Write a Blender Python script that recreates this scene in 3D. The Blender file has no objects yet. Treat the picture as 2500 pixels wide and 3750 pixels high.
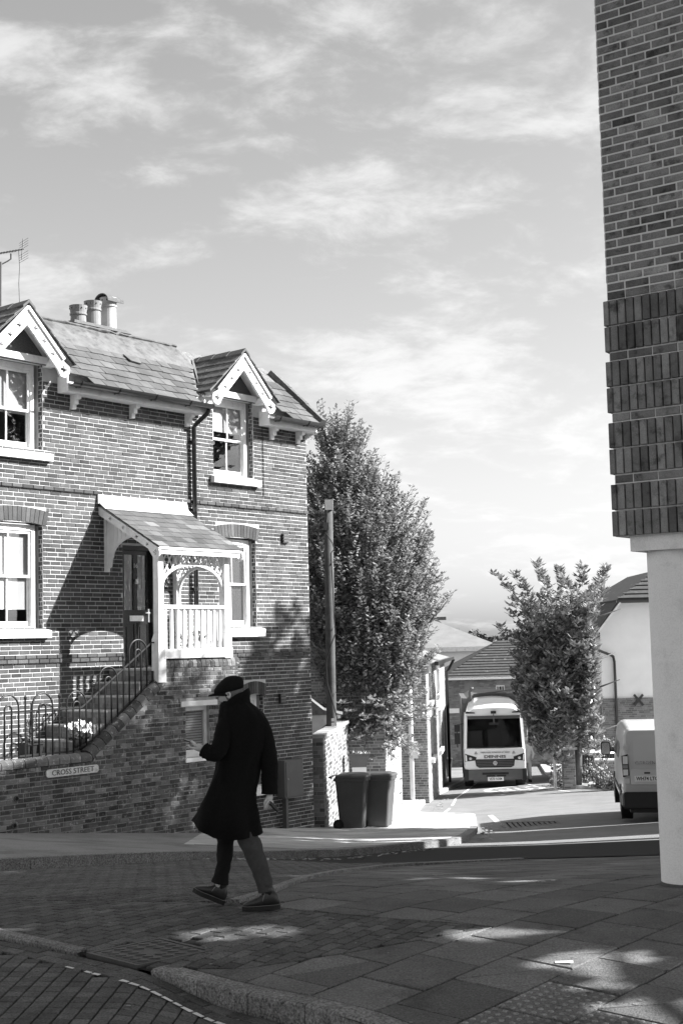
import bpy, bmesh, math, random
from mathutils import Vector, Matrix, noise
rnd = random.Random(11)
R_ = math.radians
sc = bpy.context.scene
col = sc.collection

# ------------------------------------------------------------ camera
cam_d = bpy.data.cameras.new('camera')
cam = bpy.data.objects.new('camera', cam_d); col.objects.link(cam)
cam_d.sensor_fit = 'VERTICAL'; cam_d.sensor_height = 36; cam_d.sensor_width = 24; cam_d.lens = 50
cam_d.clip_start = .1; cam_d.clip_end = 3000
CAMM = Matrix.Rotation(math.pi/2 + math.atan(.09428), 4, 'X') @ Matrix.Rotation(-math.atan(.0246), 4, 'Z')
CAM = Vector((0, 0, 1.96))
cam.matrix_world = Matrix.Translation(CAM) @ CAMM
sc.camera = cam
sc.render.resolution_x, sc.render.resolution_y = 682, 1024

# ------------------------------------------------------------ sky and sun
SUN = Vector((1.0, .03, .675)).normalized()
w = bpy.data.worlds.new('World'); sc.world = w; w.use_nodes = True
nt = w.node_tree; nt.nodes.clear()
def wn(t, **k):
    n = nt.nodes.new(t)
    for a, b in k.items(): setattr(n, a, b)
    return n
def wl(a, b): nt.links.new(a, b)
def wm(op, a, b=None, c=None):
    n = wn('ShaderNodeMath', operation=op)
    for i, s in enumerate((a, b, c)):
        if s is None: continue
        if isinstance(s, (int, float)): n.inputs[i].default_value = s
        else: wl(s, n.inputs[i])
    return n.outputs[0]
sky = wn('ShaderNodeTexSky', sky_type='NISHITA', sun_disc=False)
sky.sun_elevation = R_(34); sky.sun_rotation = R_(88); sky.air_density = 1.0; sky.dust_density = 1.6; sky.ozone_density = 1.0
sep = wn('ShaderNodeSeparateColor'); wl(sky.outputs[0], sep.inputs[0])
# panchromatic film with a yellow filter: mostly red and green
base = wm('ADD', wm('MULTIPLY', sep.outputs[0], .45), wm('ADD', wm('MULTIPLY', sep.outputs[1], .4), wm('MULTIPLY', sep.outputs[2], .15)))
tc = wn('ShaderNodeTexCoord'); sx = wn('ShaderNodeSeparateXYZ'); wl(tc.outputs['Generated'], sx.inputs[0])
zz = wm('ADD', wm('MAXIMUM', sx.outputs[2], 0.0), .26)
cx_ = wm('DIVIDE', sx.outputs[0], zz); cy_ = wm('DIVIDE', sx.outputs[1], zz)
cv = wn('ShaderNodeCombineXYZ'); wl(cx_, cv.inputs[0]); wl(wm('MULTIPLY', cy_, .8), cv.inputs[1])
def cnoise(scale, detail, rough, dist, off):
    mp = wn('ShaderNodeMapping'); mp.inputs['Location'].default_value = off; mp.inputs['Rotation'].default_value = (0, 0, R_(-28)); mp.inputs['Scale'].default_value = (1, 1.5, 1)
    wl(cv.outputs[0], mp.inputs[0])
    n = wn('ShaderNodeTexNoise'); n.inputs['Scale'].default_value = scale; n.inputs['Detail'].default_value = detail
    n.inputs['Roughness'].default_value = rough; n.inputs['Distortion'].default_value = dist
    wl(mp.outputs[0], n.inputs['Vector']); return n.outputs['Fac']
def ramp(s, a, b):
    n = wn('ShaderNodeMapRange', interpolation_type='SMOOTHSTEP'); wl(s, n.inputs[0]); n.inputs[1].default_value = a; n.inputs[2].default_value = b
    return n.outputs[0]
n1 = cnoise(2.6, 8, .6, .3, (3.1, 1.7, 0)); n2 = cnoise(8.0, 9, .62, .35, (7.3, 2.2, 0))
cl = wm('ADD', wm('MULTIPLY', n1, .66), wm('MULTIPLY', n2, .42))
cf = wm('MULTIPLY', ramp(cl, .51, .69), .50)
CLOUD = 5.1; SKYK = 1.0
cval = wm('ADD', wm('MULTIPLY', wm('MULTIPLY', base, SKYK), wm('SUBTRACT', 1.0, cf)), wm('MULTIPLY', cf, CLOUD))
bg = wn('ShaderNodeBackground'); bg.inputs[1].default_value = .079; wl(cval, bg.inputs[0])
wo = wn('ShaderNodeOutputWorld'); wl(bg.outputs[0], wo.inputs[0])

sl = bpy.data.lights.new('sun', 'SUN'); sl.energy = 5.0; sl.angle = R_(.53); sl.color = (1, 1, 1)
sun = bpy.data.objects.new('sun', sl); col.objects.link(sun)
sun.rotation_euler = SUN.to_track_quat('Z', 'Y').to_euler(); sun.location = SUN*60
vs = sc.view_settings
vs.view_transform = 'Standard'; vs.look = 'None'; vs.gamma = 1; vs.use_curve_mapping = False; vs.exposure = 1.6
sc.cycles.use_denoising = True
sc.cycles.max_bounces = 8; sc.cycles.transparent_max_bounces = 12; sc.cycles.glossy_bounces = 4; sc.cycles.diffuse_bounces = 3

# ------------------------------------------------------------ helpers
V = Vector
def sm(x, a, b):
    t = min(1, max(0, (x-a)/(b-a))); return t*t*(3-2*t)
def interp(x, P):
    if x <= P[0][0]: return P[0][1]
    for (a, u), (b, v) in zip(P, P[1:]):
        if x <= b: return u + (v-u)*(x-a)/(b-a)
    return P[-1][1]
GP = [(0, -.742), (10.6, 0), (13, -.13), (20, -1.05), (30, -1.95), (54, -3.6), (66, -4.3), (90, -4.9), (150, -4.9), (260, -2.5), (400, 1.2), (900, -6)]
def gz(X, Y):
    z = sum(interp(Y+k*.5, GP) for k in (-2, -1, 0, 1, 2))/5
    return z - .073*max(-30, min(X, 0))*sm(Y, 13, 19)*(1-sm(Y, 40, 70)) + .04*min(12, max(0, X-3))*sm(Y, 20, 28)*(1-sm(Y, 60, 80))
def project(P):
    q = CAMM.to_3x3().transposed() @ (V(P)-CAM)
    return 341 + 1422.2*q.x/-q.z, 512 - 1422.2*q.y/-q.z, -q.z
MATS = {}
def mat(name, base, rough=.85, var=.12, scale=6., bump=0., bscale=80., objvar=0., metal=0., spec=.35, fine=0., fscale=120., stain=0., stscale=1.2, sthi=None, coat=0., sheen=0., trans=0.):
    m = bpy.data.materials.new(name); m.use_nodes = True; t = m.node_tree; N = t.nodes; L = t.links
    b = N['Principled BSDF']
    b.inputs['Roughness'].default_value = rough; b.inputs['Metallic'].default_value = metal
    b.inputs['Specular IOR Level'].default_value = spec; b.inputs['Coat Weight'].default_value = coat
    if sheen: b.inputs['Sheen Weight'].default_value = sheen
    def M(op, x, y):
        n = N.new('ShaderNodeMath'); n.operation = op
        for i, s in enumerate((x, y)):
            if isinstance(s, (int, float)): n.inputs[i].default_value = s
            else: L.new(s, n.inputs[i])
        return n.outputs[0]
    g = N.new('ShaderNodeNewGeometry')
    def noi(sc_, det=4, ro=.6):
        n = N.new('ShaderNodeTexNoise'); n.inputs['Scale'].default_value = sc_; n.inputs['Detail'].default_value = det; n.inputs['Roughness'].default_value = ro
        L.new(g.outputs['Position'], n.inputs['Vector']); return n.outputs['Fac']
    a = N.new('ShaderNodeAttribute'); a.attribute_name = 'tone'
    v = M('MULTIPLY', M('ADD', a.outputs['Fac'], 1.0), base)
    if var: v = M('MULTIPLY', v, M('ADD', M('MULTIPLY', M('SUBTRACT', noi(scale), .5), 4*var), 1.0))
    if fine: v = M('MULTIPLY', v, M('ADD', M('MULTIPLY', M('SUBTRACT', noi(fscale, 2, .7), .5), 4*fine), 1.0))
    if objvar:
        oi = N.new('ShaderNodeObjectInfo')
        v = M('MULTIPLY', v, M('ADD', M('MULTIPLY', M('SUBTRACT', oi.outputs['Random'], .5), 2*objvar), 1.0))
    if stain:
        mr = N.new('ShaderNodeMapRange'); mr.interpolation_type = 'SMOOTHSTEP'; L.new(noi(stscale, 7, .68), mr.inputs[0]); mr.inputs[1].default_value = .5; mr.inputs[2].default_value = .68
        v = M('MULTIPLY', v, M('SUBTRACT', 1.0, M('MULTIPLY', mr.outputs[0], stain)))
    if sthi:
        mr = N.new('ShaderNodeMapRange'); L.new(noi(sthi[0], 6, .7), mr.inputs[0]); mr.inputs[1].default_value = sthi[1]; mr.inputs[2].default_value = sthi[1]+.06
        v = M('ADD', v, M('MULTIPLY', mr.outputs[0], sthi[2]))
    v = M('MAXIMUM', v, .004); v = M('MINIMUM', v, .92)
    L.new(v, b.inputs['Base Color'])
    if bump:
        bp = N.new('ShaderNodeBump'); bp.inputs['Strength'].default_value = bump; bp.inputs['Distance'].default_value = .01
        L.new(noi(bscale, 5, .65), bp.inputs['Height']); L.new(bp.outputs[0], b.inputs['Normal'])
    if trans:
        tl_ = N.new('ShaderNodeBsdfTranslucent'); L.new(v, tl_.inputs[0]); mx = N.new('ShaderNodeMixShader'); mx.inputs[0].default_value = trans
        L.new(b.outputs[0], mx.inputs[1]); L.new(tl_.outputs[0], mx.inputs[2]); L.new(mx.outputs[0], N['Material Output'].inputs[0])
    MATS[name] = m; return m
def glass(name, tint=.02, refl=1.0, rough=.02, trans=.5):
    m = bpy.data.materials.new(name); m.use_nodes = True; t = m.node_tree; N = t.nodes; L = t.links
    for n in list(N): N.remove(n)
    o = N.new('ShaderNodeOutputMaterial'); mx = N.new('ShaderNodeMixShader'); lw = N.new('ShaderNodeFresnel'); lw.inputs[0].default_value = 1.52
    gl = N.new('ShaderNodeBsdfGlossy'); gl.inputs['Roughness'].default_value = rough; gl.inputs[0].default_value = (refl, refl, refl, 1)
    tr = N.new('ShaderNodeBsdfTransparent'); tr.inputs[0].default_value = (trans, trans, trans, 1)
    ad = N.new('ShaderNodeMath'); ad.operation = 'ADD'; ad.inputs[1].default_value = tint; L.new(lw.outputs[0], ad.inputs[0])
    ge = N.new('ShaderNodeNewGeometry'); inv = N.new('ShaderNodeMath'); inv.operation = 'SUBTRACT'; inv.inputs[0].default_value = 1; L.new(ge.outputs['Backfacing'], inv.inputs[1])
    mu = N.new('ShaderNodeMath'); mu.operation = 'MULTIPLY'; L.new(ad.outputs[0], mu.inputs[0]); L.new(inv.outputs[0], mu.inputs[1])
    L.new(mu.outputs[0], mx.inputs[0]); L.new(tr.outputs[0], mx.inputs[1]); L.new(gl.outputs[0], mx.inputs[2]); L.new(mx.outputs[0], o.inputs[0])
    MATS[name] = m; return m

ZB = {}
def thing(name, label, cat, loc, rotz=0, group=None, worldz=False):
    o = bpy.data.objects.new(name, None); o.empty_display_size = .1; col.objects.link(o)
    o.location = loc; o.rotation_euler = (0, 0, rotz); o['label'] = label; o['category'] = cat
    if group: o['group'] = group
    if worldz: ZB[o.name] = loc[2]
    return o
def tag(o, label, cat, group=None):
    o['label'] = label; o['category'] = cat
    if group: o['group'] = group
    return o
class MB:
    def __init__(s): s.v = []; s.f = []; s.t = []; s.tone = 0.
    def add(s, vs_, fs):
        k = len(s.v); s.v.extend(tuple(p) for p in vs_)
        for f in fs: s.f.append(tuple(i+k for i in f)); s.t.append(s.tone)
        return s
    def hexa(s, p):     # 4 bottom (ccw from above), 4 top
        return s.add(p, [(3,2,1,0),(4,5,6,7),(0,1,5,4),(1,2,6,5),(2,3,7,6),(3,0,4,7)])
    def box(s, x0, x1, y0, y1, z0, z1, j=0):
        p = [(x0,y0,z0),(x1,y0,z0),(x1,y1,z0),(x0,y1,z0),(x0,y0,z1),(x1,y0,z1),(x1,y1,z1),(x0,y1,z1)]
        if j: p = [tuple(c + rnd.uniform(-j, j) for c in q) for q in p]
        return s.hexa(p)
    def bar(s, a, b, w, d=None, up=(0,0,1)):
        a = V(a); b = V(b); d = d or w; t = (b-a).normalized(); u = V(up)
        if abs(t.dot(u)) > .98: u = V((0,1,0))
        x = t.cross(u).normalized()*w/2; y = x.cross(t).normalized()*d/2
        return s.hexa([a-x-y, a+x-y, a+x+y, a-x+y, b-x-y, b+x-y, b+x+y, b-x+y])
    def quad(s, a, b, c, d): return s.add([a,b,c,d], [(0,1,2,3)])
    def tri(s, a, b, c): return s.add([a,b,c], [(0,1,2)])
    def tube(s, path, r, n=8, cap=True):
        path = [V(p) for p in path]; rs = r if isinstance(r, (list, tuple)) else [r]*len(path)
        rings = []; ref = None
        for i, p in enumerate(path):
            t = (path[min(i+1, len(path)-1)] - path[max(i-1, 0)]).normalized()
            if ref is None:
                ref = V((0,0,1)) if abs(t.z) < .9 else V((1,0,0))
            x = t.cross(ref); x = x.normalized() if x.length > 1e-5 else t.orthogonal().normalized()
            y = t.cross(x).normalized(); ref = x.cross(t)
            ref = y*-1 if ref.length < 1e-6 else ref
            rings.append([p + (x*math.cos(2*math.pi*k/n) + y*math.sin(2*math.pi*k/n))*rs[i] for k in range(n)])
        vs_ = [q for rg in rings for q in rg]; fs = []
        for i in range(len(rings)-1):
            for k in range(n):
                fs.append((i*n+k, i*n+(k+1) % n, (i+1)*n+(k+1) % n, (i+1)*n+k))
        if cap: fs.append(tuple(range(n))[::-1]); fs.append(tuple((len(rings)-1)*n+k for k in range(n)))
        return s.add(vs_, fs)
    def loft(s, rings, cap=True, closed=True):
        n = len(rings[0]); vs_ = [q for rg in rings for q in rg]; fs = []
        for i in range(len(rings)-1):
            for k in range(n if closed else n-1):
                fs.append((i*n+k, i*n+(k+1) % n, (i+1)*n+(k+1) % n, (i+1)*n+k))
        if cap: fs.append(tuple(range(n))[::-1]); fs.append(tuple((len(rings)-1)*n+k for k in range(n)))
        return s.add(vs_, fs)
    def lathe(s, prof, c=(0,0,0), n=16):
        return s.loft([[(c[0]+r*math.cos(2*math.pi*k/n), c[1]+r*math.sin(2*math.pi*k/n), c[2]+z) for k in range(n)] for r, z in prof])
    def plate(s, outline, holes, to3, thick):
        """flat plate with holes: outline and holes are 2D loops, to3(a, b, d) places them"""
        bm = bmesh.new(); loops = [outline] + list(holes); idx = []
        for lp in loops:
            vv = [bm.verts.new((p[0], p[1], 0)) for p in lp]; idx.append(vv)
            for i in range(len(vv)): bm.edges.new((vv[i], vv[(i+1) % len(vv)]))
        bm.verts.index_update()
        bmesh.ops.triangle_fill(bm, use_beauty=True, use_dissolve=False, edges=bm.edges[:], normal=(0,0,1))
        bm.verts.index_update()
        pts = [(v.co.x, v.co.y) for v in bm.verts]; n = len(pts)
        tris = [[v.index for v in f.verts] for f in bm.faces]
        vs_ = [to3(a, b, 0) for a, b in pts] + [to3(a, b, thick) for a, b in pts]
        fs = [tuple(t) for t in tris] + [tuple(i+n for i in t[::-1]) for t in tris]
        k = 0
        for lp in loops:
            m_ = len(lp)
            for i in range(m_):
                a, b = k+i, k+(i+1) % m_; fs.append((a, b, b+n, a+n))
            k += m_
        bm.free(); return s.add(vs_, fs)
    def mesh(s, name, m, smooth=False):
        me = bpy.data.meshes.new(name); me.from_pydata(s.v, [], s.f)
        if any(s.t):
            at = me.attributes.new('tone', 'FLOAT', 'FACE'); at.data.foreach_set('value', s.t)
        if m: me.materials.append(MATS[m] if isinstance(m, str) else m)
        if smooth: me.shade_smooth()
        me.update(); return me
    def build(s, name, m, parent=None, smooth=False, fix=False, kind=None):
        me = s.mesh(name, m, smooth)
        if fix:
            bm = bmesh.new(); bm.from_mesh(me); bmesh.ops.remove_doubles(bm, verts=bm.verts, dist=1e-4); bmesh.ops.recalc_face_normals(bm, faces=bm.faces); bm.to_mesh(me); bm.free()
        return obj(name, me, parent, kind)
def obj(name, me, parent=None, kind=None, loc=None, rot=None):
    o = bpy.data.objects.new(name, me); col.objects.link(o)
    if parent is not None:
        o.parent = parent
        dz = -ZB[parent.name] if parent.name in ZB else 0
        o.location = (loc[0], loc[1], loc[2]+dz) if loc else (0, 0, dz)
    elif loc: o.location = loc
    if rot: o.rotation_euler = rot
    if kind: o['kind'] = kind
    return o
def struct(o): o['kind'] = 'structure'; return o
def text(body, size, m, parent, place, name='lettering', extr=.002, align='CENTER', sx=1.0, bold=0):
    """place: 4x4 matrix in the parent's frame; text lies in its XY plane"""
    cu = bpy.data.curves.new(name, 'FONT'); cu.body = body; cu.size = size; cu.extrude = extr; cu.align_x = align; cu.align_y = 'CENTER'; cu.resolution_u = 3; cu.offset = bold
    tmp = bpy.data.objects.new(name, cu); col.objects.link(tmp)
    dg = bpy.context.evaluated_depsgraph_get(); me = bpy.data.meshes.new_from_object(tmp.evaluated_get(dg))
    bpy.data.objects.remove(tmp); bpy.data.curves.remove(cu)
    mtx = place @ Matrix.Diagonal((sx, 1, 1, 1)); me.transform(mtx); me.materials.clear(); me.materials.append(MATS[m]); me.name = name
    return obj(name, me, parent)
def frame(o, x, y):
    x = V(x).normalized(); y = V(y).normalized(); z = x.cross(y)
    return Matrix(((x.x, y.x, z.x, o[0]), (x.y, y.y, z.y, o[1]), (x.z, y.z, z.z, o[2]), (0, 0, 0, 1)))
def in_view(P, m=25):
    x, y, d = project(P); return d > 0 and -m < x < 682+m and -m < y < 1024+m, d

# ------------------------------------------------------------ brickwork
BR = {}
def brick_mesh(l, h, d, m, tone):
    k = (round(l, 2), round(h, 3), round(d, 2), m, tone)
    if k not in BR:
        b = MB(); b.tone = tone; e = .004
        x, z = l/2, h/2
        b.loft([[(-x+e,0,-z+e),(x-e,0,-z+e),(x-e,0,z-e),(-x+e,0,z-e)], [(-x,e,-z),(x,e,-z),(x,e,z),(-x,e,z)], [(-x,d,-z),(x,d,-z),(x,d,z),(-x,d,z)]])
        BR[k] = b.mesh('brick', m)
    return BR[k]
TONES = [-.42, -.25, -.12, -.05, 0, .06, .14, .24, .38]
def brick_run(parent, p0, p1, z0, z1, m, nobj=300, openings=(), clip=None, course=.075, blen=.225, joint=.014, depth=.06, proud=.008, proudf=None, tones=TONES, world=None, name='brick', jit=.0025, hz=0.0):
    """courses of single bricks along p0->p1 (outside is on the right); the largest in view are objects, the rest one part"""
    p0 = V((p0[0], p0[1], 0)); p1 = V((p1[0], p1[1], 0)); L = (p1-p0).length; d = (p1-p0)/L; nr = V((d.y, -d.x, 0)); ang = math.atan2(d.y, d.x)
    out = []; k = 0; z = z0
    while z < z1-course*.4:
        s = -((k % 2)*.5 + .25*((k*7) % 3 == 0))*blen
        while s < L:
            l = blen
            if rnd.random() < hz: l = blen/2
            a, b = max(s, 0), min(s+l, L); s += l
            seg = [(a, b)]
            for (u0, w0, u1, w1) in openings:
                if z+course*.5 > w0 and z+course*.5 < w1:
                    ns = []
                    for (x, y) in seg:
                        if y <= u0 or x >= u1: ns.append((x, y))
                        else:
                            if x < u0: ns.append((x, u0))
                            if y > u1: ns.append((u1, y))
                    seg = ns
            for (x, y) in seg:
                if y-x < .045: continue
                if clip and not clip((x+y)/2, z+course/2): continue
                out.append((x+joint/2, y-joint/2, z+joint/2, z+course-joint/2))
        z += course; k += 1
    pw = parent.matrix_world if world is None else world
    keyed = []
    for i, (x, y, a, b) in enumerate(out):
        c = p0 + d*((x+y)/2); P = pw @ V((c.x, c.y, (a+b)/2)); ok, dist = in_view(P, 0)
        keyed.append((0 if ok else 1, dist, i))
    keyed.sort(); pick = set(i for o_, _, i in keyed[:nobj] if o_ == 0)
    rest = MB(); e = .003
    for i, (x, y, a, b) in enumerate(out):
        t = rnd.choice(tones); pr = proud + rnd.uniform(-.0015, .002) + (proudf((x+y)/2, (a+b)/2) if proudf else 0)
        if i in pick:
            c = p0 + d*((x+y)/2) + nr*pr
            obj(name, brick_mesh(y-x, b-a, depth, m, t), parent, None, (c.x, c.y, (a+b)/2), (0, 0, ang))
        else:
            rest.tone = t
            q = lambda s_, n_, z_: (p0.x+d.x*s_+nr.x*n_, p0.y+d.y*s_+nr.y*n_, z_)
            j = lambda: rnd.uniform(-jit, jit)
            x0, x1, c0, c1 = x+j(), y+j(), a+j(), b+j()
            f = [q(x0+e,pr,c0+e), q(x1-e,pr,c0+e), q(x1-e,pr,c1-e), q(x0+e,pr,c1-e)]; g_ = [q(x0,pr-e,c0), q(x1,pr-e,c0), q(x1,pr-e,c1), q(x0,pr-e,c1)]
            h_ = [q(x0,pr-depth,c0), q(x1,pr-depth,c0), q(x1,pr-depth,c1), q(x0,pr-depth,c1)]
            rest.loft([f, g_, h_], cap=False); k0 = len(rest.v)-12; rest.f.append((k0+3,k0+2,k0+1,k0)); rest.t.append(t)
    if rest.v: rest.build('brickwork', m, parent, kind='stuff')
# ------------------------------------------------------------ materials (the photograph is black and white: greys only)
mat('brick_old', .08, .88, .25, 3, .8, 70, objvar=.15, fine=.2, fscale=60, stain=.3, stscale=.9)
mat('brick_wall', .10, .9, .3, 5, .6, 80, objvar=.2, fine=.2, fscale=160, sthi=(16, .57, .2), stain=.35, stscale=1.1)
mat('brick_new', .25, .85, .3, 6, .8, 110, objvar=.25, fine=.3, fscale=110, stain=.62, stscale=8)
mat('brick_plain', .22, .88, .2, 9, .4, 90, fine=.1)
mat('brick_far', .2, .88, .15, 3)
mat('mortar', .5, .95, .22, 2.5, .4, 200)
mat('mortar_wall', .3, .95, .25, 8, .4, 150)
mat('mortar_new', .72, .95, .08, 30, .3, 200)
mat('white_paint', .76, .5, .1, 4, .2, 50, stain=.16, stscale=7)
mat('white_sill', .8, .6, .08, 4, .2, 60, stain=.08, stscale=6)
mat('slate', .08, .62, .25, 3, .25, 120, objvar=.3, fine=.08, spec=.45)
mat('slate_mossy', .11, .8, .45, 12, .7, 60, objvar=.3, sthi=(20, .6, .2))
mat('lead', .12, .65, .3, 5, .4, 30, stain=.5, stscale=6)
mat('black_metal', .012, .3, .1, 20, 0, spec=.6)
mat('iron', .012, .45, .1, 20, .1, 200, spec=.5)
mat('pebble_dash', .11, .95, .5, 60, 1., 90)
mat('terracotta', .2, .8, .2, 6, .2, 90)
mat('clay_dark', .1, .9, .3, 20, .4, 90)
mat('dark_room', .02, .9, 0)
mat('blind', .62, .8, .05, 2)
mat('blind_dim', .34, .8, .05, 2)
mat('door_paint', .014, .22, .05, 5, spec=.6)
mat('brass', .75, .35, .1, 20, metal=.8)
mat('stone', .42, .85, .15, 6, .4, 70)
mat('step_tile', .22, .8, .3, 14, .3, 90)
mat('asphalt', .07, .86, .18, 2.0, .5, 130, fine=.3, fscale=70, stain=.25, stscale=.6)
mat('asphalt_pale', .19, .88, .15, 1.4, .5, 110, fine=.25, fscale=60, stain=.2, stscale=.5)
mat('ground_soil', .09, .95, .3, .5, .3, 20)
mat('sett', .09, .8, .3, 3, 1.0, 70, objvar=.26, fine=.65, fscale=70, stain=.35, stscale=1.3)
mat('sett_far', .08, .8, .25, 3, .9, 60, objvar=.25, fine=.9, fscale=38, stain=.35, stscale=.8)
mat('joint', .012, .95, .2, 20, .3, 100)
mat('flag', .13, .8, .25, 2.2, 1.0, 70, objvar=.2, fine=.6, fscale=70, stain=.4, stscale=1.6, sthi=(11, .66, .06))
mat('pavement_concrete', .21, .88, .2, 1.2, .5, 60, fine=.3, fscale=40, stain=.35, stscale=.9)
mat('flag_far', .40, .85, .12, 1.5, .4, 90, objvar=.08, fine=.15, fscale=90, stain=.15, stscale=.8)
mat('kerb', .2, .8, .2, 6, .8, 130, objvar=.08, fine=.9, fscale=60, stain=.3, stscale=4)
mat('road_paint', .7, .7, .15, 12, .3, 90, fine=.15, stain=.25, stscale=8)
mat('cast_iron', .045, .5, .25, 12, .4, 120, spec=.5, fine=.2)
mat('utility_grey', .11, .55, .12, 4, .1, 60)
mat('pole_wood', .065, .85, .3, 5, .5, 40)
mat('bin_plastic', .07, .42, .12, 3, .15, 60, spec=.4)
mat('rubber', .012, .7, .1, 10)
mat('pot_black', .014, .5, .1, 10)
mat('soil', .03, .95, .3, 30, .5, 60)
mat('petal', .8, .6, .05, 20)
mat('leaf_dark', .27, .36, .3, 2.5, spec=.5, trans=.3)
mat('leaf_mid', .14, .45, .3, 2, spec=.5)
mat('leaf_gloss', .24, .3, .3, 2, spec=.6, trans=.2)
mat('leaf_pale', .22, .6, .25, 6)
mat('bark', .09, .9, .3, 10, .7, 30)
mat('sign_white', .72, .55, .12, 10, 0, stain=.3, stscale=14)
mat('ink', .012, .6, 0)
mat('ink_soft', .1, .6, 0)
mat('render_white', .78, .9, .06, 1.5, .15, 60)
mat('roof_tile', .06, .8, .3, 6, .3, 40, sthi=(3, .62, .1))
mat('roof_pale', .2, .8, .15, 1.5, .2, 30)
mat('concrete_white', .88, .75, .06, 2, .25, 160, fine=.12, fscale=90, stain=.22, stscale=2.2)
mat('truck_white', .72, .28, .03, 2, coat=.4)
mat('truck_grey', .09, .5, .1, 4)
mat('van_silver', .58, .3, .03, 2, metal=.1, coat=.5)
mat('black_plastic', .02, .5, .1, 10)
mat('lamp_clear', .8, .15, 0, coat=1.)
mat('lamp_red', .3, .2, 0, coat=1.)
mat('number_plate', .75, .4, .03, 10)
mat('chrome', .8, .15, 0, metal=1.)
mat('coat_wool', .008, .95, .35, 90, .5, 500, spec=.1, sheen=.02)
mat('cap_tweed', .011, .95, .4, 160, .5, 400, spec=.1)
mat('trouser', .055, .9, .2, 25, .4, 200, spec=.2)
mat('trouser_shaded', .012, .9, .2, 25, .4, 200, spec=.2)
mat('boot_leather', .022, .42, .3, 30, .2, 120, spec=.5)
mat('boot_sole', .012, .7, .1, 20)
mat('thread', .2, .8, 0)
mat('skin', .55, .5, .06, 30, .1, 200)
mat('hair_grey', .13, .8, .3, 200, .4, 400)
mat('hi_vis', .75, .7, .1, 8)
mat('cloth_dark', .03, .9, .1, 8)
mat('far_wood', .1, .95, .5, .25)
glass('pane_glass', .04, .9, .01, .97)
glass('pane_dark', .06, .8, .02, .3)
glass('pane_frost', .05, .8, .25, .8)
glass('screen_glass', .0, .3, .01, .7)
# ------------------------------------------------------------ ground
def clip_poly(sub, clipper):
    out = list(sub); n = len(clipper)
    ar = sum(clipper[i][0]*clipper[(i+1) % n][1]-clipper[(i+1) % n][0]*clipper[i][1] for i in range(n))
    if ar < 0: clipper = clipper[::-1]
    for i in range(n):
        a, b = clipper[i], clipper[(i+1) % n]
        side = lambda p: (b[0]-a[0])*(p[1]-a[1])-(b[1]-a[1])*(p[0]-a[0])
        inp, out = out, []
        if not inp: return []
        for j in range(len(inp)):
            p, q = inp[j-1], inp[j]; sp, sq = side(p), side(q)
            if (sp >= 0) != (sq >= 0):
                t = sp/(sp-sq); out.append((p[0]+(q[0]-p[0])*t, p[1]+(q[1]-p[1])*t))
            if sq >= 0: out.append(q)
    return out
def area(p): return .5*sum(p[i][0]*p[(i+1) % len(p)][1]-p[(i+1) % len(p)][0]*p[i][1] for i in range(len(p)))
def inside(pt, poly):
    x, y = pt; c = False; n = len(poly)
    for i in range(n):
        (x1, y1), (x2, y2) = poly[i], poly[(i+1) % n]
        if (y1 > y) != (y2 > y) and x < (x2-x1)*(y-y1)/(y2-y1)+x1: c = not c
    return c
def sheet(name, m, poly, zf, cell=.6, celly=None):
    b = MB(); celly = celly or cell
    x0 = min(p[0] for p in poly); x1 = max(p[0] for p in poly); y0 = min(p[1] for p in poly); y1 = max(p[1] for p in poly)
    nx = int((x1-x0)/cell)+1; ny = int((y1-y0)/celly)+1
    for i in range(nx):
        for j in range(ny):
            c = [(x0+i*cell, y0+j*celly), (x0+(i+1)*cell, y0+j*celly), (x0+(i+1)*cell, y0+(j+1)*celly), (x0+i*cell, y0+(j+1)*celly)]
            ins = [inside(p, poly) for p in c]
            q = clip_poly(poly, c)
            if len(q) < 3 or abs(area(q)) < 1e-5: continue
            if area(q) < 0: q = q[::-1]
            b.add([(x, y, zf(x, y)) for x, y in q], [tuple(range(len(q)))])
    return b.build(name, m)
def piece(poly, zf, h, bev=.004):
    """a slab piece: polygon top following zf, sides h deep; returns verts/faces"""
    if area(poly) < 0: poly = poly[::-1]
    n = len(poly); cx = sum(p[0] for p in poly)/n; cy = sum(p[1] for p in poly)/n
    sh = lambda p, k: (p[0]+(cx-p[0])*k, p[1]+(cy-p[1])*k)
    r = max(.05, max(math.hypot(p[0]-cx, p[1]-cy) for p in poly)); k = bev/r*1.3
    top = [sh(p, k) for p in poly]
    vs_ = [(x, y, zf(x, y)) for x, y in top] + [(x, y, zf(x, y)-bev) for x, y in poly] + [(x, y, zf(x, y)-h) for x, y in poly]
    fs = [tuple(range(n))]
    for i in range(n):
        j = (i+1) % n; fs.append((i, i+n, j+n, j)); fs.append((i+n, i+2*n, j+2*n, j+n))
    return vs_, fs
def pieces(polys, zf, h, m, parent, name, nobj, restname, jit=.002, tones=(-.2, -.1, 0, 0, .1, .2), bev=.004):
    keyed = []
    for i, p in enumerate(polys):
        cx = sum(q[0] for q in p)/len(p); cy = sum(q[1] for q in p)/len(p); ok, d = in_view((cx, cy, zf(cx, cy)), 10)
        keyed.append((0 if ok else 1, d, i))
    keyed.sort(); pick = set(i for o_, d_, i in keyed[:nobj] if o_ == 0); rest = MB()
    for i, p in enumerate(polys):
        dz = rnd.uniform(-jit, jit); tx = rnd.uniform(-jit, jit)*2
        vs_, fs = piece(p, lambda x, y: zf(x, y)+dz+tx*(x-p[0][0]), h, bev)
        t = rnd.choice(tones)
        if i in pick:
            b = MB(); b.tone = t; b.add(vs_, fs); b.build(name, m, parent)
        else: rest.tone = t; rest.add(vs_, fs)
    if rest.v: rest.build(restname, m, parent, kind='stuff')
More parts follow.
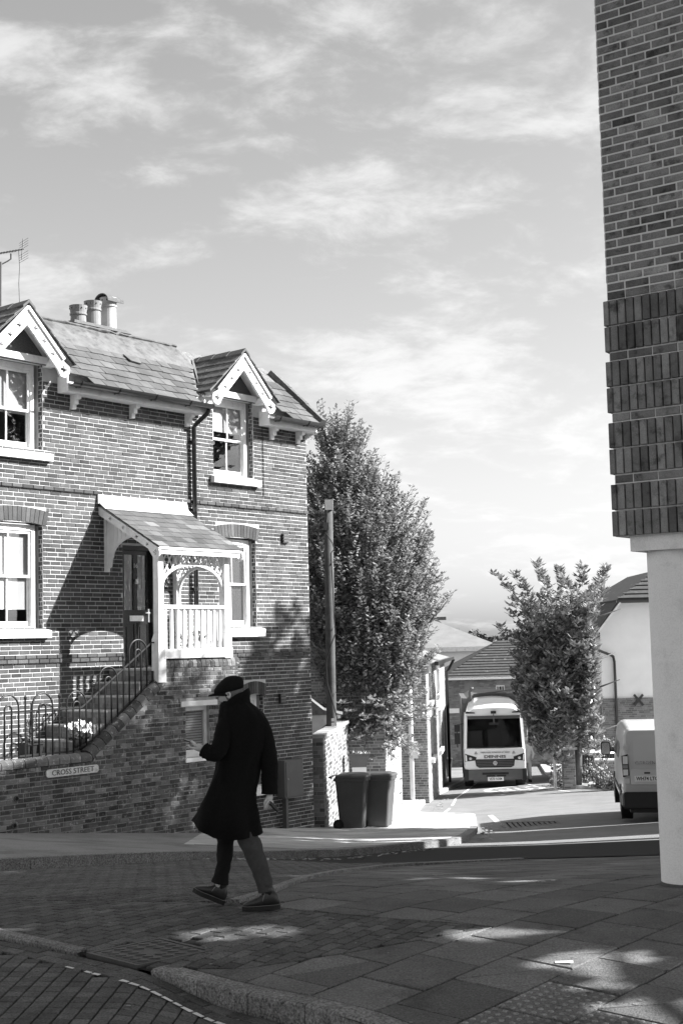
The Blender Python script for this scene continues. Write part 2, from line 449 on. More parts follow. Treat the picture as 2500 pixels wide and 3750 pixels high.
def gapped(p, g):
    n = len(p); cx = sum(q[0] for q in p)/n; cy = sum(q[1] for q in p)/n
    return [(x+(cx-x)*min(.4, g/max(.03, math.hypot(x-cx, y-cy))), y+(cy-y)*min(.4, g/max(.03, math.hypot(x-cx, y-cy)))) for x, y in p]

# land to the horizon
xs = [-900, -400, -200, -100, -60, -40, -25] + [x*1.0 for x in range(-16, 41, 2)] + [50, 70, 100, 200, 400, 900]
ys = [-60, -20, 0, 3, 5, 6, 7, 8, 9, 10, 11, 12, 13, 14, 15, 16, 18, 20, 22, 24, 26, 28, 30, 33, 36, 40, 45, 50, 54, 58, 62, 66, 72, 80, 90, 110, 150, 200, 260, 300, 350, 400, 500, 700, 900, 1500, 2600]
g_ = MB()
for y in ys:
    for x in xs: g_.v.append((x, y, gz(x, y) - (.16 if y < 12 else .05) - .0015*max(0, y-90)*0))
nx = len(xs)
for j in range(len(ys)-1):
    for i in range(nx-1):
        g_.f.append((j*nx+i, j*nx+i+1, (j+1)*nx+i+1, (j+1)*nx+i)); g_.t.append(0.)
struct(g_.build('ground', 'ground_soil', smooth=True))

# carriageways: tarmac of the side street, block paving of the street the man crosses
PK = [(-1.25, 11.66), (-.99, 11.57), (-.77, 12.12), (-.6, 13.02), (-.35, 14.65), (-.1, 16.3), (.35, 18.2), (.79, 19.3), (2.35, 20.1), (6, 20.6)]
KT = [(-9, 10.4), (-6, 13.4), (-3.78, 15.65), (-3.02, 16.41), (-2.42, 17.11), (-1.92, 18.1), (-.72, 20.9), (1.04, 23.5), (1.40, 23.97), (1.84, 24.8), (2.13, 26.04), (2.48, 28.5), (2.66, 30), (2.95, 33.5), (3.08, 35.2), (2.95, 35.8), (2.2, 36.3), (1.75, 37.2), (1.95, 40), (2.61, 47.6), (3.62, 54), (4.76, 60), (6.4, 72), (7, 80)]
RK = [(14, 24), (13.2, 34), (10.2, 44.5), (8.4, 46.8), (7.6, 50), (7.9, 56), (8.8, 64), (10.5, 80)]
road = sheet('road', 'asphalt_pale', [(-.1, 17.2), (.35, 19.0), (1.2, 19.9), (6, 20.9), (16, 20.9), (16, 24)] + RK[1:] + KT[:5:-1], lambda x, y: gz(x, y)+.004, .8)
struct(road)
setts_road = sheet('block_paved_road', 'joint', [(-9.4, 9.9)] + KT[1:8] + [(1.33, 23.97), (6, 23.9), (6, 20.55)] + PK[::-1] + [(-3.6, 12.25), (-6, 12.25), (-9.4, 9)], lambda x, y: gz(x, y)-.016+.026*sm(y, 16, 19), .7)
struct(setts_road)
rp = []
ROADPOLY = [(-6, 12.25), (-3.6, 12.25), (-1.5, 11.75)] + PK[1:8] + [(.2, 20.2), (-.9, 20.4), (-1.95, 17.9), (-2.44, 16.95), (-3.05, 16.25), (-3.8, 15.5), (-6, 13.3)]
ru = V((.609, .793)); rv = V((.793, -.609))
for i in range(-40, 70):
    for j in range(-30, 60):
        o = V((-1.5, 14)) + ru*(i*.205+(j % 2)*.1) + rv*(j*.103)
        if not (-4.2 < o.x < 1.6 and 11.6 < o.y < 19.5): continue
        q = [o, o+ru*.205, o+ru*.205+rv*.103, o+rv*.103]; q = gapped([(p.x, p.y) for p in q], .009)
        q = clip_poly(ROADPOLY, q)
        if len(q) > 2 and abs(area(q)) > .003: rp.append(q)
pieces(rp, lambda x, y: gz(x, y)+.004+.02*sm(y, 16, 19), .02, 'sett_far', setts_road, 'paver', 60, 'pavers', .0015)
# the near carriageway, one step below the footway
def za(x, y): return gz(x, y) - .10*sm(x, -1.45, -.75) - .012
NK = [(-1.30, 9.40), (-1.05, 9.19), (-.93, 9.08), (-.68, 8.88), (-.25, 8.59), (.0, 8.38), (.25, 8.07), (.5, 7.7), (.7, 7.2), (.8, 6.4)]
AP = [(-4.2, 12.0), (-2.52, 10.42), (-1.84, 9.84)] + NK + [(-4.2, 6.4)]
apron = struct(sheet('near_carriageway', 'joint', AP, lambda x, y: za(x, y)-.02, .5))
LINE = [(-2.0, 9.63), (-1.58, 9.30), (-1.24, 9.03), (-.81, 8.66), (-.43, 8.36), (-.1, 8.06), (.15, 7.76), (.4, 7.3)]
def line_y(x): return interp(x, [(-4.2, 11.36)] + LINE)
ap = []
e1 = V((.10, .995)); e2 = V((.995, -.10))
for i in range(-16, 60):
    for j in range(-10, 60):
        o = V((-1.53, 8.39)) + e2*((i-22)*.1125) + e1*((j-15)*.1)
        q = [(p.x, p.y) for p in (o, o+e2*.1125, o+e2*.1125+e1*.1, o+e1*.1)]
        cc = o+e2*.056+e1*.05
        if not inside((cc.x, cc.y), AP) or cc.y > line_y(cc.x)+.03 or not (-3.9 < cc.x < 1.0): continue
        ap.append([(x+(cc.x-x)*.10, y+(cc.y-y)*.055) for x, y in q])
dl = [(LINE[i], LINE[i+1]) for i in range(len(LINE)-1)]
for (a, b) in [((-3.4, 10.73), (-2.0, 9.63))] + dl:      # a border of pavers laid askew between the white line and the kerb
    t = (V(b)-V(a)).normalized(); n_ = V((-t.y, t.x)) if -t.x*0+t.y < 0 else V((t.y, -t.x)); n_ = n_ if n_.y > 0 else -n_
    L = (V(b)-V(a)).length; k = 0
    while k*.2 < L-.02:
        for r_ in range(8):
            o = V(a)+t*(k*.2+(r_ % 2)*.1)+n_*(.035+r_*.1); q = [o, o+t*.19, o+t*.19+n_*.093, o+n_*.093]; q = [(p.x, p.y) for p in q]
            if all(inside(p, AP) for p in q): ap.append(q)
        k += 1
pieces(ap, za, .03, 'sett', apron, 'paver', 300, 'pavers', .0018)
# footway: pavers in the middle, flags to the right
strip = MB(); FOOT_B = [(-4.2, 12.2), (-3.4, 11.35), (-2.52, 10.50), (-1.91, 9.97), (-1.80, 9.90), (-1.36, 9.47), (-.96, 9.40), (-.69, 9.37), (-.07, 9.67), (.99, 10.3), (-.07, 10.86), (-.56, 11.25), (-.99, 11.57), (-1.5, 11.75), (-3.6, 12.3)]
FLAGP = [(-1.0, 9.38), (-.83, 9.22), (-.59, 9.02), (-.15, 8.72), (.12, 8.50), (.38, 8.17), (.64, 7.79), (.85, 7.26), (.96, 6.4), (6, 6.4), (6, 20.55), (2.35, 20.05), (.80, 19.25), (.36, 18.1), (-.08, 16.3), (-.32, 14.65), (-.57, 13.02), (-.74, 12.12), (-.96, 11.6), (-.53, 11.28), (-.07, 10.89), (1.04, 10.3), (-.07, 9.64), (-.69, 9.36)]
foot = struct(sheet('footway', 'joint', [(-4.2, 12.2), (-2.52, 10.47), (-1.84, 9.88), (-1.33, 9.43), (-.93, 9.12), (-.25, 8.62), (.25, 8.10), (.7, 7.25), (.85, 6.4), (6.1, 6.4), (6.1, 20.6), (2.35, 20.1), (.79, 19.3), (-.1, 16.3), (-.6, 13.02), (-.99, 11.6), (-1.5, 11.8), (-3.6, 12.35)], lambda x, y: gz(x, y)-.016, .5))
MH = [(-1.34, 10.18), (-.96, 9.82), (-1.40, 9.51), (-1.77, 9.83)]
mhc = (-1.367, 9.835); MHB = [(mhc[0]+(x-mhc[0])*1.06, mhc[1]+(y-mhc[1])*1.06) for x, y in MH]
bp_ = []
r1 = V((.845, -.534)); r2 = V((.534, .845))
for i in range(-30, 30):
    for j in range(-12, 16):
        o = V((-1.2, 10.5)) + r1*(i*.108) + r2*((j+(i % 2)*.5)*.205)
        if not (-3.3 < o.x < 1.1 and 9.2 < o.y < 12.3): continue
        q = gapped([(p.x, p.y) for p in (o, o+r1*.108, o+r1*.108+r2*.205, o+r2*.205)], .009)
        q = clip_poly(FOOT_B, q)
        if len(q) < 3 or abs(area(q)) < .0012: continue
        c_ = (sum(p[0] for p in q)/len(q), sum(p[1] for p in q)/len(q))
        if inside(c_, MHB) or sum(inside(p, MHB) for p in q) > 1: continue
        bp_.append(q)
pieces(bp_, gz, .02, 'sett', foot, 'paver', 300, 'pavers', .0016)
fl = []; tact = []
f1 = V((.645, .764)); f2 = V((.764, -.645)); o0 = V((.62, 9.06))
TAC = [(.67, 8.29), (1.23, 8.97), (1.95, 8.36), (1.95, 7.0), (1.2, 6.4)]
for j in range(-12, 24):
    for i in range(-12, 24):
        o = o0 + f1*((i+(.5 if j % 2 else 0))*.59) + f2*(j*.50)
        q = [(p.x, p.y) for p in (o, o+f1*.59, o+f1*.59+f2*.5, o+f2*.5)]
        if not any(-1.2 < p[0] < 4.5 and 7.2 < p[1] < 20.4 for p in q): continue
        q = clip_poly(FLAGP, gapped(q, .013))
        if len(q) < 3 or abs(area(q)) < .01: continue
        c_ = (sum(p[0] for p in q)/len(q), sum(p[1] for p in q)/len(q))
        if 1 <= j <= 3 and i+(.5 if j % 2 else 0) < -.4 and c_[1] < 9.1: tact.append((o, q)); continue
        if rnd.random() < .22 and c_[1] < 9.9:      # a cracked flag lies in two pieces
            a_ = rnd.uniform(.3, .7); th = rnd.uniform(0, 6.28); dd = V((math.cos(th), math.sin(th))); nn = V((-dd.y, dd.x)); m0 = V(c_)+nn*rnd.uniform(-.1, .1)
            hp = [m0-dd*3, m0+dd*3, m0+dd*3+nn*3, m0-dd*3+nn*3]; hq = [m0-dd*3-nn*3, m0+dd*3-nn*3, m0+dd*3-nn*.006, m0-dd*3-nn*.006]
            for h_ in (hp, hq):
                k_ = clip_poly(q, [(p.x, p.y) for p in h_])
                if len(k_) > 2 and abs(area(k_)) > .004: fl.append(k_)
        else: fl.append(q)
pieces(fl, gz, .02, 'flag', foot, 'flagstone', 260, 'flagstones', .003, bev=.005)
# blister paving: flags of 0.4 with domes
for (o, q) in tact:
    b = MB(); v_, f_ = piece(q, gz, .02); b.tone = rnd.uniform(-.05, .15); b.add(v_, f_); fo = b.build('tactile_flag', 'flag', foot)
    d_ = MB()
    for a in range(8):
        for c in range(7):
            p = o + f1*(.037+a*.0735) + f2*(.036+c*.0715); z = gz(p.x, p.y)
            if not inside((p.x, p.y), q): continue
            d_.loft([[(p.x+r*math.cos(k*.785), p.y+r*math.sin(k*.785), z+h) for k in range(8)] for r, h in ((.019, -.002), (.016, .005), (.010, .007))])
    d_.t = [.8]*len(d_.f)
    if d_.v: d_.build('blister', 'flag', fo, kind='stuff')
# kerb stones of the footway
def kerb_stones(path, zt, h, width, side, L, m, parent, name='kerb_stone', round_=.015, gap=.006):
    pts = [V(p) for p in path]; seg = [(pts[i], pts[i+1]) for i in range(len(pts)-1)]
    tot = sum((b-a).length for a, b in seg); n = max(1, round(tot/L)); L = tot/n
    def at(s):
        for a, b in seg:
            l = (b-a).length
            if s <= l+1e-9: t = (b-a).normalized(); return a+t*s, t
            s -= l
        t = (seg[-1][1]-seg[-1][0]).normalized(); return seg[-1][1], t
    for k in range(n):
        rings = []
        for q in (0, .33, .67, 1):
            s = min(max(k*L+q*L, k*L+gap/2), (k+1)*L-gap/2)
            p, t = at(s); nn = V((-t.y, t.x))*side
            a = p; b = p+nn*width; z = zt(p.x, p.y); hh = h(p.x, p.y) if callable(h) else h
            rings.append([(a.x, a.y, z-hh-.05), (a.x, a.y, z-round_), (a.x+nn.x*round_, a.y+nn.y*round_, z), (b.x, b.y, z+.001), (b.x, b.y, z-hh-.05)])
        b_ = MB(); b_.tone = rnd.uniform(-.12, .12); b_.loft(rings); b_.build(name, m, parent, fix=True)
kerb_stones(NK, lambda x, y: gz(x, y)+.004, .13, .16, 1, .42, 'kerb', foot)
kerb_stones([(-4.0, 11.95), (-2.52, 10.44), (-1.88, 9.88)], lambda x, y: gz(x, y)+.006, .03, .10, 1, .5, 'kerb', foot)
kerb_stones(PK[1:9], lambda x, y: gz(x, y)+.03, .05, .11, -1, .6, 'kerb', foot)
# thin worn white line on the near carriageway
for (a, b) in dl:
    L = (V(b)-V(a)).length; t = (V(b)-V(a)).normalized(); n_ = V((-t.y, t.x)); s = 0
    while s < L:
        x = a[0]+t.x*s; l = rnd.uniform(.05, .085) if x < -.7 else rnd.uniform(.12, .25)
        skip = rnd.random() < (.6 if x < -1.6 else .2 if x < -1.1 else .03)
        if not skip:
            w_ = rnd.uniform(.012, .02); o = V(a)+t*s; e = o+t*l
            q = [o-n_*w_, e-n_*w_*rnd.uniform(.6, 1.1), e+n_*w_*.8, o+n_*w_*rnd.uniform(.6, 1.1)]
            b_ = MB(); b_.quad(*[(p.x, p.y, za(p.x, p.y)+.008) for p in q]); struct(b_.build('road_marking', 'road_paint', fix=False))
        s += l+.018
# manhole cover
mh = thing('manhole_cover', 'diamond-set cast iron manhole cover with raised bars in the paving', 'manhole cover', (mhc[0], mhc[1], gz(*mhc)-.02))
def mloc(x, y, z): return (x-mhc[0], y-mhc[1], z-mh.location.z)
def lerp2(q, u, v_):
    a = V(q[0])*(1-u)+V(q[1])*u; b = V(q[3])*(1-u)+V(q[2])*u; return a*(1-v_)+b*v_
fr = MB()
for i in range(4):
    a, b = MHB[i], MHB[(i+1) % 4]; ia = lerp2(MHB, *[(.05, .05), (.95, .05), (.95, .95), (.05, .95)][i]); ib = lerp2(MHB, *[(.05, .05), (.95, .05), (.95, .95), (.05, .95)][(i+1) % 4])
    fr.hexa([mloc(a[0], a[1], gz(*a)-.03), mloc(b[0], b[1], gz(*b)-.03), mloc(ib.x, ib.y, gz(*b)-.03), mloc(ia.x, ia.y, gz(*a)-.03), mloc(a[0], a[1], gz(*a)+.004), mloc(b[0], b[1], gz(*b)+.004), mloc(ib.x, ib.y, gz(*b)+.004), mloc(ia.x, ia.y, gz(*a)+.004)])
fr.build('frame', 'cast_iron', mh)
pl = MB(); q = [lerp2(MHB, .07, .07), lerp2(MHB, .93, .07), lerp2(MHB, .93, .93), lerp2(MHB, .07, .93)]
pl.hexa([mloc(p.x, p.y, gz(p.x, p.y)-.03) for p in q] + [mloc(p.x, p.y, gz(p.x, p.y)+.001) for p in q]); lid = pl.build('cover_plate', 'cast_iron', mh)
tb = MB()
for i in range(6):
    for j in range(5):
        c = lerp2(MHB, .15+i*.14, .17+j*.165)
        if 1 < i < 4 and j == 2: continue
        d = V((.035, .004)); n_ = V((-.004, .012)); z = gz(c.x, c.y)
        P = [c-d-n_, c+d-n_, c+d+n_, c-d+n_]
        tb.hexa([mloc(p.x, p.y, z) for p in P] + [mloc(p.x, p.y, z+.007) for p in P])
tb.t = [.5]*len(tb.f); tb.build('raised_bars', 'cast_iron', lid, kind='stuff')

# ------------------------------------------------------------ pavement across the road
def zp(x, y): return gz(x, y)+.12
PAV = KT + [(3.2, 80), (1, 66), (-4, 60), (-9, 40), (-12, 24), (-12, 12)]
pav = struct(sheet('pavement', 'pavement_concrete', PAV, lambda x, y: zp(x, y)-.004, .7))
kerb_stones(KT[1:12], zp, .13, .14, 1, .9, 'kerb', pav)
kerb_stones(KT[12:], zp, .13, .16, 1, 1.0, 'flag_far', pav)
fp = []
k1 = V((.609, .793)); k2 = V((.793, -.609))
PIN = [(-2.4, 21.0), (-.78, 21.2), (1.0, 23.8), (1.7, 24.9), (1.98, 26.1), (2.33, 28.5), (2.5, 30), (2.8, 33.5), (2.9, 35.1), (2.1, 36.1), (1.55, 37.1), (1.78, 40), (2.4, 47.6), (3.4, 54), (1.5, 54), (-1.0, 38), (-.9, 30.5), (-2.6, 27.2)]
for j in range(-16, 14):
    for i in range(-12, 40):
        o = V((0, 26)) + k1*((i+(j % 2)*.5)*.9) + k2*(j*.62)
        q = clip_poly(PIN, gapped([(p.x, p.y) for p in (o, o+k1*.9, o+k1*.9+k2*.62, o+k2*.62)], .009))
        if len(q) > 2 and abs(area(q)) > .03: fp.append(q)
pieces(fp, lambda x, y: zp(x, y)+.006, .03, 'flag_far', pav, 'flagstone', 200, 'flagstones', .002)
# right-hand verge beyond the road
VER = RK + [(30, 80), (40, 40), (20, 24)]
ver = struct(sheet('verge', 'flag_far', VER, lambda x, y: gz(x, y)+.11, 1.2))
kerb_stones(RK, lambda x, y: gz(x, y)+.115, .12, .15, -1, 1.0, 'flag_far', ver)
# road markings of the side street: roundel with 20, edge line
def mark(name, P, m='road_paint', up=.009):
    b = MB(); b.add([(x, y, gz(x, y)+up) for x, y in P], [tuple(range(len(P)))] if area(P) > 0 else [tuple(range(len(P)))[::-1]]); return struct(b.build(name, m))
rc = (6.0, 52.3)
ring = MB()
for k in range(40):
    a, b = 2*math.pi*k/40, 2*math.pi*(k+1)/40
    P = [(rc[0]+1.08*r*math.cos(t), rc[1]+2.5*r*math.sin(t)) for r, t in ((1, a), (1, b), (.80, b), (.80, a))]
    ring.quad(*[(x, y, gz(x, y)+.009) for x, y in P])
struct(ring.build('road_marking', 'road_paint', fix=True))
def digit(ox, segs):
    for (x0, y0, x1, y1) in segs: mark('road_marking', [(rc[0]+ox+x0, rc[1]+y0), (rc[0]+ox+x1, rc[1]+y0), (rc[0]+ox+x1, rc[1]+y1), (rc[0]+ox+x0, rc[1]+y1)])
digit(-.33, [(-.25, .95, .25, 1.25), (.13, .1, .25, .95), (-.25, -.2, .25, .1), (-.25, -.95, -.13, -.2), (-.25, -1.25, .25, -.95)])
digit(.33, [(-.25, .95, .25, 1.25), (.13, -.95, .25, .95), (-.25, -.95, -.13, .95), (-.25, -1.25, .25, -.95)])
EL = [(2.45, 38.0), (2.95, 42), (3.5, 47.6), (4.4, 54), (5.3, 60)]
for a, b in zip(EL, EL[1:]): mark('road_marking', [(a[0], a[1]), (a[0]+.07, a[1]), (b[0]+.07, b[1]), (b[0], b[1])])
ER = [(7.2, 47.2), (6.95, 50), (6.9, 56), (7.3, 62)]
for a, b in zip(ER, ER[1:]): mark('road_marking', [(a[0], a[1]), (a[0]+.08, a[1]), (b[0]+.08, b[1]), (b[0], b[1])])
mark('road_marking', [(3.32, 33.0), (3.45, 33.0), (3.6, 36.2), (3.47, 36.2)])
# street gully by the kerb
gy = thing('gully_grate', 'dark slotted gully grate set in the road by the corner', 'gully', (3.95, 31.0, gz(3.95, 31.0)))
b = MB()
for k in range(9): b.box(-.50+k*.115, -.42+k*.115, -.6, .6, -.03, .012)
b.build('bars', 'cast_iron', gy, kind='stuff'); b = MB()
b.plate([(-.62, -.7), (.62, -.7), (.62, .7), (-.62, .7)], [[(-.54, -.62), (.54, -.62), (.54, .62), (-.54, .62)]], lambda x, y, d: (x, y, .014-d), .05)
b.build('frame', 'cast_iron', gy, fix=True)
# fallen leaves gathered in the gutter
lf = MB()
for k in range(260):
    s = rnd.random()
    if k < 130: a, b_ = ((2.2, 25.5), (2.95, 32.5)) if k < 70 else ((2.1, 38.5), (3.1, 48))
    else: a, b_ = ((-1.9, 17.8), (1.2, 23.2))
    x = a[0]+(b_[0]-a[0])*s+abs(rnd.gauss(0, .12))+(.06 if k < 130 else .05); y = a[1]+(b_[1]-a[1])*s
    r = rnd.uniform(.02, .05); t = rnd.uniform(0, 6.28); z = gz(x, y)+.03
    lf.tone = rnd.uniform(-.4, .6)
    lf.quad(*[(x+r*math.cos(t+q_), y+r*math.sin(t+q_)*.6, z+rnd.uniform(0, .025)) for q_ in (0, 1.57, 3.14, 4.71)])
o = lf.build('fallen_leaves', 'leaf_pale', kind='stuff'); o['label'] = 'scattered dry leaves lying along the gutters'; o['category'] = 'leaves'
# worn chewing gum, grit and a scrap of paper on the footway
gm = MB()
for k in range(340):
    x = rnd.uniform(-2.4, 2.6); y = rnd.uniform(7.6, 13.5); big = rnd.random() < .35
    if inside((x, y), AP): zf_ = za(x, y)+.004
    elif inside((x, y), FLAGP) or inside((x, y), FOOT_B): zf_ = gz(x, y)+.005
    else: continue
    r = rnd.uniform(.009, .02) if big else rnd.uniform(.003, .007); gm.tone = rnd.choice((-.6, -.5, .6, 1.0)) if big else rnd.uniform(.2, 2.2); a0 = rnd.uniform(0, 6)
    gm.add([(x+r*rnd.uniform(.7, 1.2)*math.cos(a0+q*.9), y+r*rnd.uniform(.7, 1.2)*math.sin(a0+q*.9), zf_+rnd.uniform(0, .001)) for q in range(7)], [tuple(range(7))])
o = gm.build('footway_litter', 'flag', kind='stuff'); o['label'] = 'chewing gum spots and grit trodden into the footway'; o['category'] = 'litter'
ps = thing('paper_scrap', 'small white scrap of paper lying on the footway slabs', 'paper', (1.34, 9.32, gz(1.34, 9.32)+.006))
b = MB(); b.add([(-.05, -.02, 0), (.06, -.045, .004), (.065, -.005, .009), (-.045, .02, .003)], [(0, 1, 2, 3)]); b.build('sheet', 'petal', ps)
# ------------------------------------------------------------ the brick house
HA = R_(52.48); HO = V((-4.25, 25.0, 0)); HW = Matrix.Translation(HO) @ Matrix.Rotation(HA, 4, 'Z')
def hw(u, off, z): return HW @ V((u, -off, z))
house = thing('brick_house', 'two storey brick house with white gables, sash windows and a slated porch', 'house', (HO.x, HO.y, -1.9), HA, worldz=True)
ZT = 1.905
OPEN = [(-2.52, 5.40, -1.30, 6.9), (2.95, 5.34, 4.13, 6.9), (-2.52, 2.38, -1.31, 4.15), (3.05, 2.39, 4.15, 4.13), (3.78, -.73, 4.30, 1.05), (.52, 1.62, 1.33, 3.86)]
U0, U1 = -3.4, 5.80
w_ = MB()
def rectloop(u0, z0, u1, z1): return [(u0, z0), (u1, z0), (u1, z1), (u0, z1)]
w_.plate(rectloop(U0, -2.6, U1, 6.96), [rectloop(*o) for o in OPEN], lambda a, b, d: (a, d, b), .24)
w_.box(U0, -3.3, .24, 6, -2.6, 6.9); w_.box(U0, 5.9, 5.9, 6.0, -2.6, 6.9)
w_.hexa([(5.80, 0, -2.6), (6.06, .30, -2.6), (5.86, .42, -2.6), (5.6, .2, -2.6), (5.80, 0, 6.7), (6.06, .30, 6.7), (5.86, .42, 6.7), (5.6, .2, 6.7)])
w_.box(5.88, 6.06, .302, 6, -2.6, 6.7)
wall = w_.build('wall', 'mortar', house)
def arch_ex(o): return (o[0]-.07, o[3], o[2]+.07, o[3]+.27)
ex = [tuple((o[0]-U0, o[1], o[2]-U0, o[3])) for o in OPEN]
for o in (OPEN[2], OPEN[3], OPEN[4]):
    a = arch_ex(o); ex.append((a[0]-U0, a[1]-.02, a[2]-U0, a[3]))
def string(s, z):
    if 4.745 < z < 4.83: return .032
    if 1.795 < z < 1.95: return .03
    return 0
brick_run(house, (U0, 0), (U1, 0), -2.255, 6.56, 'brick_old', 300, ex, proudf=string, world=HW)
brick_run(house, (U1+.004, .004), (6.06, .30), -2.255, 6.56, 'brick_old', 0, proudf=string, world=HW, blen=.2)
brick_run(house, (6.06, .31), (6.06, 6), -2.255, 6.56, 'brick_old', 0, world=HW)
for o in OPEN[:5]: brick_run(house, (o[2], .12), (o[2], .012), o[1], o[3], 'brick_old', 0, world=HW, blen=.12, proud=.002, joint=.01)
# brick arches
for (o, n) in ((OPEN[2], 15), (OPEN[3], 14), (OPEN[4], 9)):
    c = (o[0]+o[2])/2; hwid = (o[2]-o[0])/2+.06
    for k in range(n):
        t0 = -hwid + 2*hwid*k/n + .005; t1 = -hwid + 2*hwid*(k+1)/n - .005
        b = MB(); b.tone = rnd.choice(TONES); q = []
        sag = lambda t: -.07*(t/hwid)**2
        fan = 1.10
        P = [(t0, o[3]+.02+sag(t0)), (t1, o[3]+.02+sag(t1)), (t1*fan, o[3]+.265+sag(t1)), (t0*fan, o[3]+.265+sag(t0))]
        b.hexa([(c+P[0][0], -.012, P[0][1]), (c+P[1][0], -.012, P[1][1]), (c+P[1][0], .2, P[1][1]), (c+P[0][0], .2, P[0][1]), (c+P[3][0], -.012, P[3][1]), (c+P[2][0], -.012, P[2][1]), (c+P[2][0], .1, P[2][1]), (c+P[3][0], .1, P[3][1])])
        b.build('arch_brick', 'brick_old', house)
def sash_window(parent, u0, u1, z0, z1, zm, gl='pane_glass', blind=None, sill=None, y=.10, room=True, twolight=True):
    f = MB()
    j = .075
    f.box(u0, u0+j, y, y+.10, z0, z1); f.box(u1-j, u1, y, y+.10, z0, z1); f.box(u0+j, u1-j, y, y+.10, z1-.10, z1); f.box(u0+j, u1-j, y, y+.10, z0, z0+.05)
    win = f.build('window', 'white_paint', parent)
    a, b = u0+j, u1-j; m_ = (a+b)/2
    for (s0, s1, yy, br, tr) in ((zm-.02, z1-.10, y+.02, .045, .05), (z0+.05, zm+.02, y+.055, .09, .04)):
        s = MB(); s.box(a, a+.045, yy, yy+.03, s0, s1); s.box(b-.045, b, yy, yy+.03, s0, s1); s.box(a+.045, b-.045, yy, yy+.03, s0, s0+br); s.box(a+.045, b-.045, yy, yy+.03, s1-tr, s1)
        if twolight: s.box(m_-.012, m_+.012, yy+.001, yy+.029, s0+br, s1-tr)
        s.build('sash', 'white_paint', win)
        for (p, q) in (((a+.045, m_-.012), (m_+.012, b-.045)) if twolight else ((a+.045, b-.045),)):
            g = MB(); g.box(p, q, yy+.012, yy+.016, s0+br, s1-tr); g.build('pane', gl, win)
    if blind:
        for (bz0, bz1, bu0, bu1, bm) in blind:
            g = MB(); g.box(u0+.02+(u1-u0-.04)*bu0, u0+.02+(u1-u0-.04)*bu1, y+.092, y+.098, bz0, bz1); g.build('blind', bm, win)
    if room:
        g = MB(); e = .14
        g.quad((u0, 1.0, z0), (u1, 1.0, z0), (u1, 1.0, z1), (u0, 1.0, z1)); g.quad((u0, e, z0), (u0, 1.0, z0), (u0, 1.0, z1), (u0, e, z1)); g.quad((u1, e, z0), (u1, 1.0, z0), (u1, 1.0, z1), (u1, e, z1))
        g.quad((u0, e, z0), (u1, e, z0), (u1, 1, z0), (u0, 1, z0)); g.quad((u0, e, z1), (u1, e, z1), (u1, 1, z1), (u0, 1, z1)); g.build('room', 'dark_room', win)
    if sill:
        g = MB(); (a0, a1, b0, b1) = sill
        g.hexa([(a0, -.11, b0), (a1, -.11, b0), (a1, .11, b0), (a0, .11, b0), (a0, -.11, b1-.03), (a1, -.11, b1-.03), (a1, .11, b1+.02), (a0, .11, b1+.02)]); g.build('sill', 'white_sill', win)
    return win
sash_window(house, -2.5, -1.41, 5.38, 6.86, 6.06, blind=[(6.0, 6.8, 0, 1, 'blind_dim')], sill=(-2.66, -1.16, 5.21, 5.36))
sash_window(house, 2.97, 4.04, 5.32, 6.86, 6.06, blind=[(6.22, 6.8, 0, 1, 'blind_dim')], sill=(2.86, 4.24, 5.17, 5.32))
sash_window(house, -2.5, -1.40, 2.36, 4.12, 3.25, blind=[(2.7, 4.05, 0, .62, 'blind'), (2.7, 4.05, .62, 1, 'blind_dim')], sill=(-2.66, -1.22, 2.22, 2.37))  # right part of the blind is duller: the reveal's shade put into its colour
sash_window(house, 3.07, 4.05, 2.37, 4.10, 3.22, gl='pane_frost', blind=[(2.5, 4.05, 0, 1, 'truck_grey')], sill=(2.95, 4.28, 2.19, 2.37))
sash_window(house, 3.80, 4.20, -.71, 1.04, .2, blind=[(.3, 1.0, 0, 1, 'blind_dim')], sill=(3.7, 4.4, -.90, -.73), twolight=False)
# gables
TAN = 1.0
def quatre(cx, cy, r, rot=0):
    P = []
    for k in range(20):
        t = 2*math.pi*k/20; rr = r*(1+.38*math.cos(4*t)); P.append((cx+rr*math.cos(t+rot), cy+rr*math.sin(t+rot)))
    return P
def bargeboard(r_, top, fx, fz, half=.10, R=.135):
    t = V((fx, fz-top)).normalized(); n = V((-t.y, t.x)); F = V((fx, fz)); hp = half*1.0
    right = [F+n*hp-t*.085]
    a0 = math.atan2(n.y, n.x)
    for k in range(1, 12): a = a0 - math.pi*k/12*1.0; right.append(F+V((math.cos(a), math.sin(a)))*R)
    right.append(F-n*hp-t*.085)
    dz = hp/abs(n.y)
    pts = [(0, top+dz)] + [(p.x, p.y) for p in right] + [(0, top-dz)] + [(-p.x, p.y) for p in right[::-1]]
    holes = []
    for s in (1, -1):
        for q in (.22, .46, .70): holes.append(quatre(s*fx*q, top+(fz-top)*q, .043))
        holes.append(quatre(s*fx, fz, .06))
    return pts, holes
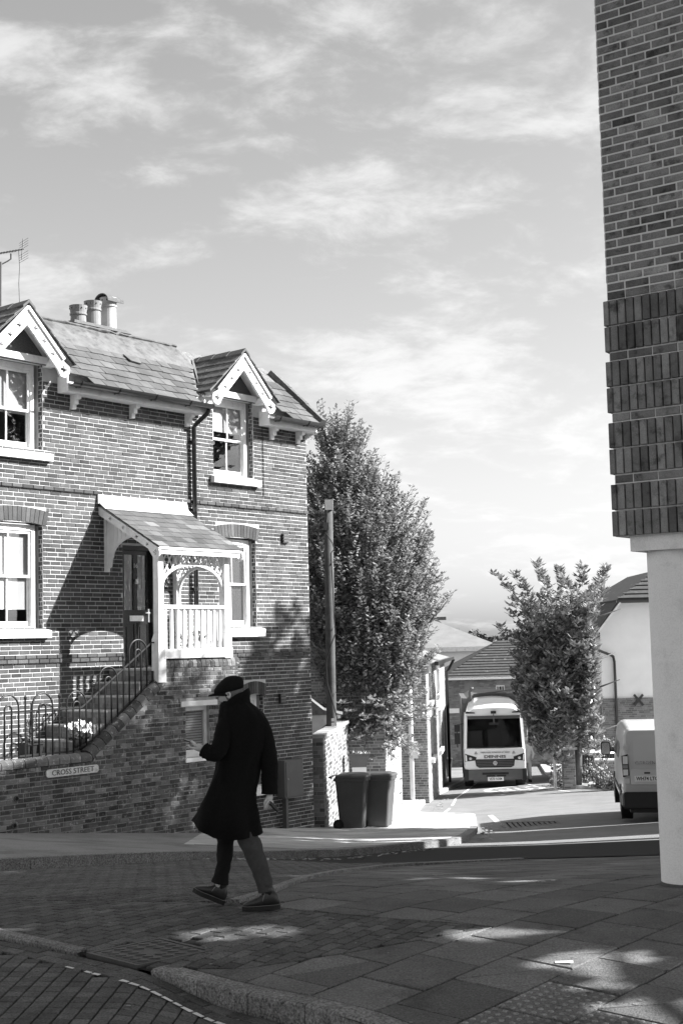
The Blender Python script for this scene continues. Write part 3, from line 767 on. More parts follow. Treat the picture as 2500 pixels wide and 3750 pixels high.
for gc in (-1.925, 3.49):
    pts, holes = bargeboard(None, 7.555, .785, 6.765)
    b = MB(); b.plate(pts, holes, lambda a, z, d: (gc+a, -.36+d, z), .045); gb = b.build('bargeboard', 'white_paint', house)
    b = MB()
    for s in (1, -1):       # moulded capping strip under the slates
        b.bar((gc, -.375, 7.715), (gc+s*.78, -.375, 7.715-.78), .05, .035, up=(0, 1, 0))
    b.build('moulding', 'white_paint', gb)
    b = MB(); b.hexa([(gc-.66, -.02, 6.96), (gc+.66, -.02, 6.96), (gc+.66, .15, 6.96), (gc-.66, .15, 6.96), (gc-.004, -.02, 7.68), (gc+.004, -.02, 7.68), (gc+.004, .15, 7.68), (gc-.004, .15, 7.68)]); b.build('pediment', 'pebble_dash', house)
    b = MB(); b.box(gc-.64, gc+.64, -.12, .1, 6.87, 6.985); b.build('head_beam', 'white_paint', house)
    b = MB()
    for s in (1, -1):
        x0, x1 = sorted((gc+s*.64, gc+s*.80)); b.box(x0, x1, -.31, 0, 6.83, 6.94)
    b.build('gable_block', 'white_paint', house)
    b = MB()      # boarded underside of the gable roof
    for s in (1, -1): b.hexa([(gc, -.31, 7.62), (gc+s*.74, -.31, 6.9), (gc+s*.74, .0, 6.9), (gc, .0, 7.62), (gc, -.31, 7.66), (gc+s*.76, -.31, 6.92), (gc+s*.76, .0, 6.92), (gc, .0, 7.66)])
    b.build('gable_soffit', 'white_paint', house, fix=True)
    gr = MB(); s_ = []
    for s in (1, -1):
        yb = lambda h: -.38+(1.19-.9*h)/.9+.12
        gr.hexa([(gc, -.37, 7.745), (gc+s*.99, -.37, 6.855), (gc+s*.99, yb(.99), 6.855), (gc, yb(0), 7.745), (gc, -.37, 7.765), (gc+s*.99, -.37, 6.875), (gc+s*.99, yb(.99), 6.875), (gc, yb(0), 7.765)])
    groof = gr.build('gable_roof', 'slate_mossy', house, fix=True)
    for s in (1, -1):
        for k in range(6):
            h0, h1 = 1.03-k*.18, 1.03-(k+1)*.18-.03; h1 = max(h1, 0)
            y = -.41-(.07 if k % 2 else 0)*0; off = (k % 2)*.14
            first = True
            while y < yb((h0+h1)/2):
                y1 = min(y+(.28-off if first else .28), yb((h0+h1)/2)+.06)
                b = MB(); z0, z1 = 7.80-.9*h0, 7.80-.9*h1; t = .014
                b.hexa([(gc+s*h0, y+.004, z0-.004), (gc+s*h0, y1-.004, z0-.004), (gc+s*h1, y1-.004, z1-.022), (gc+s*h1, y+.004, z1-.022), (gc+s*(h0+.006), y+.004, z0+t), (gc+s*(h0+.006), y1-.004, z0+t), (gc+s*h1, y1-.004, z1-.006), (gc+s*h1, y+.004, z1-.006)])
                b.tone = 0; b.build('slate', 'slate_mossy', groof, fix=True); y = y1; first = False
    b = MB(); yr = -.41
    while yr < .95:
        b.loft([[(gc+q*1.0, yy, 7.825-abs(q)*.9+(.012 if yy == yr else 0)) for q in (-.13, -.06, 0, .06, .13)] + [(gc+q, yy, 7.79-abs(q)*.9) for q in (.13, 0, -.13)] for yy in (yr, min(yr+.4, .96))]); yr += .405
    b.build('ridge_tile', 'clay_dark', groof, fix=True)
# main roof
RT = .9
def rp_(u, run, h=0): return (u, -.38+run-h*.67, 6.60+run*RT+h*.74)
base = MB()
for (a, b_) in ((-3.5, 6.0),):
    base.hexa([rp_(a, .3, -.03), rp_(b_-.02, .3, -.03), rp_(b_-.12, 1.55, -.03), rp_(a, 1.55, -.03), rp_(a, .3, -.01), rp_(b_-.02, .3, -.01), rp_(b_-.12, 1.55, -.01), rp_(a, 1.55, -.01)])
base.hexa([(-3.5, 1.17, 7.96), (5.7, 1.17, 7.96), (5.9, 4.6, 5.3), (-3.5, 4.6, 5.3), (-3.5, 1.17, 7.99), (5.7, 1.17, 7.99), (5.9, 4.6, 5.33), (-3.5, 4.6, 5.33)])
base.add([rp_(5.98, .1, -.02), (6.3, .35, 6.66), (6.3, 3.5, 6.66), (5.7, 1.3, 7.97), rp_(5.88, 1.5, -.02)], [(0, 1, 2, 3, 4)])
roof = base.build('roof', 'slate_mossy', house, fix=True)
def in_gable(u, z, m=0.0):
    return any(abs(u-gc) < (7.79-z)/.9-m for gc in (-1.925, 3.49)) and z < 7.8
for k in range(6):
    r0 = -.03+k*.178; r1 = r0+.178+.06; u = -3.5-(k % 2)*.15
    while u < 5.84:
        ua, ub = u+.003, min(u+.30, 5.86)-.003; u += .30
        um = (ua+ub)/2
        if ub-ua < .06 or in_gable(um, 6.6+r0*RT, .05) or um < -3.4: continue
        sk = rnd.uniform(-.014, .014); lf_ = rnd.uniform(0, .012)
        b = MB(); b.hexa([rp_(ua, r0, .004), rp_(ub, r0+sk, .004), rp_(ub, r1, -.006), rp_(ua, r1, -.006), rp_(ua, r0, .02+lf_), rp_(ub, r0+sk, .02+lf_*rnd.random()), rp_(ub, r1, .004), rp_(ua, r1, .004)])
        b.build('slate', 'slate', roof)
b = MB(); b.hexa([rp_(1.15, .80, .03), rp_(1.42, .78, .03), rp_(1.45, .92, .05), rp_(1.12, .96, .03), rp_(1.15, .80, .06), rp_(1.42, .78, .05), rp_(1.45, .92, .07), rp_(1.12, .96, .05)]); b.build('slipped_slate', 'slate', roof)
b = MB(); n = 60; rows = []
for i in range(n+1):        # weathered lead apron below the ridge, its top edge wavy
    u = -1.35+(4.5)*i/n; top = 1.56+.04*noise.noise((u*1.3, 3, 0))+.03*noise.noise((u*4, 9, 0))
    rows.append([rp_(u, .99, .008), rp_(u, 1.10, .026), rp_(u, 1.3, .02+.01*noise.noise((u*6, 0, 0))), rp_(u, top, .03), rp_(u, top+.05, -.03)])
for i in range(n):
    b.loft([rows[i], rows[i+1]], cap=False, closed=False)
b.build('lead_flashing', 'lead', roof, smooth=True)
b = MB(); b.tube([rp_(-1.3+4.5*i/40, 1.60+.045*noise.noise((i*.7, 5, 0)), .035+.02*noise.noise((i*.9, 1, 0))) for i in range(41)], [.03+.015*abs(noise.noise((i*.8, 2, 0))) for i in range(41)], 6); b.build('ridge_capping', 'clay_dark', roof)
for k in range(3):
    b = MB(); a0, a1 = .0+k*.46, .46+k*.46-.012
    b.hexa([rp_(5.80, a0, .0), rp_(6.02, a0, -.02), rp_(5.99, a1, -.02), rp_(5.78, a1, .0), rp_(5.83, a0, .10), rp_(5.97, a0, .09), rp_(5.94, a1, .09), rp_(5.81, a1, .10)]); b.build('verge_tile', 'slate_mossy', roof)
for gc in (-1.925, 3.49):      # lead valleys either side of the gable roofs
    for s in (1, -1):
        b = MB(); a = (gc+s*1.0, -.22, 6.80); e = (gc+s*.06, .92, 7.78)
        b.hexa([(a[0]-.02, a[1], a[2]-.05), (a[0]+.1*s+.02, a[1]-.0, a[2]-.03), (e[0]+.1*s+.02, e[1], e[2]-.03), (e[0]-.02, e[1], e[2]-.05), (a[0]-.02, a[1], a[2]), (a[0]+.1*s+.02, a[1], a[2]+.0), (e[0]+.1*s+.02, e[1], e[2]), (e[0]-.02, e[1], e[2])]); b.build('valley', 'lead', roof, fix=True)
# eaves, gutters, brackets
for (a, b_) in ((-3.5, -2.87), (-.99, 2.46), (4.30, 5.82)):
    f = MB(); f.box(a, b_, -.30, -.02, 6.42, 6.45); f.box(a, b_, -.30, -.27, 6.45, 6.56); f.box(a, a+.03, -.27, -.02, 6.45, 6.7); f.box(b_-.03, b_, -.27, -.02, 6.45, 6.7); f.build('fascia', 'white_paint', house)
    g = MB(); P = [(-.40+.088*math.cos(t), 6.585+.088*math.sin(t)) for t in [math.pi+math.pi*k/8 for k in range(9)]]; I = [(-.40+.078*math.cos(t), 6.585+.078*math.sin(t)) for t in [math.pi+math.pi*k/8 for k in range(9)]][::-1]
    g.loft([[(x, y, z) for y, z in P+I] for x in (a-.03, b_+.03)]); gut = g.build('gutter', 'black_metal', house)
    g = MB(); x = a+.15
    while x < b_:
        g.loft([[(xx, -.40+.100*math.cos(t), 6.585+.100*math.sin(t)) for t in [math.pi+math.pi*k/8 for k in range(9)]] + [(xx, -.40+.089*math.cos(t), 6.585+.089*math.sin(t)) for t in [2*math.pi-math.pi*k/8 for k in range(9)]] for xx in (x, x+.04)]); g.bar((x+.02, -.3, 6.5), (x+.02, -.37, 6.53), .03, .015); x += .9
    g.build('gutter_bracket', 'black_metal', gut, kind='stuff')
f = MB(); f.hexa([(5.80, -.30, 6.42), (6.28, .22, 6.42), (6.06, .34, 6.42), (5.80, -.02, 6.42), (5.80, -.30, 6.56), (6.28, .22, 6.56), (6.06, .34, 6.70), (5.80, -.02, 6.70)]); f.build('fascia', 'white_paint', house, fix=True)
f = MB(); f.tube([(5.82, -.36, 6.57), (6.34, .2, 6.57), (6.36, .5, 6.57)], .06, 8); f.build('gutter', 'black_metal', house)
for u in (-.65, .76, 2.2, 4.66, 5.5):
    b = MB(); P = [(0, 6.42), (-.2, 6.42), (-.2, 6.35), (-.13, 6.34), (-.13, 6.26), (-.075, 6.25), (-.07, 6.18), (0, 6.17)]
    b.plate(P, [], lambda y, z, d: (u-.045+d, y, z), .09); b.build('bracket', 'white_paint', house, fix=True)
for (u, y) in ((5.82, .06), (5.98, .22)):
    b = MB(); nn = V((.755, -.655)); tt = V((.655, .755))
    P = [(0, 6.42), (.2, 6.42), (.2, 6.35), (.13, 6.34), (.13, 6.26), (.075, 6.25), (.07, 6.18), (0, 6.17)]
    b.plate(P, [], lambda q, z, d: (u+nn.x*q+tt.x*(d-.045), y+nn.y*q+tt.y*(d-.045), z), .09); b.build('bracket', 'white_paint', house, fix=True)
b = MB(); b.tube([(2.46, -.36, 6.56), (2.46, -.35, 6.47), (2.44, -.33, 6.42), (2.36, -.12, 6.24), (2.33, -.08, 6.17), (2.33, -.08, 1.62)], .043, 10); dp = b.build('downpipe', 'black_metal', house, smooth=True)
b = MB()
for z in (5.9, 4.6, 3.1): b.lathe([(.043, -.04), (.052, -.04), (.052, .04), (.043, .04)], (2.33, -.08, z), 10); b.box(2.26, 2.40, -.04, -.005, z-.02, z+.02)
b.build('pipe_clip', 'black_metal', dp, kind='stuff')
b = MB(); b.tube([(4.40, -.02, 6.42), (4.41, -.02, 5.6), (4.40, -.018, 5.0)], .007, 5); b.build('cable', 'black_metal', house)
for (u0, u1, z0, z1) in ((4.94, 5.12, 4.08, 4.27), (4.76, 4.93, .85, 1.04)):
    b = MB(); b.box(u0, u1, -.05, .0, z0, z1); vt = b.build('vent', 'black_plastic', house)
    for k in range(3): b = MB(); b.hexa([(u0+.015, -.055, z0+.02+k*.058), (u1-.015, -.055, z0+.02+k*.058), (u1-.015, -.045, z0+.02+k*.058), (u0+.015, -.045, z0+.02+k*.058), (u0+.015, -.075, z0+.055+k*.058), (u1-.015, -.075, z0+.055+k*.058), (u1-.015, -.05, z0+.062+k*.058), (u0+.015, -.05, z0+.062+k*.058)]); b.build('louvre', 'brick_plain', vt)
# chimney
b = MB(); b.box(.55, 1.98, 1.25, 1.8, 7.2, 8.12); ch = b.build('chimney', 'brick_plain', house)
b = MB(); b.loft([[(.52, 1.22, 8.12), (2.0, 1.22, 8.12), (2.0, 1.83, 8.12), (.52, 1.83, 8.12)], [(.6, 1.3, 8.2), (1.92, 1.3, 8.2), (1.92, 1.75, 8.2), (.6, 1.75, 8.2)]]); b.build('flaunching', 'clay_dark', ch)
for (u, z0, z1, m, hood) in ((.87, 8.14, 8.53, 'terracotta', 0), (1.24, 8.14, 8.68, 'terracotta', 0), (1.65, 8.14, 8.82, 'stone', 1)):
    b = MB(); b.lathe([(.155, 0), (.15, .1), (.145, z1-z0-.19), (.165, z1-z0-.18), (.165, z1-z0-.15), (.15, z1-z0-.14), (.175, z1-z0), (.15, z1-z0), (.13, z1-z0-.05)], (u, 1.5, z0), 20); pot = b.build('chimney_pot', m, house, smooth=False)
    b = MB()
    for k in range(10): a = k*.628; b.lathe([(.012, 0), (.012, .024)], (u+.162*math.cos(a), 1.5+.162*math.sin(a), z1-.07), 6)
    b.build('pot_hole', 'ink', pot, kind='stuff')
    if hood:
        b = MB(); P = [(.2*math.cos(t), .2*math.sin(t)) for t in [math.pi*k/10 for k in range(11)]] + [(.18*math.cos(t), .18*math.sin(t)) for t in [math.pi-math.pi*k/10 for k in range(11)]]
        b.plate(P, [], lambda a, z, d: (u-.2+d, 1.5+a, z1-.10+z*.85), .42); b.build('cowl', 'clay_dark', pot, fix=True)
# front door with glazing
d_ = MB(); d_.box(.52, .57, .02, .16, 1.62, 3.86); d_.box(1.28, 1.33, .02, .16, 1.62, 3.86); d_.box(.57, 1.28, .02, .16, 3.78, 3.86); d_.box(.57, 1.28, -.06, .16, 1.62, 1.69); dfr = d_.build('door_frame', 'door_paint', house)
d_ = MB(); d_.plate(rectloop(.57, 1.69, 1.28, 3.78), [rectloop(.64, 2.70, .87, 3.70), rectloop(.97, 2.70, 1.20, 3.70)], lambda a, b, d: (a, .09+d, b), .045)
for (a, c) in ((.64, .87), (.97, 1.20)):
    for (z0, z1) in ((1.80, 2.45),):
        d_.box(a-.015, c+.015, .075, .09, z1, z1+.02); d_.box(a-.015, c+.015, .075, .09, z0-.02, z0); d_.box(a-.015, a, .075, .09, z0, z1); d_.box(c, c+.015, .075, .09, z0, z1); d_.box(a+.04, c-.04, .078, .09, z0+.05, z1-.05)
door = d_.build('door', 'door_paint', house)
for (a, c) in ((.64, .87), (.97, 1.20)):
    g = MB(); n = 14; m_ = 40
    for i in range(n+1):
        for j in range(m_+1): g.v.append((a+(c-a)*i/n, .11+.012*noise.noise((i*.55, j*.42, a)), 2.70+1.0*j/m_))
    for i in range(n):
        for j in range(m_): g.f.append((i*(m_+1)+j, (i+1)*(m_+1)+j, (i+1)*(m_+1)+j+1, i*(m_+1)+j+1)); g.t.append(0)
    g.build('pane', 'pane_glass', door, smooth=True); g = MB(); g.box(a, c, .2, .21, 2.7, 3.7); g.build('net_curtain', 'blind_dim', door)
b = MB(); b.box(.76, 1.10, .075, .09, 2.50, 2.60); b.box(.80, 1.06, .065, .075, 2.53, 2.575); b.build('letterbox', 'brass', door)
b = MB(); b.lathe([(.03, 0), (.045, .02), (.03, .05), (.02, .09)], (.92, .07, 3.17), 10); b.build('knocker', 'brass', door)
b = MB(); b.box(1.22, 1.26, .07, .09, 2.48, 2.72); b.bar((1.24, .05, 2.65), (1.13, .05, 2.65), .018); b.build('handle', 'brass', door)
text('16', .12, 'sign_white', door, frame((.92, .083, 3.50), (1, 0, 0), (0, 0, 1)), 'house_number')
# porch
porch = MB(); porch.box(.28, 2.1, -1.30, .0, 1.50, 1.66); porch = porch.build('porch', 'stone', house)
for (u0, u1, zb) in ((.10, .225, 1.42), (1.775, 1.90, 1.80)):
    b = MB(); b.box(u0, u1, -1.31, -1.185, 2.25, 3.66)
    b.hexa([(u0-.04, -1.33, zb), (u1+.02, -1.33, zb), (u1+.02, -1.165, zb), (u0-.04, -1.165, zb), (u0-.03, -1.33, 2.15), (u1+.02, -1.33, 2.15), (u1+.02, -1.165, 2.15), (u0-.03, -1.165, 2.15)])
    b.hexa([(u0-.03, -1.33, 2.15), (u1+.02, -1.33, 2.15), (u1+.02, -1.165, 2.15), (u0-.03, -1.165, 2.15), (u0, -1.31, 2.25), (u1, -1.31, 2.25), (u1, -1.185, 2.25), (u0, -1.185, 2.25)])
    b.build('post', 'white_paint', porch)
for u in (.12, 1.78):
    b = MB(); b.box(u, u+.11, -.11, -.012, 1.66, 3.9); b.build('wall_post', 'white_paint', porch) if u > 1 else None
def lattice(P0, P1, L, z0, zc, z1, name='lattice'):
    """crossed laths between two posts with an arched lower edge"""
    d = (V(P1)-V(P0))/L; pt = lambda s, z, o=0: (P0[0]+d.x*s-d.y*o, P0[1]+d.y*s+d.x*o, z)
    low = lambda s: z0+(zc-z0)*math.sqrt(max(0, 1-((s-L/2)/(L/2))**2))
    n = 11
    for sg in (1, -1):
        for k in range(-4, n+5):
            s0 = L*k/n; pts = []
            for q in range(0, 25):
                z = z1-(z1-z0)*q/24; s = s0+sg*(z1-z)*.6
                if 0.01 < s < L-.01 and z > low(s): pts.append((s, z))
            if len(pts) > 1:
                b = MB(); b.bar(pt(*pts[0], o=.012*sg), pt(*pts[-1], o=.012*sg), .026, .012, up=(-d.y, d.x, 0)); b.build('lath', 'white_paint', porch)
    b = MB(); P = [pt(L*(.5-.5*math.cos(math.pi*k/16)), low(L*(.5-.5*math.cos(math.pi*k/16)))) for k in range(17)]
    for a, c in zip(P, P[1:]): b.bar(a, c, .05, .04, up=(-d.y, d.x, 0))
    b.build('arch_rib', 'white_paint', porch)
lattice((.225, -1.25), (1.775, -1.25), 1.55, 3.02, 3.46, 3.66)
lattice((1.84, -1.18), (1.84, -.1), 1.08, 2.95, 3.46, 3.66)
b = MB(); b.box(.225, 1.775, -1.30, -1.20, 2.68, 2.74); b.build('handrail', 'white_paint', porch)
b = MB(); b.box(.20, 1.93, -1.335, -1.17, 1.82, 1.985); b.build('bottom_rail', 'white_paint', porch)
bm_ = MB(); bm_.box(-.024, .024, -.024, .024, 0, .695); bme = bm_.mesh('baluster', 'white_paint')
for k in range(10): obj('baluster', bme, porch, None, (.31+k*.153, -1.25, 1.985))
b = MB(); b.box(1.815, 1.865, -1.18, -.1, 2.68, 2.73); b.build('handrail', 'white_paint', porch)
for k in range(6): obj('baluster', bme, porch, None, (1.84, -1.05+k*.16, 1.985))
# porch side spandrel with quarter arch
for uu in (.10, 1.80):
    P = [(0, 4.38), (0, 3.36), (.07, 3.36), (.09, 3.42), (.15, 3.45), (.16, 3.62)]
    for k in range(11): t = math.pi/2*k/10; P.append((.26+.86*(1-math.cos(t)), 3.62+.22*math.sin(t)*1.0))
    P += [(1.2, 3.84), (1.2, 3.80), (1.42, 3.68), (1.42, 3.72)]
    P = [(0, 4.40), (0, 3.36), (.07, 3.36), (.09, 3.42), (.15, 3.45), (.17, 3.58)] + [(.20+.62*(1-math.cos(math.pi/2*k/10)), 3.62+.33*math.sin(math.pi/2*k/10)) for k in range(11)] + [(1.0, 3.88)]
    b = MB(); b.plate(P, [], lambda q, z, d: (uu+d, -q, z), .035); sp = b.build('spandrel', 'white_paint', porch, fix=True)
    b = MB()
    for q in (.22, .32, .42, .52, .62): zz = 3.62+.33*math.sin(math.acos(max(-1, min(1, 1-(q-.20)/.62)))) if q < .82 else 3.95; b.box(uu-.006, uu, -q-.006, -q, zz+.05, 4.36-q*.57)
    b.build('board_bead', 'white_paint', sp, kind='stuff')
    b = MB(); b.box(uu-.03, uu+.065, -.06, -.0, 3.36, 4.36); b.build('wall_bracket', 'white_paint', porch)
b = MB(); b.hexa([(.0, 0, 4.50), (2.05, 0, 4.50), (2.05, 0, 4.53), (0, 0, 4.53), (.0, -1.42, 3.69), (2.05, -1.42, 3.69), (2.05, -1.42, 3.72), (0, -1.42, 3.72)]); prf = b.build('porch_roof', 'white_paint', house, fix=True)
PT = (4.56-3.735)/1.46
def pr_(u, run, h=0): return (u, -1.46+run-h*.5, 3.735+run*PT+h*.87)
for k in range(8):
    r0 = -.02+k*.180; r1 = min(r0+.25, 1.45); u = -.06-(k % 2)*.13
    while u < 2.10:
        ua, ub = max(u, -.06)+.003, min(u+.26, 2.12)-.003; u += .26
        if ub-ua < .05: continue
        sk = rnd.uniform(-.005, .005)
        b = MB(); b.tone = rnd.choice((-.15, 0, 0, .1, .25, .9 if rnd.random() < .3 else .3)); b.hexa([pr_(ua, r0, .004), pr_(ub, r0+sk, .004), pr_(ub, r1, -.004), pr_(ua, r1, -.004), pr_(ua, r0, .018), pr_(ub, r0+sk, .018), pr_(ub, r1, .006), pr_(ua, r1, .006)])
        b.build('slate', 'slate', prf)
b = MB(); b.hexa([(-.10, -.06, 4.56), (2.18, -.06, 4.56), (2.16, 0.0, 4.56), (-.08, 0, 4.56), (-.08, -.03, 4.78), (2.14, -.03, 4.78), (2.14, 0, 4.80), (-.08, 0, 4.80)]); b.hexa([pr_(-.08, 1.26, .015), pr_(2.15, 1.26, .015), (2.15, -.03, 4.58), (-.08, -.03, 4.58), pr_(-.08, 1.26, .025), pr_(2.15, 1.26, .025), (2.15, -.03, 4.61), (-.08, -.03, 4.61)]); b.build('lead_flashing', 'sign_white', prf, fix=True)
b = MB(); b.box(.0, 2.06, -1.455, -1.42, 3.60, 3.725); b.box(-.02, 2.08, -1.475, -1.455, 3.68, 3.73); b.build('fascia', 'white_paint', prf)
for uu in (-.05, 2.06):
    Q = [(.02, 4.53), (1.38, 3.755)]
    t = (V(Q[1])-V(Q[0])).normalized(); n = V((-t.y, t.x)); F = V((1.40, 3.62))
    P = [(.0, 4.52), (0, 4.37)] + [(1.22, 3.70)] + [(F.x+.095*math.cos(a), F.y+.095*math.sin(a)) for a in [math.pi+.5+k*.28 for k in range(13)]] + [(1.49, 3.69)]
    b = MB(); b.plate(P, [quatre(.3, 4.28, .03), quatre(.62, 4.10, .03), quatre(.94, 3.92, .03), quatre(1.2, 3.775, .028), quatre(F.x, F.y+.01, .042)], lambda q, z, d: (uu+d, -q, z), .035); b.build('bargeboard', 'white_paint', prf, fix=True)
# doorstep plants on the porch, behind the balusters
for (u, off, h_, n_) in ((.62, 1.0, .75, 60), (1.05, 1.02, .6, 80), (1.45, 1.0, .62, 90)):
    o = hw(u, off, 1.66); pt_ = thing('potted_plant', {.62: 'tall spiky potted plant at the left end of the porch balusters', 1.05: 'leafy potted plant behind the middle of the porch balusters', 1.45: 'bushy potted plant at the right end of the porch balusters'}[u], 'plant', (o.x, o.y, 1.66), HA, 'porch plants')
    b = MB(); b.lathe([(.10, 0), (.14, .2), (.15, .22), (.13, .22), (.12, .18)], (0, 0, 0), 12); b.build('pot', 'pot_black', pt_)
    b = MB()
    for k in range(n_):
        a = rnd.uniform(0, 6.28); r = rnd.uniform(.02, .16); z = rnd.uniform(.22, h_); L = rnd.uniform(.08, .18); w2 = .02 if u > .7 else .012
        p = V((r*math.cos(a), r*math.sin(a), z)); d = V((math.cos(a), math.sin(a), rnd.uniform(-.2, 1.2))).normalized()*L; s = d.cross(V((0, 0, 1))).normalized()*w2
        b.tone = rnd.uniform(-.3, .5); b.quad(p, p+d*.5+s, p+d, p+d*.5-s)
    b.build('leaves', 'leaf_mid', pt_)
# television aerial on the roof
o = hw(-.985, -1.5, 7.9); ae = thing('tv_aerial', 'black rooftop television aerial with comb of thin rods beside the left gable', 'aerial', (o.x, o.y, 7.7), HA)
b = MB(); b.tube([(0, 0, 0), (.015, 0, 1.32)], .018, 8); b.build('mast', 'utility_grey', ae)
b = MB(); b.tube([(.03, 0, 1.28), (.16, 0, 1.36), (.24, 0, 1.42), (.24, 0, 1.52)], .013, 6); b.tube([(-.4, 0, 1.34), (.53, 0, 1.66)], .012, 6); b.build('boom', 'black_metal', ae)
b = MB(); dv = V((.93, 0, .32)).normalized(); pn = V((-.3, 0, .95))
for k in range(13): c = V((-.38, 0, 1.345))+dv*(k*.07); b.tube([c-V((.02, .14, 0)), c+V((.02, .14, 0))], .004, 4); b.tube([c-pn*.02, c+pn*.02], .006, 4)
for s in (-1, 1):
    for k in range(4): c = V((.49, 0, 1.64))+V((.02, 0, s*(.05+k*.045))); b.tube([c-V((.03, .2, 0)), c+V((.09, .2, 0))], .004, 4)
b.bar((.49, 0, 1.46), (.53, 0, 1.86), .016); b.build('rods', 'utility_grey', ae, kind='stuff')
b = MB(); b.tube([(.42, 0, 1.60), (.44, 0, 1.3), (.42, 0, 1.0), (.44, 0, .55)], .005, 5); b.build('cable', 'black_metal', ae)
# ------------------------------------------------------------ front wall, steps, railings
OF = 1.30
o = hw(-1.0, OF, -1.5)
fw = thing('garden_wall', 'dark weathered brick front wall climbing beside the steps below the railings', 'wall', (HO.x, HO.y, -2.2), HA, worldz=True)
TOPP = [(-4.4, .22), (-1.42, .22), (-1.30, .36), (.22, 1.36), (.23, 1.66), (2.13, 1.66)]
def wtop(u): return interp(u, TOPP)
core = MB()
core.plate([(-4.4, -2.4), (2.10, -2.4), (2.10, 1.65), (.24, 1.65), (.23, 1.36), (-1.30, .36), (-1.42, .21), (-4.4, .21)], [rectloop(.73, .10, 1.32, .98)], lambda a, b, d: (a, -OF+d, b), .22)
core.box(1.88, 2.10, -OF+.22, -.0, -2.4, 1.5); core.build('wall', 'mortar_wall', fw)
brick_run(fw, (-4.4, -OF), (2.10, -OF), -2.4, 1.66, 'brick_wall', 300, [(.73+4.4, .10, 1.32+4.4, 1.06), (.61+4.4, .985, 1.50+4.4, 1.09)], clip=lambda s, z: z+.03 < wtop(s-4.4), world=HW, tones=[-.55, -.4, -.25, -.1, 0, .1, .3, .6, 1.0], hz=.25, jit=.004)
brick_run(fw, (2.10, -OF), (2.10, 0), -2.4, 1.66, 'brick_wall', 0, world=HW)
def coping(P0, P1, n, h=.14, wd=.27, name='coping_brick'):
    a, b_ = V((P0[0], 0, P0[1])), V((P1[0], 0, P1[1])); t = (b_-a).normalized(); up = V((-t.z, 0, t.x)); L = (b_-a).length/n
    for k in range(n):
        m_ = MB(); m_.tone = rnd.choice([-.4, -.2, -.1, 0, .2, .4, .7]); rings = []
        for s in (k*L+.006, (k+1)*L-.006):
            p = a+t*s; ring = []
            for (y, z) in ((.0, 0), (0, h*.45), (.02, h*.78), (.06, h*.96), (.12, h), (wd-.06, h*.96), (wd, h*.5), (wd, 0)):
                q = p+up*(z+rnd.uniform(-.002, .002)); ring.append((q.x, -OF-.022+y, q.z))
            rings.append(ring)
        m_.loft(rings); m_.build(name, 'brick_wall', fw, fix=True)
coping((-4.4, .225), (-1.44, .225), 13)
coping((-1.42, .27), (.24, 1.40), 12, .15)
coping((.24, 1.665), (2.14, 1.665), 17, .155, .30)
# little basement window in the wall
b = MB(); b.box(.60, 1.51, -OF-.035, -OF+.15, .985, 1.075); b.build('lintel', 'white_sill', fw)
f = MB(); u0, u1, z0, z1, y = .73, 1.32, .10, .985, -OF+.06
f.box(u0, u0+.05, y, y+.06, z0, z1); f.box(u1-.05, u1, y, y+.06, z0, z1); f.box(u0+.05, u1-.05, y, y+.06, z1-.08, z1); f.box(u0+.05, u1-.05, y, y+.06, z0, z0+.13); win = f.build('window', 'white_paint', fw)
b = MB(); b.box(u0+.05, u1-.05, y+.02, y+.025, z0+.13, z1-.08); b.build('pane', 'pane_glass', win)
for k in range(15): b = MB(); b.box(u0+.05, u1-.05, y+.05, y+.055, z0+.15+k*.045, z0+.185+k*.045); b.build('blind_slat', 'blind_dim', win)
b = MB(); b.box(u0, u1, y+.12, y+.13, z0, z1); b.build('room', 'dark_room', win)
b = MB(); b.box(.69, 1.40, -OF-.04, -OF+.06, .03, .10); b.build('sill', 'white_sill', win)
for (u, z) in ((-2.98, -.22), (-3.02, -.62)):
    b = MB(); P = [(.045*math.cos(t), .045*math.sin(t)) for t in [k*.524 for k in range(12)]]; I = [(.034*math.cos(t), .034*math.sin(t)) for t in [k*.524 for k in range(12)]]
    b.plate(P, [I], lambda a, c, d: (u+a, -OF-.03+d, z+c), .05); b.build('weep_pipe', 'clay_dark', fw, fix=True)
    b = MB(); b.plate(I, [], lambda a, c, d: (u+a, -OF-.010+d, z+c), .003); b.build('pipe_mouth', 'ink', fw)
# garden bed behind the wall and steps up to the door
st = thing('entrance_steps', 'tiled flight of steps rising to the front door', 'steps', (HO.x, HO.y, -.4), HA, worldz=True)
b = MB(); b.box(-4.4, -1.9, -1.09, -.02, -.4, .30); b.build('landing', 'stone', st)
SU = [-1.90, -1.62, -1.28, -.92, -.55, -.17, .18]; SZ = [.34, .56, .78, 1.0, 1.22, 1.44, 1.655]
for i in range(7):
    b = MB(); b.box(SU[i], .30 if i > 4 else SU[i]+1.4, -1.09+.001*i, -.03-.001*i, SZ[0]-.74+.02*i, SZ[i]-.03); b.build('step', 'mortar_wall', st)
    b = MB(); b.box(SU[i]-.03, .30 if i > 4 else SU[i+1]+.0, -1.085, -.035, SZ[i]-.03, SZ[i]); b.build('tread', 'stone', st)
    k = 0; y = -1.08
    while y < -.06:
        b = MB(); b.tone = rnd.choice(TONES); b.box(SU[i]-.012, SU[i], y+.005, y+.105, SZ[i]-.205, SZ[i]-.125); b.build('riser_tile', 'step_tile', st)
        b = MB(); b.tone = rnd.choice(TONES); b.box(SU[i]-.012, SU[i], y+.005, y+.105, SZ[i]-.115, SZ[i]-.035); b.build('riser_tile', 'step_tile', st); y += .11
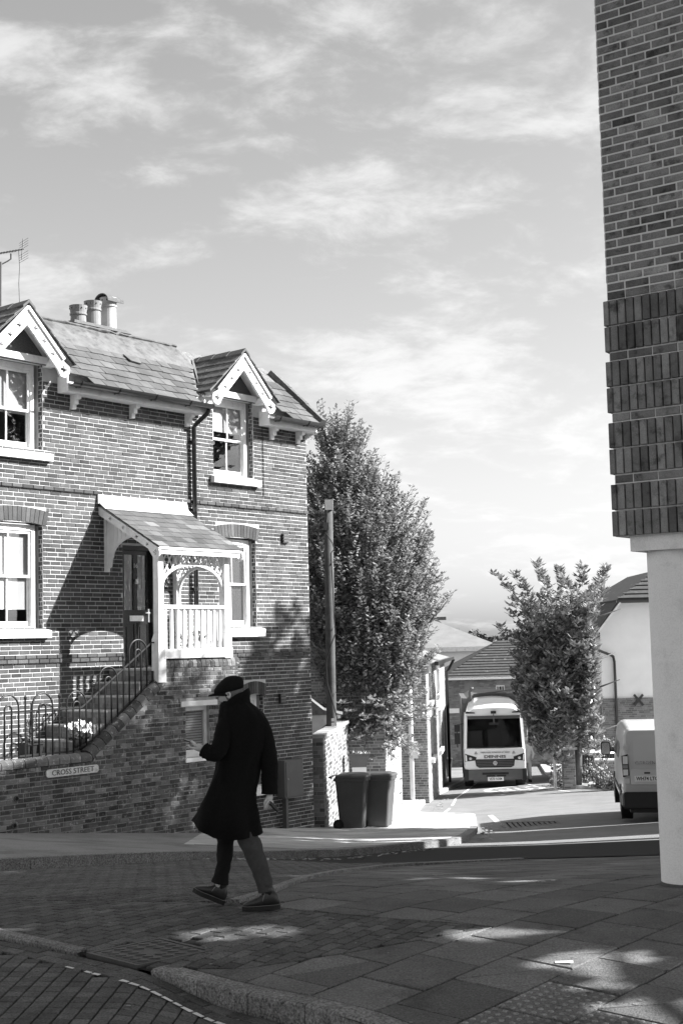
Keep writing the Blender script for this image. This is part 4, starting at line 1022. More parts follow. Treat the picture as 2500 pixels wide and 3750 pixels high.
# hooped iron railing
rl = thing('iron_railing', 'black hooped iron railing climbing along the coping of the front wall', 'railing', (HO.x, HO.y, .2), HA, worldz=True)
RY = -OF+.10
def zb_(u): return interp(u, [(-4.5, .40), (-1.75, .40), (-1.35, .54), (.03, 1.44)])
def zt_(u): return interp(u, [(-4.5, 1.075), (-1.55, 1.085), (.03, 2.10)])
b = MB(); b.bar((-4.5, RY, .40), (-1.75, RY, .40), .012, .03); b.bar((-1.75, RY, .40), (-1.35, RY, .54), .012, .03); b.bar((-1.35, RY, .54), (.03, RY, 1.44), .012, .03); b.build('bottom_rail', 'iron', rl)
b = MB(); b.bar((-4.5, RY, 1.07), (-1.55, RY, 1.085), .012, .028); b.bar((-1.55, RY, 1.085), (.03, RY, 2.10), .012, .028); b.build('top_rail', 'iron', rl)
def hoop(u0, u1, drop=.03, rise=0, r=.0145):
    c = (u0+u1)/2; R = (u1-u0)/2; zc = zt_(c)+rise
    P = [(u0, RY, zb_(u0)-drop)] + [(c-R*math.cos(math.pi*k/14), RY, zc+R*math.sin(math.pi*k/14)) for k in range(15)] + [(u1, RY, zb_(u1)-drop)]
    b = MB(); b.tube(P, r, 6); b.build('hoop', 'iron', rl, smooth=True)
for c in (-3.74, -3.04, -2.365, -1.665, -.975, -.295):
    hoop(c-.205, c+.205, rise=.055); hoop(c-.068, c+.068, rise=-.0+.03)
for u in (-4.08, -3.39, -2.705, -2.02, -1.32, -.635):
    b = MB(); z1 = zt_(u)+.25; b.tube([(u, RY, zb_(u)-.03), (u, RY, z1-.08), (u, RY, z1-.07), (u, RY, z1-.04), (u, RY, z1)], [.0145, .0145, .022, .025, .003], 6); b.build('spike_bar', 'iron', rl)
b = MB(); b.tube([(.04, RY, 1.2), (.04, RY, 1.62)], .022, 6); b.tube([(.03, RY, 2.10), (.09, RY-.02, 2.10)], .014, 6); b.build('end_post', 'iron', rl)
# street name plate
o = hw(-1.86, OF+.02, .1); sg = thing('street_sign', 'white cast street name plate reading CROSS STREET on the brick wall', 'sign', (o.x, o.y, .04), HA)
b = MB(); W2, H2, c_ = .54, .062, .03
b.plate([(-W2+c_, -H2), (W2-c_, -H2), (W2, -H2+c_), (W2, H2-c_), (W2-c_, H2), (-W2+c_, H2), (-W2, H2-c_), (-W2, -H2+c_)], [], lambda a, z, d: (a, -.012+d, z+.062), .02); b.build('plate', 'sign_white', sg, fix=True)
text('CROSS STREET', .118, 'ink_soft', sg, frame((0, -.016, .062), (1, 0, 0), (0, 0, 1)), 'lettering', .002, sx=1.13)
# pots on the wall ledge
def flowerpot(u, off, z, r, h, name, label, kind):
    o = hw(u, off, z); t = thing(name, label, 'plant', (o.x, o.y, z), HA)
    b = MB(); b.loft([[(-r*.8, -r*.7, 0), (r*.8, -r*.7, 0), (r*.8, r*.7, 0), (-r*.8, r*.7, 0)], [(-r, -r*.8, h*.9), (r, -r*.8, h*.9), (r, r*.8, h*.9), (-r, r*.8, h*.9)], [(-r-.015, -r*.8-.015, h*.9), (r+.015, -r*.8-.015, h*.9), (r+.015, r*.8+.015, h*.9), (-r-.015, r*.8+.015, h*.9)], [(-r-.015, -r*.8-.015, h), (r+.015, -r*.8-.015, h), (r+.015, r*.8+.015, h), (-r-.015, r*.8+.015, h)], [(-r, -r*.8, h), (r, -r*.8, h), (r, r*.8, h), (-r, r*.8, h)], [(-r, -r*.8, h-.03), (r, -r*.8, h-.03), (r, r*.8, h-.03), (-r, r*.8, h-.03)]]); b.build('pot', 'pot_black', t)
    b = MB()
    if kind == 'stems':
        for k in range(5):
            x = rnd.uniform(-.08, .08); P = [(x, 0, h-.03), (x+rnd.uniform(-.05, .05), 0, h+.2), (x+rnd.uniform(-.1, .1), 0, h+rnd.uniform(.3, .55))]; b.tube(P, .006, 4)
            for q in range(26):
                s = rnd.random(); p = V(P[0]).lerp(V(P[2]), s); a = rnd.uniform(0, 6.28); d = V((math.cos(a)*.05, math.sin(a)*.05, rnd.uniform(-.05, .04))); w2 = V((-d.y, d.x, 0))*.25; b.quad(p, p+d*.5+w2, p+d, p+d*.5-w2)
        b.build('stems', 'leaf_mid', t)
        b = MB(); b.tube([(.0, .02, h-.05), (.03, .02, h+.62)], .012, 5); b.build('stake', 'iron', t)
    else:
        for k in range(120):
            a = rnd.uniform(0, 6.28); rr = rnd.uniform(0, .24); p = V((rr*math.cos(a), rr*math.sin(a)*.6, h+rnd.uniform(-.05, .16))); d = V((math.cos(a)*.06, math.sin(a)*.06, rnd.uniform(-.02, .05))); w2 = V((-d.y, d.x, 0))*.4; b.quad(p, p+d*.5+w2, p+d, p+d*.5-w2)
        b.build('leaves', 'leaf_dark', t); 
        b = MB()
        for k in range(46):
            a = rnd.uniform(0, 6.28); rr = .27*math.sqrt(rnd.random()); p = V((rr*math.cos(a), rr*math.sin(a)*.6-.03, h+.12+.1*(1-rr/.27)+rnd.uniform(-.06, .08)))
            for q in range(5):
                t_ = q*1.257+a; d = V((math.cos(t_), math.sin(t_)*.5-.4, math.sin(t_)*.8)).normalized()*.036; w2 = d.cross(V((0, 1, 0)))*.55; b.quad(p, p+d*.6+w2, p+d, p+d*.6-w2)
        b.build('flowers', 'petal', t)
    return t
flowerpot(-2.42, .98, .33, .155, .24, 'potted_plant', 'thin staked plant in a black pot behind the left railings', 'stems')
flowerpot(-1.50, 1.03, .40, .13, .2, 'potted_flowers', 'white pelargonium in a black pot at the foot of the steps', 'flowers')
o = hw(-3.1, .9, .3); wd_ = thing('bedding_plant', 'low straggly plant on the ledge at the left edge behind the railings', 'plant', (o.x, o.y, .28), HA)
b = MB()
for k in range(90):
    x = rnd.uniform(-.35, .4); p = V((x, rnd.uniform(-.08, .08), rnd.uniform(0, .16))); a = rnd.uniform(0, 6.28); d = V((math.cos(a)*.06, math.sin(a)*.05, .03)); w2 = V((-d.y, d.x, 0))*.3; b.quad(p, p+d*.5+w2, p+d, p+d*.5-w2)
b.build('leaves', 'leaf_mid', wd_)
# grey meter cabinet
o = hw(4.95, .0, -.65); mc = thing('meter_cabinet', 'grey steel meter cabinet on a post against the brick house', 'cabinet', (o.x, o.y, -1.68), HA, worldz=True)
b = MB(); b.box(-.29, .29, -.20, -.012, -1.02, -.28); b.build('box', 'utility_grey', mc)
b = MB(); b.box(-.25, .27, -.212, -.20, -.99, -.31); dr = b.build('door', 'utility_grey', mc)
b = MB(); b.lathe([(.012, 0), (.012, .03)], (-.2, -.215, -.66), 8); b.build('lock', 'chrome', dr)
b = MB(); b.box(-.20, -.13, -.15, -.05, -1.68, -1.02); b.build('post', 'utility_grey', mc)

# ------------------------------------------------------------ chequered flint and brick wall beyond the corner
def wall_thing(p0, p1, z0, z1, label, m, mm, nobj, name='boundary_wall', cat='wall', tones=TONES, thick=.22, **k):
    p0 = V(p0); p1 = V(p1); L = (p1-p0).length; a = math.atan2(p1.y-p0.y, p1.x-p0.x)
    t = thing(name, label, cat, (p0.x, p0.y, z0), a); Wm = Matrix.Translation((p0.x, p0.y, z0)) @ Matrix.Rotation(a, 4, 'Z')
    b = MB(); b.box(0, L, 0, thick, 0, z1-z0); b.build('wall', mm, t)
    brick_run(t, (0, 0), (L, 0), 0, z1-z0-.02, m, nobj, world=Wm, tones=tones, **k); return t, L, Wm
fwl, L_, Wm_ = wall_thing((-.50, 30.0), (.03, 35.6), -2.4, .06, 'pale chequered brick and flint wall running back behind the wheelie bins', 'brick_far', 'mortar_wall', 120, tones=[-.75, -.6, -.45, -.3, -.1, .1, .25, .4, .5], hz=.5, course=.085, joint=.02)
brick_run(fwl, (0, .22), (0, 0), 0, 2.44, 'brick_far', 20, world=Wm_, course=.085, tones=[-.6, -.3, 0, .2])
for k in range(20): b = MB(); b.tone = rnd.uniform(-.5, .1); b.box(k*L_/20+.006, (k+1)*L_/20-.006, -.04, .26, 2.46, 2.53+rnd.uniform(0, .012)); b.build('coping_stone', 'stone', fwl)

# ------------------------------------------------------------ wheelie bins
def wheelie_bin(x, y, z, rz, label, s=1.0, group='wheelie bins', m='bin_plastic', cat='bin'):
    t = thing('wheelie_bin', label, cat, (x, y, z), rz, group); t.scale = (s, s, s)
    b = MB()
    def ring(hw_, hd0, hd1, z_, r=.05):
        P = []
        for (cx, cy, a0) in ((hw_-r, hd1-r, 0), (-hw_+r, hd1-r, 90), (-hw_+r, -hd0+r, 180), (hw_-r, -hd0+r, 270)):
            for k in range(4): a = R_(a0+k*30); P.append((cx+r*math.cos(a), cy+r*math.sin(a), z_))
        return P
    b.loft([ring(.215, .22, .24, .03), ring(.22, .225, .25, .1), ring(.27, .30, .31, .93), ring(.29, .33, .34, .935), ring(.29, .33, .34, .99), ring(.265, .29, .3, .99), ring(.26, .28, .29, .9)]); b.build('body', m, t, smooth=False)
    b = MB(); b.loft([ring(.295, .34, .30, .992), ring(.30, .345, .31, 1.015), ring(.28, .32, .29, 1.05), ring(.2, .24, .2, 1.075)]); lid = b.build('lid', m, t)
    b = MB(); b.tube([(-.26, .36, 1.0), (-.26, .42, 1.01), (.26, .42, 1.01), (.26, .36, 1.0)], .018, 6); b.build('handle', m, t)
    for sx in (-1, 1):
        b = MB(); b.tube([(sx*.235, .26, .10), (sx*.285, .26, .10)], .10, 16); wh = b.build('wheel', 'rubber', t)
        b = MB(); b.tube([(sx*.236, .26, .10), (sx*.29, .26, .10)], .045, 10); b.build('hub', 'black_plastic', wh)
    b = MB(); b.tube([(-.23, .26, .10), (.23, .26, .10)], .012, 6); b.build('axle', 'iron', t)
    return t
zb1 = zp(.1, 30.2)+.012
wheelie_bin(.10, 30.15, zb1, R_(78), 'nearer left dark wheelie bin with its wheel showing, by the chequered wall', 1.06)
wheelie_bin(.63, 30.45, zp(.63, 30.45)+.012, R_(74), 'right dark wheelie bin of the pair on the pavement corner', 1.06)
# planter above the bins
pb = thing('planter', 'dark square planter tub standing above the wheelie bins', 'planter', (.27, 34.2, -2.05))
b = MB(); b.box(-.17, .17, -.17, .17, 0, 1.15); b.build('pedestal', 'render_white', pb)
b = MB(); b.loft([[(-q, -q, z), (q, -q, z), (q, q, z), (-q, q, z)] for q, z in ((.17, 1.15), (.185, 1.24), (.24, 1.42), (.27, 1.425), (.27, 1.47), (.24, 1.47), (.23, 1.4))]); b.build('tub', 'utility_grey', pb)
b = MB()
for k in range(60): a = rnd.uniform(0, 6.28); p = V((rnd.uniform(-.2, .2), rnd.uniform(-.2, .2), 1.42)); d = V((math.cos(a)*.06, math.sin(a)*.06, .1)); w2 = V((-d.y, d.x, 0))*.4; b.quad(p, p+d*.5+w2, p+d, p+d*.5-w2)
b.build('leaves', 'leaf_mid', pb)
# telegraph pole
tp = thing('telegraph_pole', 'weathered wooden telegraph pole with a looped cable behind the chequered wall', 'pole', (-.33, 33.0, -2.3))
b = MB(); b.tube([(-.03, 0, 0), (-.01, 0, 3.8), (.03, 0, 7.6)], [.125, .115, .10], 14); b.build('shaft', 'pole_wood', tp, smooth=True)
b = MB(); b.box(-.05, .14, -.12, .10, 7.42, 7.66); b.build('cap_band', 'render_white', tp)
b = MB(); b.box(-.09, .03, -.16, -.08, 6.95, 7.12); b.build('terminal_box', 'utility_grey', tp)
b = MB(); b.tube([(.02, -.11, 7.4), (-.06, -.13, 6.9), (.1, -.14, 6.65), (.14, -.12, 6.5), (.06, -.13, 6.4), (.09, -.12, 5.6), (.1, -.12, 4.9), (.12, -.12, 4.55), (0, -.14, 4.25), (-.11, -.13, 3.9), (-.09, -.13, 3.4), (.02, -.13, 3.0), (.12, -.12, 2.6)], .014, 6); b.build('cable', 'rubber', tp, smooth=True)
for k in range(5):
    b = MB(); z = 6.2-k*.75; b.tube([(-.13 if k % 2 else .09, -.09, z), (-.2 if k % 2 else .17, -.1, z+.01)], .008, 5); b.build('step_bolt', 'iron', tp)
b = MB(); b.tube([(-.05, 0, 7.3), (-.9, -1.6, 7.55), (-1.6, -3.3, 7.9)], .012, 4); b.build('wire', 'iron', tp)
b = MB()
for z in (2.35, 2.45, 2.55): b.box(-.02, .06, -.135, -.12, z, z+.07)
b.build('number_tag', 'sign_white', tp)
# thin lamp post behind
lp = thing('sign_post', 'slim pale metal post rising into the tree behind the planter', 'post', (.47, 38.0, -2.4))
b = MB(); b.tube([(0, 0, 0), (-.02, 0, 3.2)], .065, 12); b.build('shaft', 'lead', lp, smooth=True)
b = MB(); b.tube([(0, 0, .0), (0, 0, .35)], .085, 12); b.build('base', 'utility_grey', lp, smooth=True)
# ------------------------------------------------------------ brick building on a column, right foreground
bo = V((2.325, 12.0, 0)); bd = V((.80, -.60, 0)); bn = V((.60, .80, 0)); BA = math.atan2(-.60, .80)
bld = thing('brick_building', 'tall brick building corner with soldier course bands carried on a pale column', 'building', (bo.x, bo.y, 2.6), BA, worldz=True)
BW_ = Matrix.Translation((bo.x, bo.y, 0)) @ Matrix.Rotation(BA, 4, 'Z')
ZU = 2.82; ZTOP = 10.2
b = MB(); b.box(.0, 1.9, .0, 2.2, ZU, ZTOP); b.build('wall', 'mortar_new', bld)
BT = [-.5, -.3, -.15, -.05, 0, 0, .08, .15, .22]
z = ZU; ZS = []
for k in range(4):
    for r in (0, 1):
        brick_run(bld, (-.03, -.004), (1.9, -.004), z, z+.226, 'brick_new', 34, course=.225, blen=.0755, joint=.014, proud=.03, world=BW_, tones=BT, depth=.05)
        brick_run(bld, (-.004, 2.2), (-.004, -.028), z, z+.226, 'brick_new', 0, course=.225, blen=.0755, joint=.014, proud=.03, world=BW_, tones=BT)
        z += .226
    brick_run(bld, (0, 0), (1.9, 0), z, z+.076, 'brick_new', 10, course=.0755, joint=.012, world=BW_, tones=BT)
    brick_run(bld, (0, 2.2), (0, 0), z, z+.076, 'brick_new', 0, course=.0755, joint=.012, world=BW_, tones=BT); z += .0755
brick_run(bld, (0, 0), (1.9, 0), z, ZTOP, 'brick_new', 200, joint=.017, world=BW_, tones=BT)
brick_run(bld, (0, 2.2), (0, 0), z, ZTOP, 'brick_new', 0, joint=.013, world=BW_, tones=BT)
b = MB(); b.box(.09, 1.8, .05, 2.1, ZU-.125, ZU); b.build('slab_edge', 'concrete_white', bld)
b = MB(); b.lathe([(.27, 0), (.27, .02), (.22, .03), (.22, 2.72), (.22, 2.9)], (.35, .325, -.18), 40); b.build('column', 'concrete_white', bld, smooth=True)
b = MB(); b.lathe([(.227, 0), (.227, .05)], (.35, .325, -.10), 40); b.build('column_foot', 'clay_dark', bld, smooth=True)

# ------------------------------------------------------------ neighbouring blocks and street trees just out of the picture, some trees added for their shade
def block(name, label, x0, x1, y0, y1, z0, z1, slant=0, win=True):
    t = thing(name, label, 'building', (x0, y0, z0))
    b = MB(); b.hexa([(0, 0, 0), (x1-x0, 0, 0), (x1-x0+slant, y1-y0, 0), (slant, y1-y0, 0), (0, 0, z1-z0), (x1-x0, 0, z1-z0), (x1-x0+slant, y1-y0, z1-z0), (slant, y1-y0, z1-z0)]); b.build('wall', 'brick_far', t)
    b = MB(); b.hexa([(-.2, -.1, z1-z0), (x1-x0, -.1, z1-z0), (x1-x0+slant, y1-y0+.1, z1-z0), (slant-.2, y1-y0+.1, z1-z0), (-.2, -.1, z1-z0+.2), (x1-x0, -.1, z1-z0+.2), (x1-x0+slant, y1-y0+.1, z1-z0+.2), (slant-.2, y1-y0+.1, z1-z0+.2)]); b.build('parapet', 'stone', t)
    if win:
        n = max(1, int((y1-y0)/2.4))
        for i in range(n):
            for fl in range(3):
                yy = (i+.5)*(y1-y0)/n; zz = 1.5+fl*3.0
                if zz+1.5 > z1-z0: continue
                sx_ = slant*yy/(y1-y0)
                b = MB(); b.box(-.05+sx_, .1+sx_, yy-.5, yy+.5, zz, zz+1.5); wn_ = b.build('window', 'white_paint', t); b = MB(); b.box(-.06+sx_, .0+sx_, yy-.42, yy+.42, zz+.08, zz+1.42); b.build('pane', 'pane_dark', wn_)
    return t
block('corner_block', 'long brick block behind the column building, beyond the right edge', 8.6, 15, 16.2, 24.05, -1.2, 10.3, 2.2)
block('terrace_block', 'brick terrace further down the side street, beyond the right edge', 12, 19, 25.75, 29.3, -2.2, 10.6)


def leaves(b, p, n, L, W, spread, up=.3, tones=(-.35, .35)):
    for k in range(n):
        a = rnd.uniform(0, 6.283); d = V((math.cos(a)*spread, math.sin(a)*spread, rnd.uniform(-.5, 1)*.6+up)).normalized()*L*rnd.uniform(.7, 1.2)
        s = d.cross(V((rnd.uniform(-.5, .5), rnd.uniform(-.5, .5), 1))).normalized()*W
        b.tone = rnd.uniform(*tones); o = p+d*.1
        f = d.cross(s).normalized()*W*.3
        b.add([o, o+d*.5+s+f, o+d, o+d*.5-s+f], [(0, 1, 2), (0, 2, 3)])
def shade_tree(name, label, x, y, zc, R, n, gaps, size=.30, tr=(0, 0)):
    t = thing(name, label, 'tree', (x, y, gz(x, y)-.2)); z0 = t.location.z
    b = MB(); b.tube([(tr[0], tr[1], 0), (tr[0]*.8+.1, tr[1]*.8+.05, zc-z0-3.5), (0, .1, zc-z0+1)], [.24, .17, .07], 10)
    for k in range(12): a = k*2.4; h = zc-z0-1.5+k*.2; b.tube([(0, 0, h-.4), (R[0]*.5*math.cos(a), R[1]*.5*math.sin(a), h+.5), (R[0]*.85*math.cos(a), R[1]*.85*math.sin(a), h+.9)], [.07, .045, .015], 6)
    b.build('trunk', 'bark', t)
    b = MB(); rays = [(V(g[0]), g[1]) for g in gaps]  # leaves are left out along these sun rays to set the light patches
    for k in range(n):
        while True:
            q = V((rnd.uniform(-1, 1), rnd.uniform(-1, 1), rnd.uniform(-1, 1)))
            if q.length < 1: break
        P = V((x+q.x*R[0], y+q.y*R[1], zc+q.z*R[2]))
        bad = False
        for (g, r) in rays:
            w2 = P-g; s = w2.dot(SUN); dist = (w2-SUN*s).length
            if dist < r: bad = True; break
        if bad: continue
        leaves(b, P-V((x, y, z0)), 2, size, size*.33, 1, .2)
    b.build('crown', 'leaf_dark', t); return t
def G3(x, y): return (x, y, gz(x, y))
GAPS = [(G3(x, y), r) for x, y, r in ((-.72, 10.32, .42), (-.52, 10.28, .32), (-1.16, 11.48, .34), (-.92, 11.18, .34), (1.06, 10.12, .38), (1.66, 9.36, .40), (1.84, 8.36, .36), (1.6, 8.80, .22), (-2.62, 10.85, .5), (-2.6, 12.3, .5), (-2.3, 12.5, .36), (.95, 13.4, .34), (1.5, 12.9, .38), (-.7, 16.2, .36), (.75, 16.4, .32), (-.25, 9.35, .22), (-.45, 14.6, .26), (-3.3, 16.9, .4))]
shade_tree('unseen_tree', 'broad leafy street tree on the near footway, beyond the right edge', 10.2, 7.6, 6.6, (2.7, 4.4, 3.4), 19000, GAPS)
shade_tree('unseen_tree', 'leafy tree in the yard behind the column building', 10.0, 13.2, 6.2, (2.4, 4.2, 3.2), 15000, GAPS)
def H3(u, z): q = hw(u, 0, z); return (q.x, q.y, q.z)
WG = [(H3(5.3, 2.3), .2), (H3(4.9, 1.9), .22), (H3(5.6, 1.5), .2), (H3(4.6, 1.35), .25), (H3(5.1, .9), .2), (H3(4.4, .6), .2), (H3(5.6, .4), .2), (H3(4.9, .1), .18), (H3(5.3, -.6), .2)]
shade_tree('unseen_tree', 'airy tree beside the terrace down the side street, beyond the right edge', 13, 29.2, 9.0, (2.2, 1.6, 3.0), 1500, WG, .34)
shade_tree('unseen_tree', 'slender unseen tree added in the gap between the two brick blocks to soften sunlight', 14, 24.6, 10.6, (1.6, 1.5, 2.6), 850, [], .34)  # tree added out of view to soften the sun strip on the front wall
shade_tree('unseen_tree', 'spreading unseen tree added above the near footway to cut skylight', 1.6, 4.6, 11.7, (8.0, 7.6, 1.9), 21000, GAPS, .36, (2.5, -6.0))  # canopy added out of view to keep skylight off the foreground
# ------------------------------------------------------------ trees in view
def leafy_tree(name, label, base, trunk, shoots, leaf, m, group=None):
    t = thing(name, label, 'tree', base, 0, group); B = V(base)
    b = MB()
    for P, r in trunk: b.tube([V(p)-B for p in P], r, 8)
    b.build('trunk', 'bark', t, smooth=True)
    tw = MB(); b = MB()
    for (p0, p1, n) in shoots:
        p0 = V(p0)-B; p1 = V(p1)-B
        tw.tube([p0, p0.lerp(p1, .5), p1], [.012, .009, .004], 3, cap=False)
        for k in range(n):
            s = (k+.5)/n; p = p0.lerp(p1, s); leaves(b, p, leaf['per'], leaf['L'], leaf['W'], 1, leaf.get('up', .3), leaf.get('tones', (-.4, .45)))
    tw.build('twigs', 'bark', t, kind='stuff'); b.build('crown', m, t); return t
# tall upright tree behind the telegraph pole
T1 = V((.35, 36.4, -2.4))
def half1(z): return interp(z, [(-1.2, .3), (-.5, .55), (.2, .9), (1, 1.25), (2, 1.55), (3.2, 1.75), (4.3, 1.55), (5.2, 1.3), (6.0, .9), (6.6, .6), (7.1, .3), (7.5, .05)])
def cen1(z): return interp(z, [(-1.2, .5), (0, .3), (2, .1), (5.4, -.1), (8.4, -.45)])
sh = []
for k in range(3300):
    z = rnd.triangular(-.9, 7.5, 2.2); h = half1(z); a = rnd.uniform(0, 6.283); r = math.sqrt(rnd.random())
    lump = 1+.22*noise.noise((math.cos(a)*1.7, math.sin(a)*1.7, z*.9)); r *= lump
    x = T1.x+cen1(z)+h*r*math.cos(a); y = T1.y+h*.85*r*math.sin(a)
    L = rnd.uniform(.28, .55)+(.45 if (r > .75 and rnd.random() < .5) or z > 6.6 else 0)
    d = V((math.cos(a)*.45, math.sin(a)*.45, rnd.uniform(.5, 1.2))).normalized()*L
    if z < .6: d = V((math.cos(a)*.8, math.sin(a)*.8, rnd.uniform(-.7, .35))).normalized()*L
    sh.append(((x, y, z), (x+d.x, y+d.y, z+d.z), int(5+L*8)))
for (x0, z0, x1, z1) in ((2.05, 2.5, 2.75, 3.3), (1.9, 1.4, 2.3, 1.9), (-.5, 7.0, -.52, 8.25), (-.2, 6.8, -.2, 7.9), (.2, 6.5, .28, 7.65), (.75, 5.9, .8, 6.8), (1.2, 5.4, 1.35, 6.3), (1.75, 4.8, 2.1, 5.7), (1.9, 4.0, 2.25, 4.9), (1.9, 3.4, 2.5, 3.7)):
    for q in range(4): sh.append(((T1.x+x0-.3+rnd.uniform(-.12, .12), T1.y+rnd.uniform(-.6, .3), z0), (T1.x+x1-.3+rnd.uniform(-.1, .1), T1.y+rnd.uniform(-.6, .3), z1+rnd.uniform(-.15, .05)), 13))
tr = [([T1, T1+V((-.05, 0, 2.0)), T1+V((-.15, .1, 5)), T1+V((-.4, 0, 8.9))], [.16, .13, .08, .02])]
for k in range(22):
    z = .9+k*.36; a = k*2.4; h = half1(z+.8-2.4+1.2); tr.append(([T1+V((-.05, 0, z)), T1+V((h*.5*math.cos(a), h*.5*math.sin(a), z+.7)), T1+V((h*.9*math.cos(a), h*.9*math.sin(a), z+1.5))], [.045, .03, .008]))
leafy_tree('leafy_tree', 'tall upright leafy tree behind the telegraph pole at the house corner', T1, tr, sh, dict(per=2, L=.135, W=.04, up=.35), 'leaf_dark')
# large-leaved evergreen by the white house
T2 = V((7.85, 49.5, -3.2)); sh = []
for k in range(1750):
    z = rnd.triangular(-2.4, 4.0, .6); a = rnd.uniform(0, 6.283); r = rnd.random()**.45
    h = interp(z, [(-2.5, .9), (-1.4, 1.7), (0, 1.95), (1.5, 1.9), (3.0, 1.95), (4.0, 1.6), (4.5, .6)])*(1+.3*noise.noise((math.cos(a)*1.3, math.sin(a)*1.3, z*.8)))
    x = T2.x+.05*(z)+h*r*math.cos(a)*1.05; y = T2.y+h*r*math.sin(a)
    rb = T2.x+interp(z, [(-2, .55), (2.3, .42), (3.3, .85), (4, 1.3)])
    if x > rb: x = rb-.5*rnd.random()
    lb = interp(z, [(-2.3, 6.8), (-1.25, 6.45), (.4, 6.0), (1.6, 5.8), (3, 5.9)])
    if x < lb: x = lb+.5*rnd.random()
    d = V((math.cos(a)*.7, math.sin(a)*.7, rnd.uniform(.2, 1.1))).normalized()*rnd.uniform(.25, .5)
    sh.append(((x, y, z), (x+d.x, y+d.y, z+d.z), 3))
for (x0, z0, x1, z1) in ((6.3, 3.1, 5.35, 4.25), (6.2, 1.9, 5.35, 2.4), (6.5, 3.5, 6.0, 4.15), (7.0, 3.9, 6.7, 4.5), (7.6, 3.8, 7.5, 4.35), (8.3, 3.8, 8.25, 4.4), (8.8, 3.7, 9.0, 4.3)):
    for q in range(7):
        s = rnd.random(); x, z = x0+(x1-x0)*s, z0+(z1-z0)*s; sh.append(((x, T2.y+rnd.uniform(-.8, .2), z), (x+(x1-x0)*.25+rnd.uniform(-.1, .1), T2.y+rnd.uniform(-.8, .2), z+.22), 3))
tr = [([T2, T2+V((.1, 0, 1.6)), T2+V((.0, 0, 3.4)), T2+V((.2, 0, 6.6))], [.15, .12, .08, .02])]
for k in range(16):
    z = 1.6+k*.3; a = k*2.4; tr.append(([T2+V((0, 0, z)), T2+V((.8*math.cos(a), .8*math.sin(a), z+.4)), T2+V((1.7*math.cos(a), 1.7*math.sin(a), z+.7))], [.05, .035, .012]))
leafy_tree('evergreen_tree', 'bushy large-leaved evergreen tree in front of the white rendered house', T2, tr, sh, dict(per=5, L=.24, W=.055, up=.5, tones=(-.5, .5)), 'leaf_gloss')
